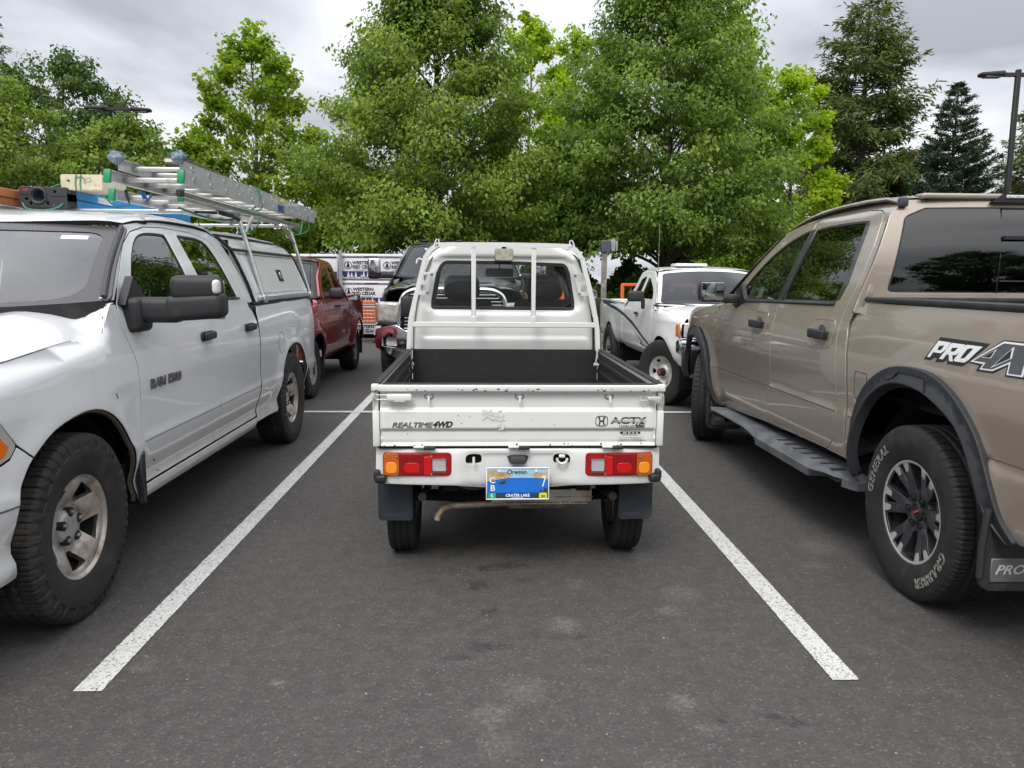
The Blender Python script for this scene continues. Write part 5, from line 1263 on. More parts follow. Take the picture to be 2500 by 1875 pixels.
    # bed: rail caps, front wall, floor, tailgate
    for s in (1, -1):
        m = MB(); X = float(S1(3.5, 1.35)[0]); m.rbox((s*(X-.055), 3.74, 1.366), (.13, 1.68, .026), .008, 2); m.build('bed_rail_cap', BLACK, T)
        m = MB(); m.box((s*(X-.12), 3.74, 1.10), (.01, 1.66, .48)); m.build('bed_wall', LINER, T)
    m = MB(); m.rbox((0, 2.925, 1.365), (1.84, .05, .028), .008, 2); m.build('bed_front_cap', BLACK, T)
    m = MB(); m.box((0, 2.93, 1.1), (1.7, .03, .5)); m.box((0, 3.75, .86), (1.7, 1.6, .03)); m.build('bed_floor', LINER, T)
    m = MB(); m.rbox((0, 4.60, 1.08), (1.66, .07, .54), .02, 2); m.build('tailgate', TP, T)
    m = MB(); m.rbox((0, 4.72, .62), (1.86, .18, .22), .04, 2); m.build('rear_bumper', BLACK, T)
    m = MB(); m.rbox((0, -.97, .95), (1.3, .10, .42), .05, 2); m.rbox((0, -.98, .62), (1.8, .2, .28), .06, 2); m.build('front_end', BLACK, T)
    for s in (1, -1):
        S = D['S%d' % s]; fl = s < 0
        # flares: own sheets standing proud
        FLR = pm('flare_plastic', (.016, .018, .022), .55, bump=.2, bs=250, dirt=(.05, .048, .046), dlo=.58, dhi=.98, dsc=6)
        for (o_, i_, yc) in ((ro, ra, 3.55), (fo, fa, 0)):
            o2 = [(a, b) for a, b in o_]; poly = o2+[(a, b) for a, b in i_[::-1]]
            def SF(u, v, yc=yc, s=s):
                u = np.asarray(u, float); v = np.asarray(v, float); d = np.hypot(u-yc, (v-.42)*.97)
                t = np.clip((d-.50)/.10, 0, 1); x = 1.015-offF(v)-planF(u)+.012
                return (s*(x+.016+.034*np.cos(t*PI*.5)), u, v)
            panel('arch_flare', poly, [], SF, FLR, T, res=.025, lip=.05, flip=fl, edge=.006)
            if yc: 
                P = [(yc-.14, 1.005), (yc-.10, 1.040), (yc+.09, 1.045), (yc+.15, 1.00)]
                m = MB(); Q = [np.array(SF(a, b)).ravel() for a, b in [(yc-.20, .995), (yc-.15, 1.01), (yc-.11, 1.045), (yc+.10, 1.043), (yc+.14, .985)]]
                m.tube([(q[0]+s*.001, q[1], q[2]) for q in Q], .0045, 5); m.build('flare_groove', LINER, T)
            m = MB(); P = [np.array(S(a, b)).ravel() for a, b in i_]; m.tube([(p[0]+s*.012, p[1], p[2]) for p in P], .010, 5); m.build('flare_lip', BLACK, T)
        # mud flaps
        MF = pm('flap_plastic', (.022, .0225, .024), .6, bump=.25, bs=220, dirt=(.08, .075, .07), dlo=.5, dhi=.9, dsc=8)
        for yb, z0 in ((3.55+.60, .275), (.50, .19)):
            n = pnode('mud_flap', T)
            m = MB(); Sf = lambda u, v, yb=yb: (u, yb+.0*np.asarray(u)-.06*(np.asarray(v)-.3)*0, v)
            x0, x1 = sorted((s*(1.045), s*.745)); xo = s*1.045
            out = rc([(x0, z0, .05 if s < 0 else .05), (x1, z0, .05), (x1, .60 if s > 0 else .50), (x0, .50 if s > 0 else .60)], .02)
            panel('flap_sheet', out, [], Sf, MF, n, res=.08, lip=.016, flip=True, edge=.004)
            panel('flap_sheet', out, [], lambda u, v, yb=yb: (u, yb-.016+0*np.asarray(u), v), MF, n, res=.08, lip=0)
            m = MB(); m.tube([(s*1.045, yb-.006, z0+.05), (s*1.047, yb-.006, .45), (s*1.035, yb-.006, .60)], .014, 6); m.build('flap_edge', MF, n)
            m = MB(); Sp = lambda u, v, yb=yb: (-np.asarray(u), yb+0*np.asarray(u), v)
            m.rbox((s*.885, yb+.003, z0+.083), (.255, .008, .095), .003, 1); m.build('badge_plate', pm('brushed_grey', (.16, .16, .165), .5, .3, bump=.3, bs=300), n)
            m = MB(); lettering(m, 'PRO', .052, Sp, (-s*.885-.055, z0+.085), xs=1.15, h=.008, shear=.35, offset=.001); m.build('badge_word', pm('badge_white', (.55, .55, .55), .5), n)
            m = MB(); lettering(m, '4X', .060, Sp, (-s*.885+.055, z0+.083), xs=1.2, h=.008, shear=.35, offset=.0022); m.build('badge_mark', BLACK, n)
        # handles with their scoops
        for y in (1.475, 2.505):
            X = float(S(y, 1.155)[0])
            m = MB(); m.rbox((X+s*.034, y, 1.155), (.026, .205, .056), .012, 3); m.rbox((X+s*.010, y-.075, 1.155), (.03, .03, .04), .005, 1); m.rbox((X+s*.010, y+.075, 1.155), (.03, .03, .04), .005, 1); m.build('door_handle', BLACK, T)
            m = MB(); P = [np.array(S(y+.0+a, 1.155+b)).ravel() for a, b in rect(-.135, -.075, .135, .085, .03, 5)]; m.tube([(p[0]-s*.0012, p[1], p[2]) for p in P], .004, 5, closed=True); m.build('handle_cup_edge', TP, T)
            m = MB(); m.lathe([(0, .045), (.001, .0)], 20, (X+s*.0005, y, 1.165), axis='x'); m.build('cup_shade_disc', pm('cup_shadow', (.10, .08, .065), .4, .3, coat=1), T)  # flat disc; shade of the scoop put into its darker colour
        # fuel door, crease joints, sill strips
        if s > 0:
            m = MB(); P = [np.array(S(a, b)).ravel() for a, b in rc([(2.975, .992), (3.10, .992), (3.11, .90), (3.065, .85), (2.975, .855)], .015, 3)]; m.tube([(p[0], p[1], p[2]) for p in P], .0026, 4, closed=True); m.build('fuel_door_edge', pm('tan_gap', (.06, .05, .04), .6), T)
        for a0, a1 in ((.49, ys), (ys+.01, 2.77), (2.92, 3.0)):
            m = MB(); P = [np.array(S(a, .742-.014*(a < .9)*(.9-a))).ravel() for a in np.linspace(a0, a1, 16)]; m.tube([(p[0]-s*.0005, p[1], p[2]) for p in P], .0034, 4); m.build('body_joint', pm('tan_gap2', (.09, .072, .058), .5), T)
        m = MB(); P = [np.array(S(a, .785)).ravel() for a in np.linspace(4.03, 4.6, 10)]; m.tube([(p[0]-s*.001, p[1], p[2]) for p in P], .005, 5); m.build('body_joint', pm('tan_gap3', (.06, .05, .04), .5), T)
        m = MB(); P = [np.array(S(a, b)).ravel() for a, b in [(.87, 1.255), (1.05, 1.305), (1.3, 1.312), (2.2, 1.325), (2.56, 1.33)]]; m.tube([(p[0]+s*.002, p[1], p[2]) for p in P], .011, 6); m.build('sill_strip', BLACK, T)
        m = MB(); V = [(a, b) for a, b in [(1.695, 1.33), (1.775, 1.33), (1.83, 1.802), (1.745, 1.798)]]
        panel('door_applique', inset(V, .001), [], S, pm('gloss_black', (.02, .021, .025), .25, coat=.6), T, res=.08, lip=.01, flip=fl, off=.002)
        panel('quarter_applique', [(2.55, 1.345), (2.60, 1.36), (2.625, 1.45), (2.60, 1.60), (2.57, 1.75), (2.545, 1.795), (2.505, 1.805), (2.53, 1.72), (2.57, 1.50), (2.565, 1.41)], [], S, pm('gloss_black2', (.02, .021, .025), .25, coat=.6), T, res=.08, lip=.01, flip=fl, off=.002)
        # mirrors
        n = pnode('door_mirror', T); X = float(S(.95, 1.3)[0])
        m = MB(); m.prism([(.78, 1.255), (.87, 1.265), (1.06, 1.32), (.98, 1.44), (.87, 1.38)], X-.02 if s > 0 else -X*0+X-.012, X+.012 if s > 0 else X+.02, 'x'); m.rbox((s*1.03, .93, 1.32), (.16, .08, .07), .025, 2); m.build('mirror_foot', BLACK, n)
        m = MB(); m.rbox((s*1.185, .90, 1.375), (.205, .11, .165), .045, 4); m.build('mirror_shell', BLACK, n)
        m = MB(); m.rbox((s*1.188, .957, 1.375), (.175, .006, .138), .035, 4); m.build('mirror_glass', pm('mirror_silver', (.55, .60, .60), .03, 1), n)
        # running board
        n = pnode('running_board', T); SBM = pm('step_grey', (.075, .083, .095), .55, bump=.35, bs=90, dirt=(.15, .15, .15), dlo=.4, dhi=.75, dsc=8)
        xa = s*.93; prof_ = [(.49, .345), (.58, .315), (1.1, .315), (2.95, .315), (3.06, .345)]
        oo = [(xa-s*.0, .50), (xa+s*.11, .53), (xa+s*.135, .66), (xa+s*.135, 1.45), (xa+s*.150, 1.75), (xa+s*.150, 2.62), (xa+s*.125, 2.92), (xa+s*.05, 3.02), (xa-s*.04, 3.02), (xa-s*.06, .54)]
        slots = [[(xa+s*.02, 2.02+i*.13), (xa+s*.110, 2.02+i*.13), (xa+s*.112, 2.068+i*.13), (xa+s*.02, 2.068+i*.13)] for i in range(7)]
        zf = lambda v: np.interp(v, [.5, .75, 2.8, 3.05], [.385, .415, .425, .395])
        ST = lambda u, v: (u, v, zf(v)-.04*sst(.115, .15, np.abs(np.asarray(u)-xa)))
        panel('step_plate', rc(oo, .02), slots, ST, SBM, n, res=.05, lip=.050, edge=.004)
        m = MB()
        for y in (.85, 1.75, 2.65): m.tube([(s*.55, y, .50), (s*.80, y, .42), (s*.93, y, .385)], .028, 8)
        m.build('step_bracket', DARK, n)
        m = MB(); m.box((xa+s*.05, 2.45, .385), (.15, 1.0, .008)); m.build('slot_dark_sheet', LINER, n)  # black sheet added below the plate so the slots look dark
        for i in range(7):
            m = MB(); m.box((xa+s*.066, 2.044+i*.13, .4165), (.086, .042, .012)); m.build('slot_dark_insert', LINER, n)  # black inserts added to darken the slots
        m = MB(); Sl = lambda u, v: (xa+s*.158+0*np.asarray(u), u, v); lettering(m, 'TITAN', .036, Sl, (1.58, .383), xs=1.25, h=.0008, flip=fl, offset=.001); m.build('step_word', BLACK, n)
    # bed-side decal: outline letters on black shapes
    n = pnode('side_decal', T); DK = pm('decal_black', (.012, .012, .014), .4); DW = pm('decal_white', (.72, .73, .73), .4); DG = pm('decal_grey', (.07, .075, .08), .4, var=.35, vs=3)
    u0, v0, u1 = 3.60, 1.190, 4.22; k = .72
    # (px, py) read off the side view, mapped to metres along the panel
    def mp(x, y):
        a = (x-885)/(2130-885); u = 3.578+a*.632; zt = 1.217+.026*a; zb = 1.118+.012*a
        return (u, zt-(y-(255+60*a))/(235+90*a)*(zt-zb)*1.0)
    sh = lambda L: [mp(x, y) for x, y in L]
    def plate_(nm, L, mat, h):
        m = MB(); P = sh(L); P = P[::-1] if area(P) < 0 else P
        dist_poly(m, P, S1, h=h, th=.0006); m.build(nm, mat, n)
    plate_('decal_backing', [(885, 490), (1035, 255), (1680, 325), (1640, 380), (1480, 540), (1430, 570), (1230, 545), (1220, 500), (1160, 525), (1060, 520), (1080, 480), (1020, 475), (980, 500)], DK, .0010)
    plate_('decal_backing', [(1500, 530), (1820, 285), (2135, 315), (2135, 420), (2420, 330), (2560, 345), (2400, 470), (2560, 745), (2400, 735), (2290, 560), (2150, 560), (2155, 700), (1945, 670), (1940, 560), (1810, 640), (1610, 618), (1640, 560)], DK, .0014)
    plate_('decal_rim', [(1520, 518), (1830, 300), (2112, 330), (2112, 450), (2400, 350), (2500, 358), (2350, 470), (2500, 715), (2420, 712), (2290, 530), (2125, 540), (2130, 675), (1960, 655), (1955, 540), (1800, 618), (1650, 602), (1680, 545)], DW, .0024)
    plate_('decal_fill', [(1560, 508), (1838, 322), (2096, 348), (2098, 475), (2400, 366), (2460, 372), (2325, 470), (2460, 695), (2430, 695), (2290, 510), (2108, 515), (2108, 655), (1975, 640), (1970, 510), (1795, 600), (1675, 588), (1705, 528)], DG, .0034)
    for L in ([(1660, 470), (1770, 400), (1745, 475)], [(1805, 560), (1945, 385), (1955, 480)]):
        plate_('decal_rim', [(p[0]+(p[0]-sum(q[0] for q in L)/3)*.30, p[1]+(p[1]-sum(q[1] for q in L)/3)*.30) for p in L], DW, .0044); plate_('decal_backing', L, DK, .0054)
    def letter(out, holes):
        P = sh(out); H = [sh(h) for h in holes]
        panel('decal_letter', P, H, S1, DW, n, res=.05, lip=.001, edge=.0003, off=.0030)
    letter([(930, 465), (1030, 295), (1200, 315), (1170, 385), (1110, 430), (1030, 420), (1000, 415), (970, 470)], [[(1045, 390), (1060, 350), (1130, 345), (1110, 385), (1090, 400)]])
    letter([(1108, 488), (1215, 318), (1395, 338), (1360, 420), (1310, 450), (1270, 450), (1300, 520), (1250, 512), (1225, 445), (1195, 440), (1160, 495)], [[(1230, 408), (1245, 372), (1320, 368), (1300, 400), (1280, 415)]])
    letter([(1305, 505), (1395, 350), (1420, 340), (1612, 360), (1560, 420), (1490, 505), (1450, 530), (1330, 518)], [[(1385, 480), (1440, 385), (1480, 375), (1510, 385), (1440, 480), (1410, 490)]])
    m = MB(); dist_poly(m, [(1.20, 1.345), (1.285, 1.345), (1.285, 1.425), (1.20, 1.425)], S1, h=-.03, th=.0004); m.build('window_paper', pm('paper', (.65, .72, .70), .7), T)
    pr = wheel_proto(titan_wheel)
    for s in (1, -1):
        wheel_at(T, pr, s*.880, 3.55, .403, s); wheel_at(T, pr, s*.870, 0, .403, s, -.40)
    return T, D
TAN, TD = tan_pickup()
# ------------------------------------------------------------------ ladders and gear carried on the rack of the white work pickup
def ladder(name, label, xl, xr_, y0, y1, z0, slope, nsec, foot, cat='ladder', marks=True):
    yc = (y0+y1)/2
    T = thing(name, label, cat, (0, 0, 0)); L = y1-y0; RL = pm(name+'_rail', (.60, .60, .60), .38, .55, var=.10, vs=9, dirt=(.25, .25, .24), dlo=.55, dhi=.85, dsc=14)
    zz = lambda y: z0+slope*(y-y0)/L
    for k in range(nsec):
        ins = .0 if k == 0 else .034; zb = .078*k; ya, yb = (y0, y1-.25) if k == 0 else (y0+.06, y1)
        for x in (xl+ins, xr_-ins):
            sgn = -1 if x > (xl+xr_)/2 else 1
            m = MB()
            for dz, h, dx, w in ((.036, .072, 0, .005), (.0025, .005, sgn*.013, .028), (.0695, .005, sgn*.013, .028)):
                m.add([(x+dx+a*w/2, y, zz(y)+zb+dz+c*h/2) for y in (ya, yb) for a in (-1, 1) for c in (-1, 1)], [(0, 1, 3, 2), (4, 6, 7, 5), (0, 4, 5, 1), (2, 3, 7, 6), (0, 2, 6, 4), (1, 5, 7, 3)])
            m.build('rail', RL, T)
            # rung ends showing on the outside of the rail
            m = MB(); y = ya+.20
            while y < yb-.05:
                m.lathe([(0, .020), (.004, .020), (.004, .012), (-.002, .011)], 12, (x-sgn*.003, y, zz(y)+zb+.036), axis='x'); y += .305
            m.build('rung_ends', ALU, T)['kind'] = 'stuff'
            if foot and k == 0:
                m = MB(); m.rbox((x-sgn*.002, ya-.006, zz(ya)+zb+.034), (.045, .03, .088), .008, 2, f=lambda a, b, c: (a, b-.02*(c < 0), c)); m.build('foot', pm('green_foot', (.01, .22, .09), .45), T)
        y = ya+.20
        while y < yb-.05:
            m = MB(); m.rbox(((xl+xr_)/2, y, zz(y)+zb+.036), (xr_-xl-2*ins-.006, .034, .030), .010, 2); m.build('rung', ALUW, T); y += .305
    if marks:
        m = MB(); X = xr_+.004
        m.box((X, y0+2.25, zz(y0+2.25)+.036), (.002, .20, .06), 0); m.box((X, y0+2.32, zz(y0+2.3)+.12), (.002, .10, .03), 1); m.box((X, y0+2.75, zz(y0+2.7)+.115), (.002, .22, .03), 2)
        m.build('warning_labels', [pm('blue_label', (.02, .06, .20), .5, var=.3, vs=90), pm('yellow_label', (.7, .6, .03), .5), pm('grey_label', (.5, .5, .5), .6, var=.4, vs=200)], T)
    th = -.012; px, py = -2.01, y0; T.rotation_euler = (0, 0, th); T.location = ((.085 if nsec == 2 else .03)+px-(px*math.cos(th)-py*math.sin(th)), py-(px*math.sin(th)+py*math.cos(th)), 0)
    return T
ladder('extension_ladder', 'aluminium extension ladder with green feet, on the side of the rack nearest the camera', -2.465, -2.010, 5.02, 8.85, 2.050, .0, 2, True)
ladder('ladder', 'single ladder lying flat on the rack underneath the extension ladder', -2.56, -2.10, 5.38, 8.10, 1.972, .0, 1, True, marks=False)
def rag(loc, s, label, seed):
    r = random.Random(seed); bm = bmesh.new(); bmesh.ops.create_icosphere(bm, subdivisions=4, radius=1)
    for v in bm.verts:
        c = v.co; k = 1+.16*math.sin(c.x*4+seed)*math.sin(c.z*5+c.y*3)+.07*math.sin(c.y*9+c.x*7+seed*2)-.16*(c.z < -.2)
        v.co = Vector((c.x*s[0]*k, c.y*s[1]*k, c.z*s[2]*k))
    me = bpy.data.meshes.new('rag'); bm.to_mesh(me); bm.free(); me.polygons.foreach_set('use_smooth', [True]*len(me.polygons))
    me.materials.append(pm('blue_rag', (.07, .14, .23), .9, var=.4, vs=12, dirt=(.22, .26, .30), dlo=.45, dhi=.6, dsc=7, bump=.6, bs=60))
    o = mkobj('rag', me, loc=loc); ctag(o, label, 'rag', 'rags tied round the ladder ends'); return o
rag((-2.345, 5.06, 2.203), (.050, .045, .044), 'blue rag wrapped round the left end of the extension ladder', 1)
rag((-1.955, 5.06, 2.203), (.046, .045, .044), 'blue rag wrapped round the right end of the extension ladder', 4)
# black-ended blue work platform
T = thing('work_platform', 'folding work platform of blue beams with a black moulded end, on the rack', 'platform', (-3.34, 6.00, 1.972))
BP = pm('black_moulding', (.030, .032, .035), .5, bump=.3, bs=120, dirt=(.35, .35, .35), dlo=.66, dhi=.74, dsc=22)
S = plane_y(0)
big = ell(-.035, .085, .048, .048, 20); panel('end_moulding', rc([(-.175, .03, .03), (-.13, .0, .02), (.13, .0, .02), (.172, .012, .01), (.172, .142, .012), (-.175, .150, .012)], .01), [big, rc([(.075, .100), (.100, .100), (.100, .128), (.075, .128)], .004)]+[ell(-.125, .060, .020, .014, 14), ell(.075, .045, .007, .007, 10), ell(.100, .045, .007, .007, 10), ell(.030, .030, .014, .020, 12), ell(-.095, .028, .014, .018, 12)], S, BP, T, res=.03, lip=.14, edge=.004)
m = MB(); m.tube([(-.035+.058*math.cos(a), -.004, .085+.056*math.sin(a)) for a in np.linspace(0, 2*PI, 26)[:-1]], .007, 6, closed=True); m.box((-.12, -.002, .098), (.1, .006, .006)); m.box((.11, -.002, .085), (.11, .006, .006)); m.box((.174, .07, .075), (.004, .14, .13)); m.box((0, .07, .146), (.34, .135, .004)); m.build('moulding_ribs', BP, T)
m = MB(); m.rbox((.115, 1.3, .104), (.11, 2.3, .062), .004, 1); m.rbox((.115, 1.3, .037), (.11, 2.3, .062), .004, 1); m.rbox((-.09, 1.3, .06), (.12, 2.3, .09), .004, 1); m.build('blue_beam', pm('platform_blue', (.035, .27, .62), .45, var=.12, vs=9, dirt=(.4, .5, .6), dlo=.68, dhi=.8, dsc=8), T)
m = MB(); m.box((.171, .60, .100), (.002, .24, .05)); m.build('paper_label', pm('worn_paper', (.6, .62, .66), .8, var=.3, vs=60), T)
m = MB(); lettering(m, 'SVR', .024, S, (-.130, .126), h=.001, shear=.2, offset=.001); m.build('red_mark', pm('red_print', (.45, .03, .03), .5), T)
m = MB(); m.rbox((-2.99, 5.95, 2.190), (.32, .34, .125), .010, 2)
T = thing('foam_block', 'cream foam block with round holes strapped on top of the blue platform', 'block', (-3.07, 6.04, 2.109)); T.scale = (1, 1, .80)
FB = pm('cream_foam', (.58, .52, .38), .85, bump=.6, bs=70, var=.15, vs=25)
panel('block_face', rect(-.15, .0, .15, .135, .012), [ell(-.098, .080, .017, .017, 16), ell(.104, .034, .009, .009, 10), ell(.132, .034, .009, .009, 10)], plane_y(0), FB, T, res=.03, lip=.06, edge=.005)
m = MB(); m.rbox((0, .22, .067), (.30, .38, .135), .010, 2); m.build('block_body', FB, T)
m = MB(); m.tube([(.055+.022*math.cos(a), -.002, .09+.018*math.sin(a)) for a in np.linspace(0, 2*PI, 16)[:-1]], .0015, 4, closed=True); m.build('stamp_mark', pm('stamp_blue', (.15, .2, .3), .7), T)
GS = pm('green_strap', (.05, .22, .15), .8, var=.2, vs=40)
m = MB()
for x in (-.04, -.005): m.tube([(x, -.005, -.01), (x-.004, -.006, .05), (x+.006, -.005, .135), (x+.01, .1, .145)], .0045, 5)
m.tube([(-.04, -.004, .10), (-.02, -.005, .118), (.02, -.005, .11), (.03, -.004, .05)], .003, 5); m.build('strap', GS, T)
for i, (x, z, w, lab) in enumerate(((-3.66, 1.972, .17, 'lower orange-stained board at the left end of the rack load'), (-3.65, 2.036, .18, 'upper orange-stained board at the left end of the rack load'))):
    m = MB(); m.rbox((x, 6.7, z+.033), (w, 2.3, .062), .005, 1)
    ctag(m.build('board', pm('orange_board', (.36, .13, .045), .7, var=.25, vs=8, bump=.2, bs=60)), lab, 'board', 'orange boards on the rack')
m = MB(); m.rbox((-2.09, 5.72, 2.222), (.14, .85, .045), .004, 1, M=Matrix.Rotation(.05, 4, 'Z')); o = m.build('timber', pm('dark_timber', (.11, .085, .06), .8, var=.3, vs=7, bump=.3, bs=50))
ctag(o, 'short dark timber offcut lying across the top of the extension ladder', 'timber')
m = MB(); m.rbox((-2.11, 5.292, 2.224), (.05, .004, .022), .001, 1); m.build('paper_tag', pm('tag_white', (.6, .6, .5), .7), o)
# green cords and a strap hook tying the load
T = thing('tie_cords', 'dark green cords tying the ladders and platform down to the rack', 'cord', (0, 0, 0))
def K(pts, k=1.16): return [(x*k, y*k, 1.461+(z-1.461)*k) for x, y, z in pts]
def cord(pts, r=.006): m = MB(); m.tube(spline(pts, 5, False) if len(pts[0]) == 2 else [tuple(p) for p in sp3(pts)], r, 5); m.build('cord', GS, T)
def sp3(pts, n=6):
    P = [np.array(p, float) for p in pts]; out = []
    for i in range(len(P)-1):
        p0, p1, p2, p3 = P[max(i-1, 0)], P[i], P[i+1], P[min(i+2, len(P)-1)]
        for j in range(n):
            t = j/n; out.append(.5*((2*p1)+(-p0+p2)*t+(2*p0-5*p1+4*p2-p3)*t*t+(-p0+3*p1-3*p2+p3)*t**3))
    return out+[P[-1]]
cord([(-3.48, 5.97, 2.0), (-3.43, 5.94, 1.955), (-3.30, 5.94, 1.945), (-3.22, 5.97, 1.97), (-3.20, 6.0, 2.0)]); cord([(-3.5, 6.2, 2.05), (-3.35, 6.1, 2.12), (-3.22, 6.05, 2.15)])
cord(K([(-1.655, 5.75, 2.10), (-1.645, 5.76, 2.03), (-1.65, 5.76, 1.95), (-1.78, 5.78, 1.935), (-1.84, 5.8, 1.92)])); cord(K([(-1.65, 5.70, 2.10), (-1.645, 5.72, 2.0), (-1.75, 5.78, 1.93)]), .008)
cord([(-1.72, 7.55, 2.05), (-1.72, 7.6, 1.93), (-1.80, 7.62, 1.88), (-1.86, 7.65, 1.95)]); cord([(-1.90, 7.5, 1.97), (-1.86, 7.5, 1.90), (-1.80, 7.55, 1.87), (-1.78, 7.6, 1.99)])
cord([(-2.3, 5.9, 1.97), (-2.1, 6.0, 1.90), (-1.95, 6.05, 1.90), (-1.9, 6.1, 1.96)], .008); cord([(-2.60, 5.4, 2.0), (-2.55, 5.45, 1.94), (-2.45, 5.5, 1.95)])
cord([(-2.75, 7.5, 1.97), (-2.7, 7.55, 1.91), (-2.62, 7.6, 1.95)]); cord([(-1.76, 6.12, 1.93), (-1.80, 6.14, 1.84), (-1.9, 6.16, 1.80)])
m = MB(); m.tube(K([(-2.27, 5.0, 2.0), (-2.265, 5.0, 1.96), (-2.25, 5.0, 1.91)], 1.08), [.011, .010, .004], 7); ctag(m.build('strap_handle', BLACK), 'black strap handle dangling between the two ladders', 'strap handle')
m = MB(); m.tube(K([(-2.15, 4.98, 1.98), (-2.13, 4.98, 1.93), (-2.10, 4.98, 1.97)], 1.08), .010, 5); m.tube(K([(-2.165, 4.98, 1.99), (-2.15, 4.98, 1.94)], 1.08), .010, 5); ctag(m.build('blue_strap', pm('strap_blue', (.02, .12, .35), .7)), 'short blue strap knotted under the extension ladder', 'strap')
m = MB(); m.tube([(-2.2, 5.95, 1.945), (-2.05, 6.0, 1.94)], .010, 6); m.rbox((-1.99, 6.02, 1.935), (.10, .05, .035), .01, 2, M=Matrix.Rotation(.25, 4, 'Y')); m.rbox((-1.92, 6.02, 1.91), (.08, .04, .03), .01, 2, M=Matrix.Rotation(.6, 4, 'Y')); ctag(m.build('ratchet', BLACK), 'black ratchet buckle hanging under the rack above the cab roof', 'ratchet')
# ------------------------------------------------------------------ pickups further off, one generic body shaped by its own numbers
def far_wheel(R, Rr, w, kind, mat, cap):
    def f(n):
        mkobj('tyre', tyre_mesh('far_tyre', R, Rr, w, 'HT', 40, 4), n)
        nh = {'steel': 6, 'alloy': 6, 'tough': 8}[kind]; A = 2*PI/nh
        hf = lambda r, a: w*.38-.012*sst(Rr*.97, Rr*.86, r)-.045*sst(Rr*.9, Rr*.45, r)+.02*sst(Rr*.45, Rr*.3, r)
        if kind == 'steel': hl = [rot2(sector(Rr*.62, Rr*.82, .16, .24, .01), A*k) for k in range(nh)]
        elif kind == 'alloy': hl = [rot2(sector(Rr*.42, Rr*.85, .18, .30, .01), A*k) for k in range(nh)]
        else: hl = [rot2(sector(Rr*.40, Rr*.84, .16, .24, .01), A*k) for k in range(nh)]
        rim_panel('rim', Rr+.006, hl, hf, mat, n, res=.02, lip=.03)
        m = MB(); m.lathe([(w*.37, Rr), (w*.41, Rr+.004), (w*.40, Rr+.01), (w*.3, Rr+.012)], 48); m.build('rim_lip', mat, n)
        m = MB(); barrel(m, Rr+.004, w, w*.22); m.lathe([(-.02, 0), (-.02, Rr*.9)], 20); m.build('rim_barrel', DARK, n)  # wheel interior shade painted as a near-black barrel and disc
        m = MB(); c = w*.38-.037; m.lathe([(c-.02, Rr*.26), (c+cap[0], Rr*.22), (c+cap[0]+.008, Rr*.14), (c+cap[0]+.008, 0)], 18); m.build('hub_cap', cap[1], n)
        if cap[2]:
            m = MB(); m.lathe([(c+cap[0]+.008, Rr*.13), (c+cap[0]+.012, 0)], 16); m.build('hub_emblem', cap[2], n)
    return wheel_proto(f)
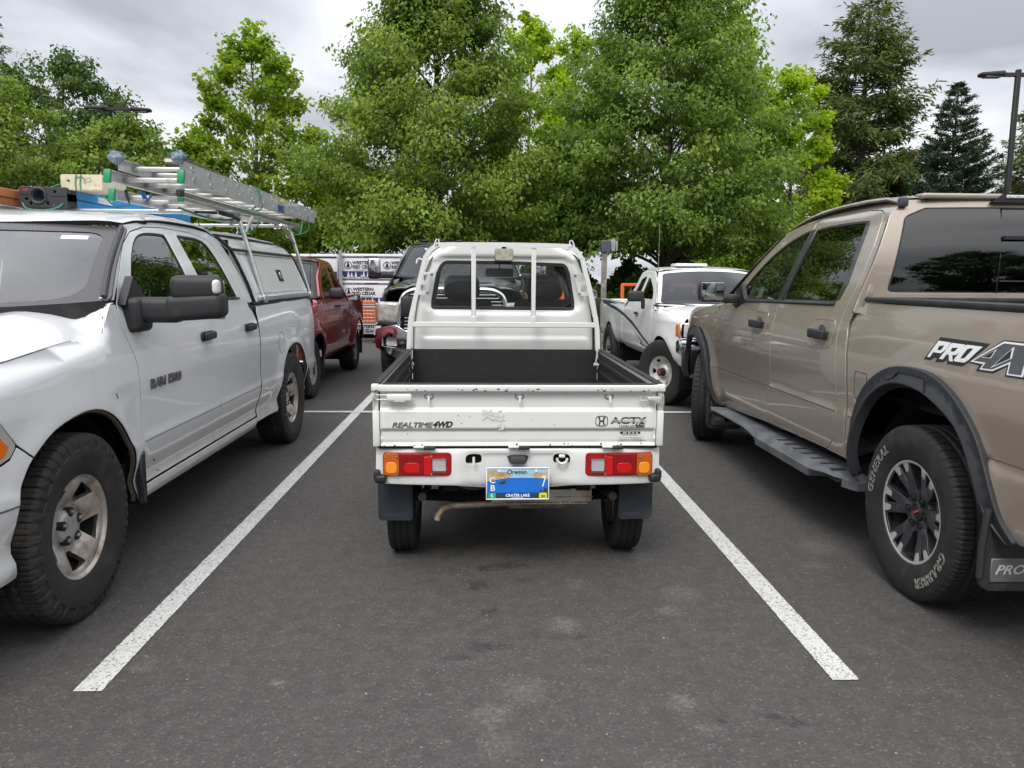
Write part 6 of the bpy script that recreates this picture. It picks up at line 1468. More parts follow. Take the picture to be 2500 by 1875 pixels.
def far_pickup(name, label, cat, loc, rz, q):
    T = thing(name, label, cat, loc, rz); g = q.get
    W, R, wb = q['W'], q['R'], q['wb']; zb, zr, zs, zh = q['belt'], q['roof'], q['sill'], q['hood']   # belt, roof edge, sill bottom, bonnet side
    yf, yd, yw0, yw1, yr0, yr1, ye = q['yf'], q['yd'], q['yw0'], q['yw1'], q['yr0'], q['yr1'], q['ye']
    D = dict(W=W, R=R, wb=wb, paint=q['paint'], archr=q['ar'], archsq=1.0, res=.07, hubz=R)
    D['off'] = ([zs, zs+.06, zs+.2, zb-.30, zb-.12, zb, zb+.05, zr-.06, zr, zr+.1], [.09, .03, .0, .0, .012, .045, .065, .20, .235, .32])
    if 'offs' in q: D['off'] = q['offs']
    D['zt'] = ([yf-.2, yf+.1, 0, yd-.25, yd-.1, yd+.05, 3, 5], [zh-.10, zh-.05, zh, zh+.03, zh+.4, 3, 3, 3]); D['sr'] = .09
    D['plan'] = ([yf-.1, yf+.05, yf+.25, yf+.6, 0, 3, ye-.2, ye+.1], [.30, .16, .06, .01, 0, 0, .01, .03]); D['bulge'] = g('bulge', .02)
    def ar(yc, k=1.0):
        a = q['ar']; z0 = g('archz', zs)
        return spline([(yc-a*1.0, z0), (yc-a*.98, R+.06), (yc-a*.80, R+a*.58), (yc-a*.45, R+a*.90), (yc, R+a*1.0), (yc+a*.45, R+a*.90), (yc+a*.80, R+a*.58), (yc+a*.98, R+.06), (yc+a*1.04, z0)], 3, False)
    fa, ra = ar(0), ar(wb)
    zt = zr-.035
    top = spline([(yw0+.12, zb+.02), ((yw0*.55+yw1*.45)+.06, zb+(zr-zb)*.48), (yw1+.02, zt-.07), (yw1+.20, zt-.015), ((yw1+yr0)/2, zt), (yr0-.25, zt-.005), (yr0-.08, zt-.06), (yr0-.01, zt-.22), (yr1-.08, zb)], 4, False)
    e0 = [(yd+.02, zs+.02), (yd, zs+.3), (yd, zb-.2), (yw0+.09, zb-.05)]
    ys = q['ysplit']; ybed = q['ybed']; G = .006
    lo = [p for p in top if p[0] < ys]; hi = [p for p in top if p[0] > ys]
    fd = [(yd+.03, zs+.06), (ys, zs+.06), (ys, lo[-1][1])]+lo[::-1]+e0[::-1][:-1]
    rd = [(ys, zs+.06), (ybed-.03, zs+.06), (ybed-.02, zb-.12)]+hi[::-1]+[(ys, lo[-1][1])]
    fw = inset([(ys-.0, zb+.01), (ys, lo[-1][1])]+lo[::-1][:-1]+[(yw0+.22, zb+.01)], .055)
    rw = inset([(hi[-1][0], zb+.01)]+hi[::-1]+[(ys, lo[-1][1]), (ys, zb+.01)], .05)
    pill = [(yw0+.08, zb-.0)]+top+[(ybed-.01, zb-.05), (ybed-.01, zs+.06), (ybed+.01, zs+.06), (ybed+.01, zb-.02), (yr1+.01, zb+.02), (yr0+.06, zt-.18), (yr0+.02, zr-.03), (yr0-.08, zr+.0)]
    pill += [((yw1+yr0)/2, zr+.005), (yw1+.15, zr-.01), (yw1-.03, zt-.045), ((yw0*.55+yw1*.45), zb+(zr-zb)*.48+.035), (yw0-.02, zb+.02)]
    fen = [(yd-.005, zs+.02)]+e0[1:]+[(yw0+.06, zb+.0), (yw0-.02, zb-.01), (yd-.2, zh+.02), (0, zh-.002), (yf+.2, zh-.05), (yf+.16, R+.1), (-q['ar']*1.04, R+.06)]+fa[2:]
    bed = [ra[-1], (ye-.12, zs+.04), (ye-.02, zs+.15), (ye, zb-.25), (ye-.01, zb-.02+g('bedup', 0)), (ye-.04, zb+g('bedup', 0)), (ybed+.015, zb+g('bedup', 0)), (ybed+.015, zs+.02), (wb-q['ar']*1.0, zs+.02)]+ra
    rocker = [(yd+.0, zs), (ybed, zs), (ybed, zs+.052), (yd+.03, zs+.052)]
    D['panels'] = [('front_fender', inset(fen, G), [], None), ('front_door', inset(fd, G), [fw], None), ('rear_door', inset(rd, G), [rw], None), ('cab_pillar', inset(pill, .002), [], None),
                   ('bed_side', inset(bed, G), [], None), ('rocker', rocker, [], None)]
    gl = q['glass']; D['windows'] = [('front_window', fw, gl, BLACK), ('rear_window', rw, gl, BLACK)]
    D['liner'] = [([(yd+.05, zs+.05), (ybed, zs+.05), (ybed, zb), (yr0, zb+.1), (yr0-.1, zr-.06), (yw1+.1, zr-.08), (yw0+.2, zb), (yd, zb-.1)], [inset(fw, -.04), inset(rw, -.04)])]
    D['ylen'] = (yf+.1, ye-.1); D['floor'] = zs+.12; D['cab'] = (yw0+.0, yr1, zb); D['seat'] = q.get('seat', SEAT); D['dash'] = q.get('dash', SEAT)
    def SH(u, v):
        u = np.asarray(u, float); v = np.asarray(v, float); e = np.abs(u)/W; t = np.clip((v-yf)/(yw0-yf), 0, 1.1); d = g('dome', .05)
        zc = zh+d*.6-.10*(1-t)**2.2+.03*t; zc = zc+d*.4*sst(.62, .5, e)
        return (u, v, zc-(d*.6+.02)*np.clip((e-.60)/.30, 0, 1.1)**2.2-.06*sst(.10, 0, t))
    hw = W-.10; hood = [(x, yf+.05+.10*(abs(x)/hw)**2) for x in np.linspace(-hw*.9, hw*.9, 9)]+[(hw, yf+.35), (hw, yw0-.10), (hw*.88, yw0+.10)]+[(-hw*.88, yw0+.10), (-hw, yw0-.10), (-hw, yf+.35)]
    zc_ = zh+g('dome', .05)*.6+.03
    xb, xt = W-.055, W-.245
    SW = crossfn(xb, xt, yw0-.12, yw0+.04, yw1-.07, yw1+.03, zc_-.0, zb+.01, zr+.02, zr-.025)
    gp = rc([(-.93, .05), (.93, .05), (.93, .94), (-.93, .94)], .07)
    xr = lambda v: np.interp(v, [yw1-.1, yw1+.3, yr0, yr1], [xt+.01, xt-.01, xt-.01, xt+.01])
    ze = lambda v: np.interp(v, [yw1-.1, yw1+.15, (yw1+yr0)/2, yr0-.08, yr0+.05], [zr-.04, zr-.008, zr+.006, zr, zr-.04])
    SR = roof_fn(xr, yw1-.1, yr0+.02, 0, 0, ze, prof([yw1-.2, yw1-.05, yw1+.25, (yw1+yr0)/2, yr0], [zr-.02, zr+.02, zr+.05, zr+.06, zr+.045], .06))
    rp = [(x, yw1-.07+.10*(abs(x)/xt)**2) for x in np.linspace(-xt, xt, 11)]+[(xt-.005, yr0), (xt*.8, yr0+.03), (-xt*.8, yr0+.03), (-xt+.005, yr0)]
    SB = crossfn(W-.09, xt, yr1+.02, yr1-.02, yr0+.03, yr0, zb, zb, zr+.02, zr-.02)
    bw = rc([(-.86, .12), (.86, .12), (.86, .85), (-.86, .85)], .08)
    c1 = [(hw, yw0-.16), (hw*.88, yw0+.10), (hw*.85, yw0+.12), (xb-.02, yw0+.08), (xb+.02, yw0+.07), (xb+.03, yw0-.1), (xb, yw0-.2)]
    def SHc(u, v): a, b, c = SH(u, v); w = sst(yw0-.15, yw0+.05, b); return (a, b, c*(1-w)+(zb-.005)*w)
    D['extra'] = [('bonnet', inset(hood, G), [], SH, q.get('hoodmat'), dict()), ('roof', rp, [], SR, None, dict()), ('windscreen_frame', rect(-1.01, 0, 1.01, 1, .03), [gp], SW, q.get('frame', BLACK), dict(off=-.004, lip=.01)),
                  ('windscreen', inset(gp, -.01), [], SW, q['screen'], dict(lip=0, off=-.009, res=.15)), ('cab_back', rect(-1.02, -.1, 1.02, 1, .03), [bw], SB, None, dict(flip=True)),
                  ('back_window', inset(bw, -.01), [], SB, gl, dict(flip=True, lip=0, off=-.008, res=.15)), ('fender_top', c1, [], SHc, None, dict()), ('fender_top', [(-x, y) for x, y in c1], [], SHc, None, dict())]
    build_pickup(T, D)
    m = MB(); m.box((0, ybed+.03, zb-.25), (W*2-.2, .03, .44)); m.box((0, (ybed+ye)/2, zb-.42), (W*2-.2, ye-ybed-.1, .04))
    for s in (-1, 1): m.box((s*(W-.10), (ybed+ye)/2, zb-.24), (.02, ye-ybed-.08, .42))
    m.build('bed_inside', q.get('bedmat', LINER), T)
    for s in (-1, 1): m = MB(); m.rbox((s*(W-.075), (ybed+ye)/2, zb+.004+g('bedup', 0)), (.10, ye-ybed-.04, .02), .006, 1); m.build('bed_rail_top', q.get('railmat', q['paint']), T)
    m = MB(); m.rbox((0, ye-.03, zb-.26), (W*2-.34, .06, .50), .02, 2); m.build('tailgate', q['paint'], T)
    m = MB(); m.rbox((0, ye+.08, zs+.12), (W*2-.12, .16, .16), .03, 2); m.build('rear_bumper', q.get('bump', CHROME), T)
    pr = far_wheel(*q['wheel'])
    for s in (1, -1):
        for y in (0, wb): wheel_at(T, pr, s*(W-q['wheel'][2]/2-.02+g('wout', 0)), y, R-.002, s, g('steer', 0) if y == 0 else 0)
        S = D['S%d' % s]
        for pts in (fa, ra):
            m = MB(); P = [np.array(S(a, b)).ravel() for a, b in pts]; m.tube([(p[0]-s*.018, p[1], p[2]) for p in P], .010, 5); m.build('arch_lip', q.get('lip', LINER), T)
        for y in q['handles']:
            X = float(S(y, zb-.13)[0]); m = MB(); m.rbox((X+s*.02, y, zb-.13), (.028, .14, .036), .01, 2); m.build('door_handle', q.get('handle', BLACK), T)
        if g('flap', 0):
            for yc in (0, wb): m = MB(); m.rbox((s*(W-.12), yc+q['ar']+.02, zs-.06), (.24, .012, .24), .005, 1); m.build('mud_flap', BLACK, T)
    return T, D

# dark red extended-cab pickup
RP = pm('dark_red_paint', (.26, .014, .018), .28, .25, coat=1, coatr=.04, flake=.1)
T, D = far_pickup('red_pickup', 'dark red extended cab pickup parked behind the white work pickup', 'pickup truck', (-2.98, 9.30, 0), 0,
    dict(W=.925, R=.362, wb=2.98, belt=1.20, roof=1.69, sill=.40, hood=1.12, yf=-.85, yd=.48, yw0=.55, yw1=1.22, yr0=2.02, yr1=2.30, ysplit=1.62, ybed=2.36, ye=3.66, ar=.43, paint=RP,
         glass=glass('red_glass', (.10, .10, .11)), screen=glass('red_screen', (.65, .72, .70)), wheel=(.362, .205, .24, 'alloy', pm('grey_alloy', (.42, .42, .42), .4, .6, dirt=(.2, .18, .15), dsc=12), (.01, BLACK, None)),
         handles=(1.45,), handle=BLACK, flap=1, bedup=-.015, bulge=.05))
for s in (1, -1):
    n = pnode('door_mirror', T); m = MB(); m.rbox((s*1.02, .86, 1.255), (.19, .13, .15), .045, 3); m.rbox((s*.90, .88, 1.22), (.1, .05, .06), .02, 2); m.build('mirror_shell', BLACK, n)
m = MB(); m.rbox((0, -.82, .86), (1.2, .08, .26), .03, 2); m.build('grille', BLACK, T)
m = MB(); m.rbox((0, -.86, .52), (1.66, .2, .26), .05, 3); m.build('front_bumper', RP, T)
for s in (1, -1): m = MB(); m.rbox((s*.72, -.74, .90), (.28, .14, .20), .04, 2); m.build('headlamp', pm('red_truck_lamp', (.5, .5, .5), .15, coat=1, var=.3, vs=40), T)
for s in (1, -1): m = MB(); m.rbox((s*.86, 3.66, .92), (.10, .05, .34), .02, 2); m.build('tail_lamp', lens('rt_tail%d' % s, (.4, .01, .01)), T)
m = MB(); m.tube([(.80, .30, 1.12), (.81, .31, 1.60), (.815, .315, 2.05)], .004, 5); m.build('aerial', BLACK, T)

# big dark heavy-duty pickup, nose on behind the small truck
DP = pm('dark_grey_paint', (.055, .054, .054), .22, .4, coat=1, coatr=.03, flake=.1)
T, D = far_pickup('heavy_pickup', 'dark grey heavy duty pickup with a chrome grille, nose to nose with the small truck', 'pickup truck', (-.42, 10.85, 0), 0,
    dict(W=1.01, R=.44, wb=3.80, belt=1.48, roof=1.99, sill=.55, hood=1.36, yf=-.95, yd=.52, yw0=.60, yw1=1.28, yr0=2.75, yr1=2.95, ysplit=1.85, ybed=3.0, ye=4.9, ar=.52, paint=DP,
         glass=glass('hd_glass', (.10, .10, .10)), screen=glass('hd_screen', (.55, .62, .60)), wheel=(.44, .24, .28, 'tough', pm('dark_hd_alloy', (.06, .055, .05), .45, .6, dirt=(.14, .11, .09), dsc=12), (.04, CHROME, None)),
         handles=(1.6, 2.6), wout=.03, dome=.12, railmat=BLACK))
m = MB()
for x in (-.55, -.27, 0, .27, .55): m.rbox((x, 1.50, 2.052), (.10, .11, .030), .014, 3)
m.build('roof_marker_lamps', BLACK, T)['kind'] = 'stuff'
gx, gz = -.0, 1.0; n = pnode('grille', T)
def ring(mb, pts, y0, w, mi=0): mb.tube([(x, y0+.05*(x/.6)**2, z) for x, z in pts], w, 8, mi, closed=True)
out = spline([(-.70, .80), (-.66, 1.16), (-.55, 1.285), (-.30, 1.315), (.30, 1.315), (.55, 1.285), (.66, 1.16), (.70, .80), (.45, .765), (-.45, .765)], 5)
m = MB(); ring(m, out, -.985, .042); m.build('grille_surround', CHROME, n)
m = MB(); m.add([(x*.97, -.955+.05*(x/.6)**2, z) for x, z in out], [tuple(range(len(out)))]); m.build('grille_back', LINER, n)
for sx in (-1, 1):
    for sz, z0, z1 in ((0, .80, 1.015), (1, 1.055, 1.27)):
        for k in range(5):
            z = z0+.02+(z1-z0-.04)*k/4; x1 = .63-.10*max(0, (z-1.15)/.13)
            m = MB(); m.rbox((sx*(.07+(x1-.07)/2), -.975+.02, z), (x1-.07, .03, .017), .006, 2); m.build('grille_bar', CHROME, n)
m = MB(); m.rbox((0, -1.0, 1.04), (.12, .05, .52), .02, 2); m.rbox((0, -.995, 1.035), (1.28, .04, .032), .01, 2); m.build('grille_cross', DP, n)
m = MB(); m.rbox((0, -1.03, 1.10), (.16, .02, .15), .03, 2); m.build('grille_badge', pm('badge_silver', (.5, .5, .5), .25, .8, var=.3, vs=40), n)
CB = pm('chrome_bumper', (.72, .72, .74), .10, 1, var=.03, dirt=(.2, .18, .16), dlo=.62, dhi=.9, dsc=6)
def SBm(u, v):
    u = np.asarray(u, float); v = np.asarray(v, float); return (u, -1.06+.20*(np.abs(u)/1.0)**4+.05*np.cos((v-.66)*4)*-1+.05, v)
panel('front_bumper', rc([(-1.02, .56), (-.80, .46), (-.55, .40), (.55, .40), (.80, .46), (1.02, .56), (1.02, .80), (.75, .86), (.60, .78), (-.60, .78), (-.75, .86), (-1.02, .80)], .04), [rc([(s*.72, .56), (s*.93, .58), (s*.93, .71), (s*.72, .70)], .03) for s in (-1, 1)]+[ell(s*.52, .60, .045, .035, 14, 3) for s in (-1, 1)], SBm, CB, T, res=.06, lip=.06)
m = MB(); m.box((0, -.86, .60), (1.8, .04, .36)); m.rbox((0, -.98, .40), (1.5, .14, .10), .03, 2); m.build('bumper_back', LINER, T)
for s in (-1, 1):
    n = pnode('headlamp', T)
    So = D['S%d' % s]
    m = MB(); m.rbox((s*.835, -.86, 1.02), (.30, .20, .27), .045, 3, f=lambda x, y, z, s=s: (x, y+.16*(x*s+.15)**1*(x*s > -.15), z)); m.build('lamp_lens', pm('hazy_lamp', (.33, .33, .30), .14, coat=1, var=.35, vs=16, dirt=(.40, .30, .16), dlo=.5, dhi=.75, dsc=7), n)
    m = MB(); m.rbox((s*.84, -.85, .875), (.30, .18, .05), .012, 1, f=lambda x, y, z, s=s: (x, y+.16*(x*s+.15), z)); m.build('lamp_base', BLACK, n)
    m = MB(); m.rbox((s*.825, -.93, .64), (.20, .05, .12), .03, 3, f=lambda x, y, z, s=s: (x, y+.5*(x*s+.1), z)); m.build('fog_lamp', pm('fog_lens', (.5, .5, .5), .12, coat=1, var=.5, vs=60, bump=.6, bs=90), n)
    n = pnode('tow_mirror', T)
    m = MB(); m.rbox((s*1.05, .72, 1.50), (.30, .09, .09), .03, 2); m.rbox((s*1.16, .72, 1.50), (.20, .07, .07), .02, 2); m.build('mirror_arm', BLACK, n)
    m = MB(); m.rbox((s*1.245, .70, 1.60), (.185, .11, .31), .045, 3); m.build('mirror_shell', BLACK, n)
    m = MB(); m.rbox((s*1.235, .645, 1.64), (.16, .03, .22), .03, 3); m.build('mirror_cap', CHROME, n)

# white compact pickup with dark stripes
TW = pm('compact_white', (.72, .73, .71), .3, coat=.8, coatr=.06, low=((.38, .36, .30), .75, .3))
rzT = -math.radians(-1.85)
T, D = far_pickup('compact_pickup', 'white compact pickup with dark side stripes, partly hidden by the tan pickup', 'pickup truck', (2.92, 8.92, 0), math.radians(1.85),
    dict(W=.86, R=.385, wb=3.09, belt=1.15, roof=1.59, sill=.50, hood=1.10, yf=-.72, yd=.50, yw0=.48, yw1=1.10, yr0=1.88, yr1=2.12, ysplit=1.45, ybed=2.20, ye=4.05, ar=.42, paint=TW, dome=.03,
         frame=TW, glass=glass('compact_glass', (.20, .21, .21)), screen=glass('compact_screen', (.60, .66, .66)), wheel=(.385, .200, .26, 'steel', pm('silver_steel', (.55, .54, .51), .42, .5, dirt=(.3, .26, .2), dsc=12), (.055, BLACK, pm('red_hub', (.35, .03, .02), .5))),
         handles=(1.28,), wout=.06, steer=.48, bedup=-.02, archz=.52))
for s in (1, -1):
    S = D['S%d' % s]; fl = s < 0; NV = pm('stripe_navy', (.03, .04, .07), .4)
    for nm, L in (('stripe', [(3.95, 1.115), (3.90, 1.075), (3.2, 1.035), (2.6, 1.00), (2.1, .945), (1.5, .85), (.65, .655), (.52, .62), (.52, .645), (.66, .69), (1.5, .895), (2.1, .985), (2.7, 1.05), (3.3, 1.085), (2.6, 1.105), (3.3, 1.118)]),
                  ('stripe', [(1.5, .82), (.92, .66), (1.02, .64), (.60, .615), (.55, .60), (1.1, .62), (1.0, .665)])):
        L = resamp(L, .12); L = L[::-1] if area(L) < 0 else L
        panel(nm, L, [], S, NV, T, res=.12, lip=.0012, flip=fl, edge=.0004, off=.0015)
    n = pnode('door_mirror', T); X = s*.86
    m = MB(); m.rbox((X+s*.13, .80, 1.255), (.20, .10, .135), .03, 3); m.rbox((X+s*.03, .80, 1.16), (.05, .05, .14), .02, 2); m.build('mirror_shell', BLACK, n)
    m = MB(); m.rbox((s*.69, -.70, .915), (.26, .10, .155), .02, 2); m.build('headlamp', pm('compact_lamp%d' % s, (.5, .5, .5), .12, coat=1, var=.35, vs=50), T)
    m = MB(); m.rbox((s*.815, -.665, .915), (.085, .14, .145), .015, 2); m.build('corner_lamp', lens('cl%d' % s, (.75, .22, .02)), T)
    m = MB(); m.rbox((s*.70, -.705, .915), (.285, .085, .175), .012, 1); m.build('lamp_bezel', CHROME, T)
m = MB(); m.rbox((0, -.70, .91), (1.1, .06, .16), .01, 1); m.build('grille', CHROME, T)
m = MB(); m.rbox((0, -.80, .74), (1.72, .16, .16), .03, 2, f=lambda x, y, z: (x, y+.10*(abs(x)/.86)**4, z)); m.build('front_bumper', CHROME, T)
m = MB(); m.rbox((0, -.78, .59), (1.62, .14, .12), .03, 2); m.build('front_valance', BLACK, T)
m = MB(); m.rbox((0, -.66, .50), (1.5, .1, .2), .03, 2); m.build('front_skirt', TW, T)
m = MB(); m.tube([(-.80, .43, 1.10), (-.80, .44, 1.7), (-.80, .44, 2.13)], .004, 5); m.build('aerial', STEELD, T)
m = MB(); m.rbox((-.15, 1.35, 1.662), (.42, .30, .04), .015, 2); m.build('roof_vent', TW, T)
for x in (-.35, .3): m = MB(); m.tube([(x, .36, 1.155), (x-.2, .38, 1.17), (x-.48, .41, 1.175)], .009, 5); m.build('wiper', BLACK, T)
# ------------------------------------------------------------------ wrapped lumber, cart, posts, lamps, cabinets, small structures
WRAP = pm('white_wrap', (.62, .62, .66), .45, var=.08, vs=3, bump=.8, bs=6); NAVY = pm('wrap_navy', (.020, .026, .11), .45, var=.1); WBLK = pm('wrap_black', (.015, .015, .02), .5); WORG = pm('wrap_orange', (.55, .13, .05), .5, var=.1)
def lumber(label, cx, cz, w, h, orange=False, yy=18.6, seed=0):
    T = thing('lumber_pack', label, 'lumber pack', (cx, yy, cz), 0, 'wrapped packs of cedar boards')
    r = random.Random(seed); L = 3.0
    m = MB(); m.rbox((0, L/2, h/2), (w, L, h), .03, 2); m.build('wrapping', WRAP if not orange else pm('pink_wrap', (.62, .50, .48), .5, bump=.6, bs=6), T)
    S = plane_y(-.004)
    m = MB(); dist_poly(m, rect(-w/2+.02, h-.095, w/2-.02, h-.055), S, th=.003); m.build('top_band', WBLK if not orange else WORG, T)
    m = MB(); k = -w/2+.3
    while k < w/2-.2:
        lettering(m, 'WRAPPED BY NATURE  TO FEED', .035, plane_y(-.010), (k, h-.075), xs=1.1); k += .9
    m.build('band_text', WRAP, T)
    if h > .5:
        m = MB(); dist_poly(m, rect(-w/2+.02, .03, w/2-.02, .20), S, th=.003); m.build('lower_band', NAVY if not orange else WORG, T)
        m = MB(); x = -w/2+.06
        while x < w/2-.10:
            t = r.uniform(.06, .15); 
            for j in range(3):
                b = .045+j*t*.33; ww = .045*(1-j*.28); dist_poly(m, [(x-ww, b), (x+ww, b), (x, b+t*.55)], plane_y(-.008-.001*j), th=.002)
            x += r.uniform(.05, .16)
        dist_poly(m, [(-w/2+.02, .03), (w/2-.02, .03), (w/2-.02, .05), (0, .07), (-w/2+.02, .05)], plane_y(-.008), th=.002)
        m.build('tree_print', WRAP, T)['kind'] = 'stuff'
    m = MB(); e = MB(); x = -w/2+.42
    while x < w/2-.18:
        zc = h*.56 if h > .5 else h*.40
        lettering(m, 'WESTERN', .105, plane_y(-.005), (x+.13, zc+.055), xs=1.05, offset=.004); lettering(m, 'RED CEDAR', .105, plane_y(-.005), (x+.15, zc-.045), xs=.95, offset=.004)
        lettering(m, 'BY NATE TIMBER PRODUCTS', .035, plane_y(-.005), (x+.13, zc-.12))
        c = (x-.22, zc)
        e.tube([(c[0]+.085*math.cos(a), -.007, c[1]+.085*math.sin(a)) for a in np.linspace(0, 2*PI, 22)[:-1]], .007, 5, closed=True)
        for j in range(3): dist_poly(e, [(c[0]-.05+j*.012, c[1]-.05+j*.035), (c[0]+.05-j*.012, c[1]-.05+j*.035), (c[0], c[1]+.01+j*.035)], plane_y(-.007), th=.002)
        x += .93
    m.build('lettering', WBLK if not orange else pm('wrap_red', (.40, .02, .02), .5), T); e.build('emblem', WBLK, T)
lumber('wrapped lumber pack, upper right of the stack, beside the dark pickup mirror', -2.70, 1.415, 1.60, .615, seed=1)
lumber('wrapped lumber pack, middle right of the stack, behind the dark pickup', -2.70, .79, 1.60, .605, seed=2)
lumber('orange printed lumber pack low behind the red pickup tail and the cart', -2.70, .43, 1.60, .34, orange=True, seed=3)
lumber('lowest lumber pack of the stack, resting near the ground behind the cart', -2.70, .10, 1.60, .31, seed=4)
lumber('wrapped lumber pack, upper left of the stack, above the red pickup cab', -5.10, 1.40, 3.1, .615, seed=5)
lumber('wrapped lumber pack, middle left of the stack, behind the red pickup', -5.10, .78, 3.1, .605, seed=6)
m = MB()
for x in (-4.6, -3.4, -2.0):
    for y in (18.9, 20.6): m.box((x, y, .05), (.1, .1, .10))
ctag(m.build('timber_bearers', pm('raw_timber', (.30, .20, .12), .8)), 'raw timber bearers under the bottom of the lumber stack', 'bearer')
m = MB(); m.rbox((-3.46, 18.5, 1.05), (.07, .07, 2.1), .008, 1); ctag(m.build('rack_post', pm('galv_post', (.28, .29, .30), .5, .4)), 'grey steel post standing between the lumber packs', 'post')
# shopping cart
T = thing('shopping_cart', 'orange and wire shopping cart standing before the lumber stack', 'cart', (-2.72, 17.2, 0))
CO = pm('cart_orange', (.60, .14, .03), .5); CW_ = pm('cart_wire', (.45, .45, .47), .4, .7)
m = MB(); m.rbox((0, 0, .92), (.52, .09, .07), .02, 2); m.build('handle', CO, T)
for i in range(6): m = MB(); m.tube([(-.24, 0, .42+i*.08), (.24, 0, .42+i*.08)], .006, 5); m.build('basket_wire', CW_, T)
for i in range(7): m = MB(); m.tube([(-.24+i*.08, 0, .42), (-.25+i*.083, 0, .84)], .006, 5); m.build('basket_wire', CW_, T)
m = MB(); m.rbox((0, .45, .62), (.46, .8, .36), .02, 2); m.build('basket', CO, T)
for s in (-1, 1):
    m = MB(); m.tube([(s*.25, 0, .92), (s*.24, .05, .40), (s*.22, .0, .20), (s*.22, .7, .16)], .014, 6); m.build('frame', CW_, T)
    for y in (.02, .72): m = MB(); m.lathe([(-.015, .02), (-.015, .062), (.015, .062), (.015, .02)], 14, (s*.22, y, .064)); m.build('castor', BLACK, T)
# utility post with box, cabinet, orange trailer side
T = thing('utility_post', 'weathered grey post carrying a metal box, right of the small truck cab', 'post', (2.47, 16.0, 0))
m = MB(); m.rbox((0, 0, 1.05), (.105, .105, 2.1), .01, 1); m.build('post', pm('weathered_wood', (.20, .185, .16), .85, var=.3, vs=9, bump=.5, bs=20, dirt=(.35, .33, .30), dlo=.5, dhi=.6, dsc=6), T)
m = MB(); m.rbox((.02, -.02, 2.14), (.20, .16, .24), .012, 1); m.build('meter_box', pm('box_grey', (.10, .105, .13), .45, .5), T)
m = MB(); m.rbox((.17, .02, 2.16), (.09, .12, .24), .01, 1); m.rbox((.25, .05, 2.15), (.05, .1, .2), .01, 1); m.build('side_box', pm('box_pale', (.35, .36, .38), .45, .4), T)
m = MB(); m.rbox((-.085, -.02, 1.42), (.022, .02, .12), .004, 1); m.build('tag', WHITEP, T)
T = thing('grey_cabinet', 'small grey cabinet with a pitched cap beside the utility post', 'cabinet', (2.40, 17.2, 0))
m = MB(); m.rbox((0, 0, .60), (.20, .2, 1.2), .01, 1); m.build('body', pm('cab_grey', (.13, .14, .15), .55), T)
m = MB(); m.prism([(-.12, 1.19), (.12, 1.19), (0, 1.26)], -.12, .12, 'y'); m.build('cap', pm('cab_cap', (.17, .18, .19), .5), T)
m = MB(); m.rbox((.03, -.103, 1.0), (.09, .006, .14), .002, 1); m.build('notice', WHITEP, T)
OG = pm('machine_orange', (.68, .115, .015), .45, coat=.3)
T = thing('orange_trailer', 'orange mesh-sided trailer just showing behind the white compact pickup', 'trailer', (2.95, 15.2, 0))
for z in (.52, 1.36): m = MB(); m.rbox((.5, 0, z), (1.50, .06, .06), .01, 1); m.build('rail', OG, T)
for x in (-.23, .25, .75, 1.22): m = MB(); m.rbox((x, 0, .94), (.06, .062, .86), .01, 1); m.build('upright', OG, T)
for i in range(10): m = MB(); m.rbox((-.2+i*.145, .01, .94), (.018, .014, .8), .004, 1); m.build('mesh_bar', pm('dark_orange', (.35, .07, .02), .5), T)
m = MB(); m.box((.5, .9, .50), (1.45, 1.7, .06)); m.build('deck', DARK, T)
for s in (-.25, 1.25): m = MB(); m.lathe([(-.08, .12), (-.08, .30), (.08, .30), (.08, .12)], 20, (s, .8, .30)); m.build('tyre', RUBBER, T)
# orange rental machine seen through the small truck's rear window
T = thing('orange_machine', 'small orange hire machine on wheels, seen through the rear window of the small truck', 'machine', (2.0, 18.4, 0))
m = MB(); m.rbox((0, 0, .95), (.55, 1.2, .42), .05, 2); m.rbox((.05, .1, 1.22), (.40, .7, .28), .04, 2); m.build('body', OG, T)
m = MB(); m.rbox((-.35, -.3, .82), (.25, .3, .25), .03, 2); m.build('engine_cover', pm('mach_grey', (.3, .3, .3), .5), T)
for s in (-.22, .22):
    for y in (-.4, .5): m = MB(); m.lathe([(-.08, .16), (-.08, .32), (.08, .32), (.08, .16)], 20, (s, y, .32)); m.build('tyre', RUBBER, T); m = MB(); m.lathe([(-.082, 0), (-.082, .16), (.082, .16), (.082, 0)], 14, (s, y, .32)); m.build('rim', WHITEP, T)
m = MB(); m.tube([(.22, -.55, .9), (.22, -.6, 1.7), (-.22, -.6, 1.7), (-.22, -.55, .9)], .025, 6); m.build('roll_bar', BLACK, T)
# white van roof with a rack far left, low roof line far right
T = thing('white_van', 'white van roof with a ladder rack above the lumber stack, far left', 'van', (-7.3, 24.5, 0))
m = MB(); m.rbox((0, 1.5, 1.15), (1.9, 4.6, 1.75), .22, 4); m.build('body', WHITEP, T)
m = MB(); m.rbox((0, -.81, 1.45), (1.5, .04, .5), .05, 2); m.build('windscreen', GREYP, T)
for y in (-.2, 1.2, 2.6): m = MB(); m.rbox((0, y, 2.10), (1.7, .05, .04), .01, 1); m.build('rack_bar', ALU, T)
m = MB(); m.rbox((.1, .8, 2.2), (.9, 2.4, .14), .04, 2); m.build('roof_load', GREYP, T)
for s in (-.82, .82):
    for y in (0, 3.0): m = MB(); m.lathe([(-.1, .1), (-.1, .34), (.1, .34), (.1, .1)], 18, (s, y, .34)); m.build('tyre', RUBBER, T)
T = thing('far_shed', 'long low pale roof far beyond the trees on the right', 'shed', (14.6, 44, 0))
m = MB(); m.box((0, 2, 1.35), (6, 4, 2.7)); m.build('wall', pm('shed_wall', (.20, .19, .17), .8), T)
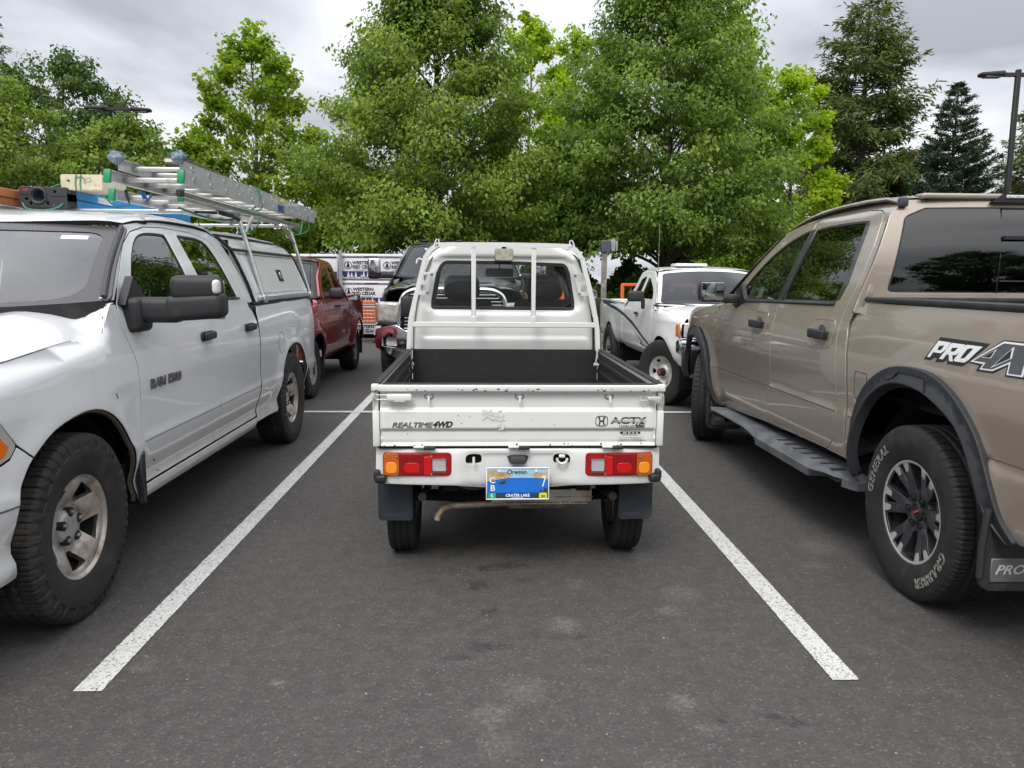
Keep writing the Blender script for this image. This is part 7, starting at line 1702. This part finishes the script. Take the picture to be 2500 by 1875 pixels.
for i in range(3): m = MB(); m.rbox((0, 1.8, 2.75+i*.10), (6.6-i*.4, 4.6-i*.5, .07), .02, 1); m.build('roof', pm('pale_roof', (.45, .44, .40), .6, var=.15), T)
# street lamps
LB = pm('lamp_bronze', (.030, .028, .030), .45, .3)
def lamp(label, x, y, h, heads, rz=0):
    T = thing('street_lamp', label, 'street lamp', (x, y, 0), rz, 'parking lot lamps')
    m = MB(); m.rbox((0, 0, .35), (.5, .5, .7), .03, 1); m.build('concrete_base', pm('lamp_concrete', (.35, .34, .32), .85), T)
    m = MB(); m.rbox((0, 0, h/2), (.125, .125, h), .012, 1); m.build('pole', LB, T)
    for s in heads:
        m = MB(); m.rbox((s*.24, 0, h-.14), (.42, .09, .11), .01, 1); m.build('arm', LB, T)
        n = pnode('lamp_head', T)
        m = MB(); m.rbox((s*.76, 0, h-.13), (.66, .36, .15), .05, 3, f=lambda a, b, c, s=s: (a, b*(1-.35*max(0, a*s)/.33), c*(1-.55*max(0, a*s)/.33) if c > 0 else c)); m.build('housing', LB, n)
        m = MB(); m.rbox((s*.72, 0, h-.212), (.46, .26, .018), .008, 1); m.build('lens', pm('lamp_lens', (.35, .35, .33), .3), n)
lamp('dark double-headed lamp in front of the dark green trees on the left', -12.80, 28.0, 7.35, (-1, 1), math.radians(6))
lamp('tall dark lamp at the right edge, above the tan pickup', 15.02, 22.0, 7.42, (-1, 1), math.radians(-3))
# ------------------------------------------------------------------ trees
def leaf_mat(name, c0, c1, trans=.35, rough=.5, hue=0.0):
    m = bpy.data.materials.new(name); m.use_nodes = True; nt = m.node_tree; nt.nodes.clear(); N = nt.nodes.new; L = nt.links.new
    o = N('ShaderNodeOutputMaterial'); at = N('ShaderNodeAttribute'); at.attribute_name = 'tone'
    mx = N('ShaderNodeMixRGB'); L(at.outputs['Fac'], mx.inputs[0]); mx.inputs[1].default_value = (*c0, 1); mx.inputs[2].default_value = (*c1, 1)
    d = N('ShaderNodeBsdfPrincipled'); d.inputs['Roughness'].default_value = rough; d.inputs['Specular IOR Level'].default_value = .35; L(mx.outputs[0], d.inputs['Base Color'])
    t = N('ShaderNodeBsdfTranslucent'); br = N('ShaderNodeMixRGB'); br.blend_type = 'MULTIPLY'; br.inputs[0].default_value = 1; L(mx.outputs[0], br.inputs[1]); br.inputs[2].default_value = (1.6, 1.75, .8, 1)
    L(br.outputs[0], t.inputs[0]); ms = N('ShaderNodeMixShader'); ms.inputs[0].default_value = trans; L(d.outputs[0], ms.inputs[1]); L(t.outputs[0], ms.inputs[2]); L(ms.outputs[0], o.inputs[0]); return m
BARK = pm('bark', (.085, .070, .055), .9, var=.3, vs=8, bump=.8, bs=25)
def unit(a): return a/(np.linalg.norm(a, axis=-1, keepdims=True)+1e-9)
def leaves(name, P, Dr, L, W, tone, mat, parent, up=.6, r=rng, kind='stuff'):
    """one small folded blade per point: P base, Dr direction, L length, W half width"""
    n = len(P); nrm = unit(r.normal(0, .55, (n, 3))+np.array([0, -.15, up])); Dr = unit(Dr)
    s = unit(np.cross(Dr, nrm)); q = np.cross(s, Dr)
    m_ = P+Dr*(L*.45)[:, None]; V = np.stack([P, m_+s*W[:, None]+q*(W*.35)[:, None], P+Dr*L[:, None]-q*(L*.10)[:, None], m_-s*W[:, None]+q*(W*.35)[:, None]], 1).reshape(-1, 3)
    me = bpy.data.meshes.new(name); me.vertices.add(4*n); me.vertices.foreach_set('co', V.astype(np.float32).ravel())
    me.loops.add(4*n); me.loops.foreach_set('vertex_index', np.arange(4*n, dtype=np.int32)); me.polygons.add(n)
    me.polygons.foreach_set('loop_start', np.arange(0, 4*n, 4, dtype=np.int32)); me.update(calc_edges=True)
    a = me.attributes.new('tone', 'FLOAT', 'FACE'); a.data.foreach_set('value', np.clip(tone, 0, 1).astype(np.float32))
    me.materials.append(mat); o = mkobj(name, me, parent)
    if kind and not parent: o['kind'] = kind
    return o
def broad_tree(label, x, y, H, z0, prof_, n, mat, lsize=.12, lw=.32, nb=46, seed=1, trunk=.16, clump=.36, per=26, droop=.55, up0=.55, group=None, tone_b=0.0, lean=0, fork=False, pointy=.35, kindname='broadleaf_tree', shell=.55, dens=4.2, lobe=0.0):
    """trunk, rising limbs, side twigs; leaves hang in sprays about the twig ends so the outline breaks up"""
    r = np.random.default_rng(seed); T = thing(kindname, label, 'tree', (x, y, 0), 0, group)
    pz, pr = np.array(prof_).T; rad = lambda z: np.interp(z, pz, pr)
    m = MB(); top = H*.97
    tr = [(lean*(z/H)**2+.05*math.sin(z*1.3+seed), .05*math.cos(z*1.1+seed), z) for z in np.linspace(-.1, top, 12)]
    m.tube(tr, [trunk*(1-.93*(i/11))+.006 for i in range(12)], 9); m.build('trunk', BARK, T)
    m = MB(); C = []; CD = []; CW = []
    for i in range(nb):
        f = (i+.5)/nb; f = f**1.0
        ze = z0+(top-z0)*f; az = i*2.39996+r.normal(0, .25); R = rad(ze)*r.uniform(.74, 1.08)
        rise = R*r.uniform(.45, .9)*(up0/.55); zs = max(z0*.72+.38*(ze-z0), ze-rise)
        a = np.array([lean*(zs/H)**2, 0, zs]); e = np.array([lean*(ze/H)**2+R*math.cos(az), R*math.sin(az), ze])
        k = 6; pts = []
        for j in range(k+1):
            t = j/k; p = a+(e-a)*t; p[2] = zs+(ze-zs)*(t**.8)+.10*R*math.sin(t*PI)*.6; p[:2] += r.normal(0, .03*R, 2)*t; pts.append(p)
        w = max(.012, trunk*.30*(1-f*.7)); m.tube([tuple(p) for p in pts], [w*(1-.85*j/k)+.003 for j in range(k+1)], 5, caps=False)
        # sprays along the outer part of the limb and on side twigs
        ns = max(3, int(R*dens))
        for j in range(ns):
            t = shell*.6+(1-shell*.6)*(j+1)/ns; b = pts[min(k-1, int(t*k))]+(pts[min(k, int(t*k)+1)]-pts[min(k-1, int(t*k))])*((t*k) % 1)
            sd = az+r.choice([-1, 1])*r.uniform(.4, 1.3); l = R*r.uniform(.10, .38)*(1.15-t*.6)+.10
            q = b+np.array([math.cos(sd)*l, math.sin(sd)*l, l*r.uniform(-.1, .75)])
            m.tube([tuple(b), tuple((b+q)/2+r.normal(0, .02, 3)), tuple(q)], [.010, .007, .003], 3, caps=False)
            C.append(q); CD.append([math.cos(sd)*.6+math.cos(az)*.5, math.sin(sd)*.6+math.sin(az)*.5, pointy]); CW.append(1.0)
        C.append(pts[-1]); CD.append([math.cos(az)*.6, math.sin(az)*.6, pointy*1.8]); CW.append(2.2)
    for j in range(9):
        zt = top-.1*H*j/9; C.append(np.array([lean+r.normal(0, .12), r.normal(0, .12), zt+.05*H*r.random()])); CD.append([0, 0, 1]); CW.append(1.3)
    m.build('limbs', BARK, T)
    for j in range(int(nb*.9)):        # low drooping sprays that close the underside
        az = r.uniform(0, 2*PI); R = rad(z0)*(r.random()**.5); zz = z0*.98+r.uniform(-.05, .8); C.append(np.array([R*math.cos(az), R*math.sin(az), zz])); CD.append([math.cos(az)*.7, math.sin(az)*.7, -.2]); CW.append(.9)
    C = np.array(C); CD = unit(np.array(CD)); CW = np.array(CW); nc = len(C)
    idx = r.choice(nc, n, p=CW/CW.sum()); sc = clump*(.6+.8*r.random(nc))[idx]
    g = unit(r.normal(0, 1, (n, 3))); lb = r.random((n, 1)) < lobe; g[:, 2] = np.where(lb[:, 0] & (g[:, 2] < -.25), -g[:, 2]*.8, g[:, 2])
    g = g*np.where(lb, .80+.26*r.random((n, 1)), r.random((n, 1))**.45)
    ax = CD[idx]; t = r.random(n)
    P = C[idx]+g*sc[:, None]*np.array([1, 1, .62])+ax*((t-.35)*sc*1.5)[:, None]
    P[:, 2] = np.maximum(P[:, 2], z0*.80+.3*r.random(n)); P[:, 2] = np.minimum(P[:, 2], H*1.03)
    outw = unit(np.stack([P[:, 0], P[:, 1], np.zeros(n)], 1)); D = unit(outw*.5+r.normal(0, .55, (n, 3))+np.array([0, 0, -droop]))
    ct = r.normal(0, .20, nc)[idx]; tone = .44+tone_b+ct+r.normal(0, .17, n)
    Ln = lsize*(.65+.6*r.random(n)); leaves('crown', P, D, Ln, Ln*lw, tone, mat, T, up=.75, r=r)
    return T
def conifer(label, x, y, H, z0, R, n, mat, kind, seed=1, lsize=.30, lw=.12, tiers=34, trunk=.25, group=None, taper=.85, droopb=.0, name='conifer_tree', spray=.30):
    r = np.random.default_rng(seed); T = thing(name, label, 'tree', (x, y, 0), 0, group); m = MB()
    m.tube([(0, 0, -.1), (.04, 0, H*.5), (0, 0, H*.99)], [trunk, trunk*.6, .02], 9); m.build('trunk', BARK, T)
    m = MB(); P = []; D = []; tn = []
    for i in range(tiers):
        f = i/(tiers-1); z = z0+(H-z0)*f**.95; rr = (R*(1-f)**taper+.12)*r.uniform(.82, 1.12)
        nbz = 7 if kind == 'spruce' else r.integers(3, 6)
        for b in range(nbz):
            az = r.uniform(0, 2*PI) if kind != 'spruce' else 2*PI*b/nbz+i*1.1+r.normal(0, .15); l = rr*r.uniform(.70, 1.12)
            zz = z+r.normal(0, .10)
            if kind == 'spruce': end = np.array([l*math.cos(az), l*math.sin(az), zz+l*.22]); mid = np.array([l*.5*math.cos(az), l*.5*math.sin(az), zz-.02*l])
            else: end = np.array([l*math.cos(az), l*math.sin(az), zz+l*r.uniform(-.15, .35)]); mid = np.array([l*.5*math.cos(az), l*.5*math.sin(az), zz-.05*l])
            base = np.array([0, 0, zz-l*.10]); m.tube([tuple(base), tuple(mid), tuple(end)], [max(.014, .028*l**.5), .016, .005], 4, caps=False)
            k = max(4, int(l*(13 if kind == 'spruce' else 9)))
            for j in range(k):
                t = .22+.80*(j+.5)/k; c = base*(1-t)**2+2*t*(1-t)*mid+t*t*end; w = (1.05-t)*l*.38+.05
                for sd in (-1, 1):
                    q = az+sd*r.uniform(.5, 1.1); tip = c+np.array([math.cos(q)*w, math.sin(q)*w, w*(.15 if kind == 'spruce' else r.uniform(-.45, .2))])
                    ns = max(2, int(w/.10))
                    for s_ in range(ns):
                        u = (s_+1)/ns; P.append(c+(tip-c)*u); D.append(tip-c); tn.append(u)
            P.append(end); D.append(end-mid); tn.append(1)
    m.build('limbs', BARK, T); P = np.array(P); D = unit(np.array(D)); tn = np.array(tn)
    k = max(1, int(n/len(P))); P = np.repeat(P, k, 0); D = np.repeat(D, k, 0); tn = np.repeat(tn, k); N_ = len(P)
    ct = .4+.25*(tn-.5)+r.normal(0, .16, N_)
    P = P+r.normal(0, spray*.30, (N_, 3))*np.array([1, 1, .6]); D = unit(D+r.normal(0, .42, (N_, 3))+np.array([0, 0, .25 if kind == 'spruce' else -.15]))
    L_ = lsize*(.6+.7*r.random(N_)); leaves('crown', P, D, L_, L_*lw, ct, mat, T, up=.8, r=r); return T
GREEN = leaf_mat('leaf_green', (.050, .105, .014), (.30, .385, .072), .42)
GREEN2 = leaf_mat('leaf_green_2', (.044, .100, .016), (.27, .37, .074), .42)
DKG = leaf_mat('leaf_dark_green', (.022, .052, .012), (.11, .18, .034), .32)
LIME = leaf_mat('leaf_lime', (.085, .15, .008), (.32, .42, .035), .45)
LIME2 = leaf_mat('leaf_yellow_lime', (.14, .22, .006), (.42, .54, .03), .5)
CED = leaf_mat('cedar_green', (.042, .065, .020), (.17, .20, .058), .25)
SPR = leaf_mat('spruce_blue', (.022, .046, .028), (.085, .135, .082), .10)
broad_tree('large green tree rising behind the dark pickup, its crown cut by the top edge', -1.45, 23.4, 11.4, 2.5, [(1.6, 2.3), (2.6, 3.1), (3.6, 3.4), (4.8, 3.35), (6.4, 2.55), (7.6, 1.85), (8.3, 1.5), (9.4, 1.1), (10.4, .8), (11.4, .2)], 112000, GREEN, .135, .28, 92, 3, .17, .50, pointy=.45, dens=2.3, lobe=.62, shell=.5, group='two large green trees behind the row')
broad_tree('large green tree behind the utility post, leaning over the white compact pickup', 5.2, 22.4, 11.2, 2.35, [(1.5, 2.4), (2.6, 3.1), (3.8, 3.4), (5.2, 3.15), (6.4, 2.5), (7.6, 1.85), (8.6, 1.4), (9.6, 1.1), (10.4, .8), (11.2, .2)], 112000, GREEN2, .135, .28, 92, 11, .18, .50, pointy=.45, dens=2.3, lobe=.62, shell=.5, group='two large green trees behind the row')
broad_tree('airy bright lime maple standing alone left of the large trees', -8.4, 29.0, 10.2, 2.3, [(2.0, 1.3), (3.4, 2.7), (4.6, 3.05), (5.6, 2.75), (6.8, 2.1), (7.8, 1.8), (8.6, 1.3), (9.4, .75), (10.2, .12)], 26000, LIME, .165, .42, 62, 5, .13, .34, droop=.25, up0=.75, pointy=.8, shell=.8)
broad_tree('dark green spreading tree behind the double-headed lamp', -17.3, 33.0, 10.3, 2.6, [(2, 2.0), (4, 3.3), (6, 3.5), (7.6, 2.9), (8.8, 2.1), (9.6, 1.2), (10.3, .3)], 42000, DKG, .16, .34, 80, 8, .17, .42, pointy=.9)
broad_tree('mid green tree at the far left edge, below the tall conifer', -15.9, 25.6, 7.8, 1.8, [(1, 1.4), (2.5, 2.2), (4.5, 2.5), (6, 2.0), (7, 1.2), (7.8, .3)], 26000, GREEN, .14, .34, 52, 21, .13, .38)
broad_tree('small green tree tucked under the right arm of the double-headed lamp', -12.0, 26.6, 6.55, 1.3, [(1, 1.2), (2.2, 2.0), (4.0, 2.05), (5.2, 1.5), (6, .9), (6.6, .15)], 22000, GREEN, .14, .36, 44, 23, .10, .34, pointy=.9)
broad_tree('low lime tree between the maple and the large green tree', -5.9, 31.5, 5.6, 1.3, [(1, 1.4), (2.4, 1.9), (4, 1.6), (5, 1.0), (5.6, .3)], 18000, LIME, .15, .36, 40, 25, .10, .36)
broad_tree('yellow-lime tree seen in the gap between the two large trees, left one', 1.85, 33.5, 12.2, 3.0, [(2, 1.5), (5, 2.2), (8, 1.9), (10, 1.25), (11.3, .7), (12.2, .15)], 20000, LIME2, .18, .38, 46, 27, .12, .34, pointy=.9)
broad_tree('yellow-lime tree seen in the gap between the two large trees, right one', 3.95, 35.0, 12.1, 3.0, [(2, 1.2), (5, 1.8), (8, 1.5), (10, 1.0), (11.3, .6), (12.1, .12)], 16000, LIME2, .18, .38, 40, 29, .12, .32, pointy=.9)
broad_tree('tall lime tree whose thin top shows right of the second large tree', 10.6, 34.0, 12.9, 3.0, [(2, 1.5), (5, 2.3), (8, 1.9), (10, 1.2), (11.6, .65), (12.9, .12)], 20000, LIME2, .18, .38, 46, 31, .12, .34, pointy=.9)
broad_tree('yellow-lime tree touching the left side of the big dark conifer', 13.0, 33.0, 10.3, 2.0, [(2, 1.5), (4, 1.9), (6.5, 1.7), (8.4, 1.2), (9.5, .75), (10.3, .12)], 20000, LIME2, .18, .40, 44, 33, .12, .34, pointy=.9)
broad_tree('thin mid green tree behind the small truck cab, under the gap', 2.5, 29.5, 5.6, 1.2, [(1, 1.0), (2, 1.5), (3.5, 1.5), (4.8, 1.0), (5.6, .2)], 9000, LIME, .15, .36, 30, 35, .11, .32)
broad_tree('rounded bright bush-like tree low beyond the compact pickup roof', 10.3, 31.0, 3.6, .5, [(.4, 1.4), (1.4, 2.2), (2.6, 1.8), (3.6, .4)], 14000, LIME, .15, .36, 36, 37, .08, .34)
conifer('big dark green conifer with see-through branches right of the lime tree', 20.3, 42.0, 16.2, 2.2, 4.9, 60000, CED, 'cedar', 2, .36, .13, 54, .34, taper=.50, name='conifer_tree', spray=.55)
conifer('blue-green spruce with stepped upswept branches', 20.6, 34.0, 9.9, 1.6, 2.7, 80000, SPR, 'spruce', 4, .17, .16, 26, .16, taper=.75, name='spruce_tree', spray=.16)
conifer('dark conifer at the right edge behind the tall lamp pole', 31.5, 44.0, 12.4, 2.0, 3.0, 22000, CED, 'cedar', 6, .34, .13, 40, .25, taper=.7, spray=.45)
conifer('tall grey-green conifer cut off by the left edge', -28.6, 46.0, 16.6, 3.0, 3.0, 18000, CED, 'cedar', 9, .38, .13, 40, .28, taper=.6, spray=.5)
# dark band of shrubs and the ivy bank behind the far row
def mound(name, label, cat, x0, x1, y, h, depth, n, mat, seed, ls=.12, rough=.25):
    r = np.random.default_rng(seed); T = thing(name, label, cat, ((x0+x1)/2, y, 0)); W_ = x1-x0
    m = MB(); nx = max(4, int(W_/.5)); V = []; F = []
    for i in range(nx+1):
        hh = h*(.80+rough*math.sin(i*1.3+seed)*math.sin(i*.57))*.9
        for j in range(7):
            a = PI*j/6; V.append((-W_/2+W_*i/nx, -math.cos(a)*depth*.42, max(0, math.sin(a))*hh*.88))
    for i in range(nx):
        for j in range(6): a = i*7+j; F.append((a, a+1, a+8, a+7))
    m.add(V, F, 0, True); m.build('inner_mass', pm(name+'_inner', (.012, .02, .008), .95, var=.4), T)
    u = r.uniform(-W_/2, W_/2, n); a = np.arccos(r.uniform(-.3, 1, n)); k = (u+W_/2)/W_*nx
    hh = h*(.80+rough*np.sin(k*1.3+seed)*np.sin(k*.57))*(.86+.2*r.random(n)+.06*np.sin(u*5+seed))
    P = np.stack([u, -np.cos(a)*depth*.48+r.normal(0, .05, n), np.sin(a)*hh+r.normal(0, .05, n)], 1); P[:, 2] = np.maximum(P[:, 2], .03)
    D = unit(np.stack([r.normal(0, .5, n), -np.cos(a)*.6+r.normal(0, .3, n), np.full(n, -.35)+r.normal(0, .4, n)], 1))
    L_ = ls*(.6+.8*r.random(n)); leaves('foliage', P, D, L_, L_*.40, .4+.18*np.sin(u*3.1+seed)*np.sin(P[:, 2]*6)+r.normal(0, .18, n), mat, T, up=.5, r=r); return T
mound('ivy_bank', 'bright green ivy bank behind the utility post and the compact pickup', 'shrub', 2.6, 6.6, 22.0, 1.55, 1.6, 16000, leaf_mat('ivy_green', (.03, .085, .012), (.12, .24, .045), .3), 3, .13)
mound('dark_shrub', 'dark shrub mass above and behind the ivy bank', 'shrub', 2.0, 9.0, 23.8, 2.15, 1.8, 15000, DKG, 7, .13)
mound('hedge', 'long dark hedge beyond the lumber stack on the left', 'hedge', -22.0, -3.2, 30.0, 1.9, 2.2, 22000, DKG, 11, .17)
mound('hedge', 'long green hedge beyond the tan pickup on the right', 'hedge', 9.2, 34.0, 32.5, 2.3, 2.2, 24000, GREEN, 13, .18)
mound('shrub', 'low green shrub hidden behind the dark pickup cab', 'shrub', -3.2, 1.6, 25.5, 1.9, 1.6, 9000, DKG, 15, .15)
# trees behind the photographer: they show only as reflections in the tan pickup's glass and paint
src = [o for o in bpy.data.objects if o.get('label', '').startswith('dark green spreading')][0]
for i, (x, y, lab) in enumerate(((5.5, -14.0, 'dark tree behind the camera, mirrored in the rear window of the tan pickup'), (-9.0, -17.0, 'dark tree behind the camera on the left, out of the frame'), (14.5, -15.0, 'dark tree behind the camera on the right, out of the frame'))):
    c = copy_tree(src); c.location = (x, y, -.1); c.rotation_euler = (0, 0, i*2.1); c['label'] = lab; c['group'] = 'dark trees behind the camera'
    c.scale = (1.0, 1.0, .80 if i == 0 else .95)
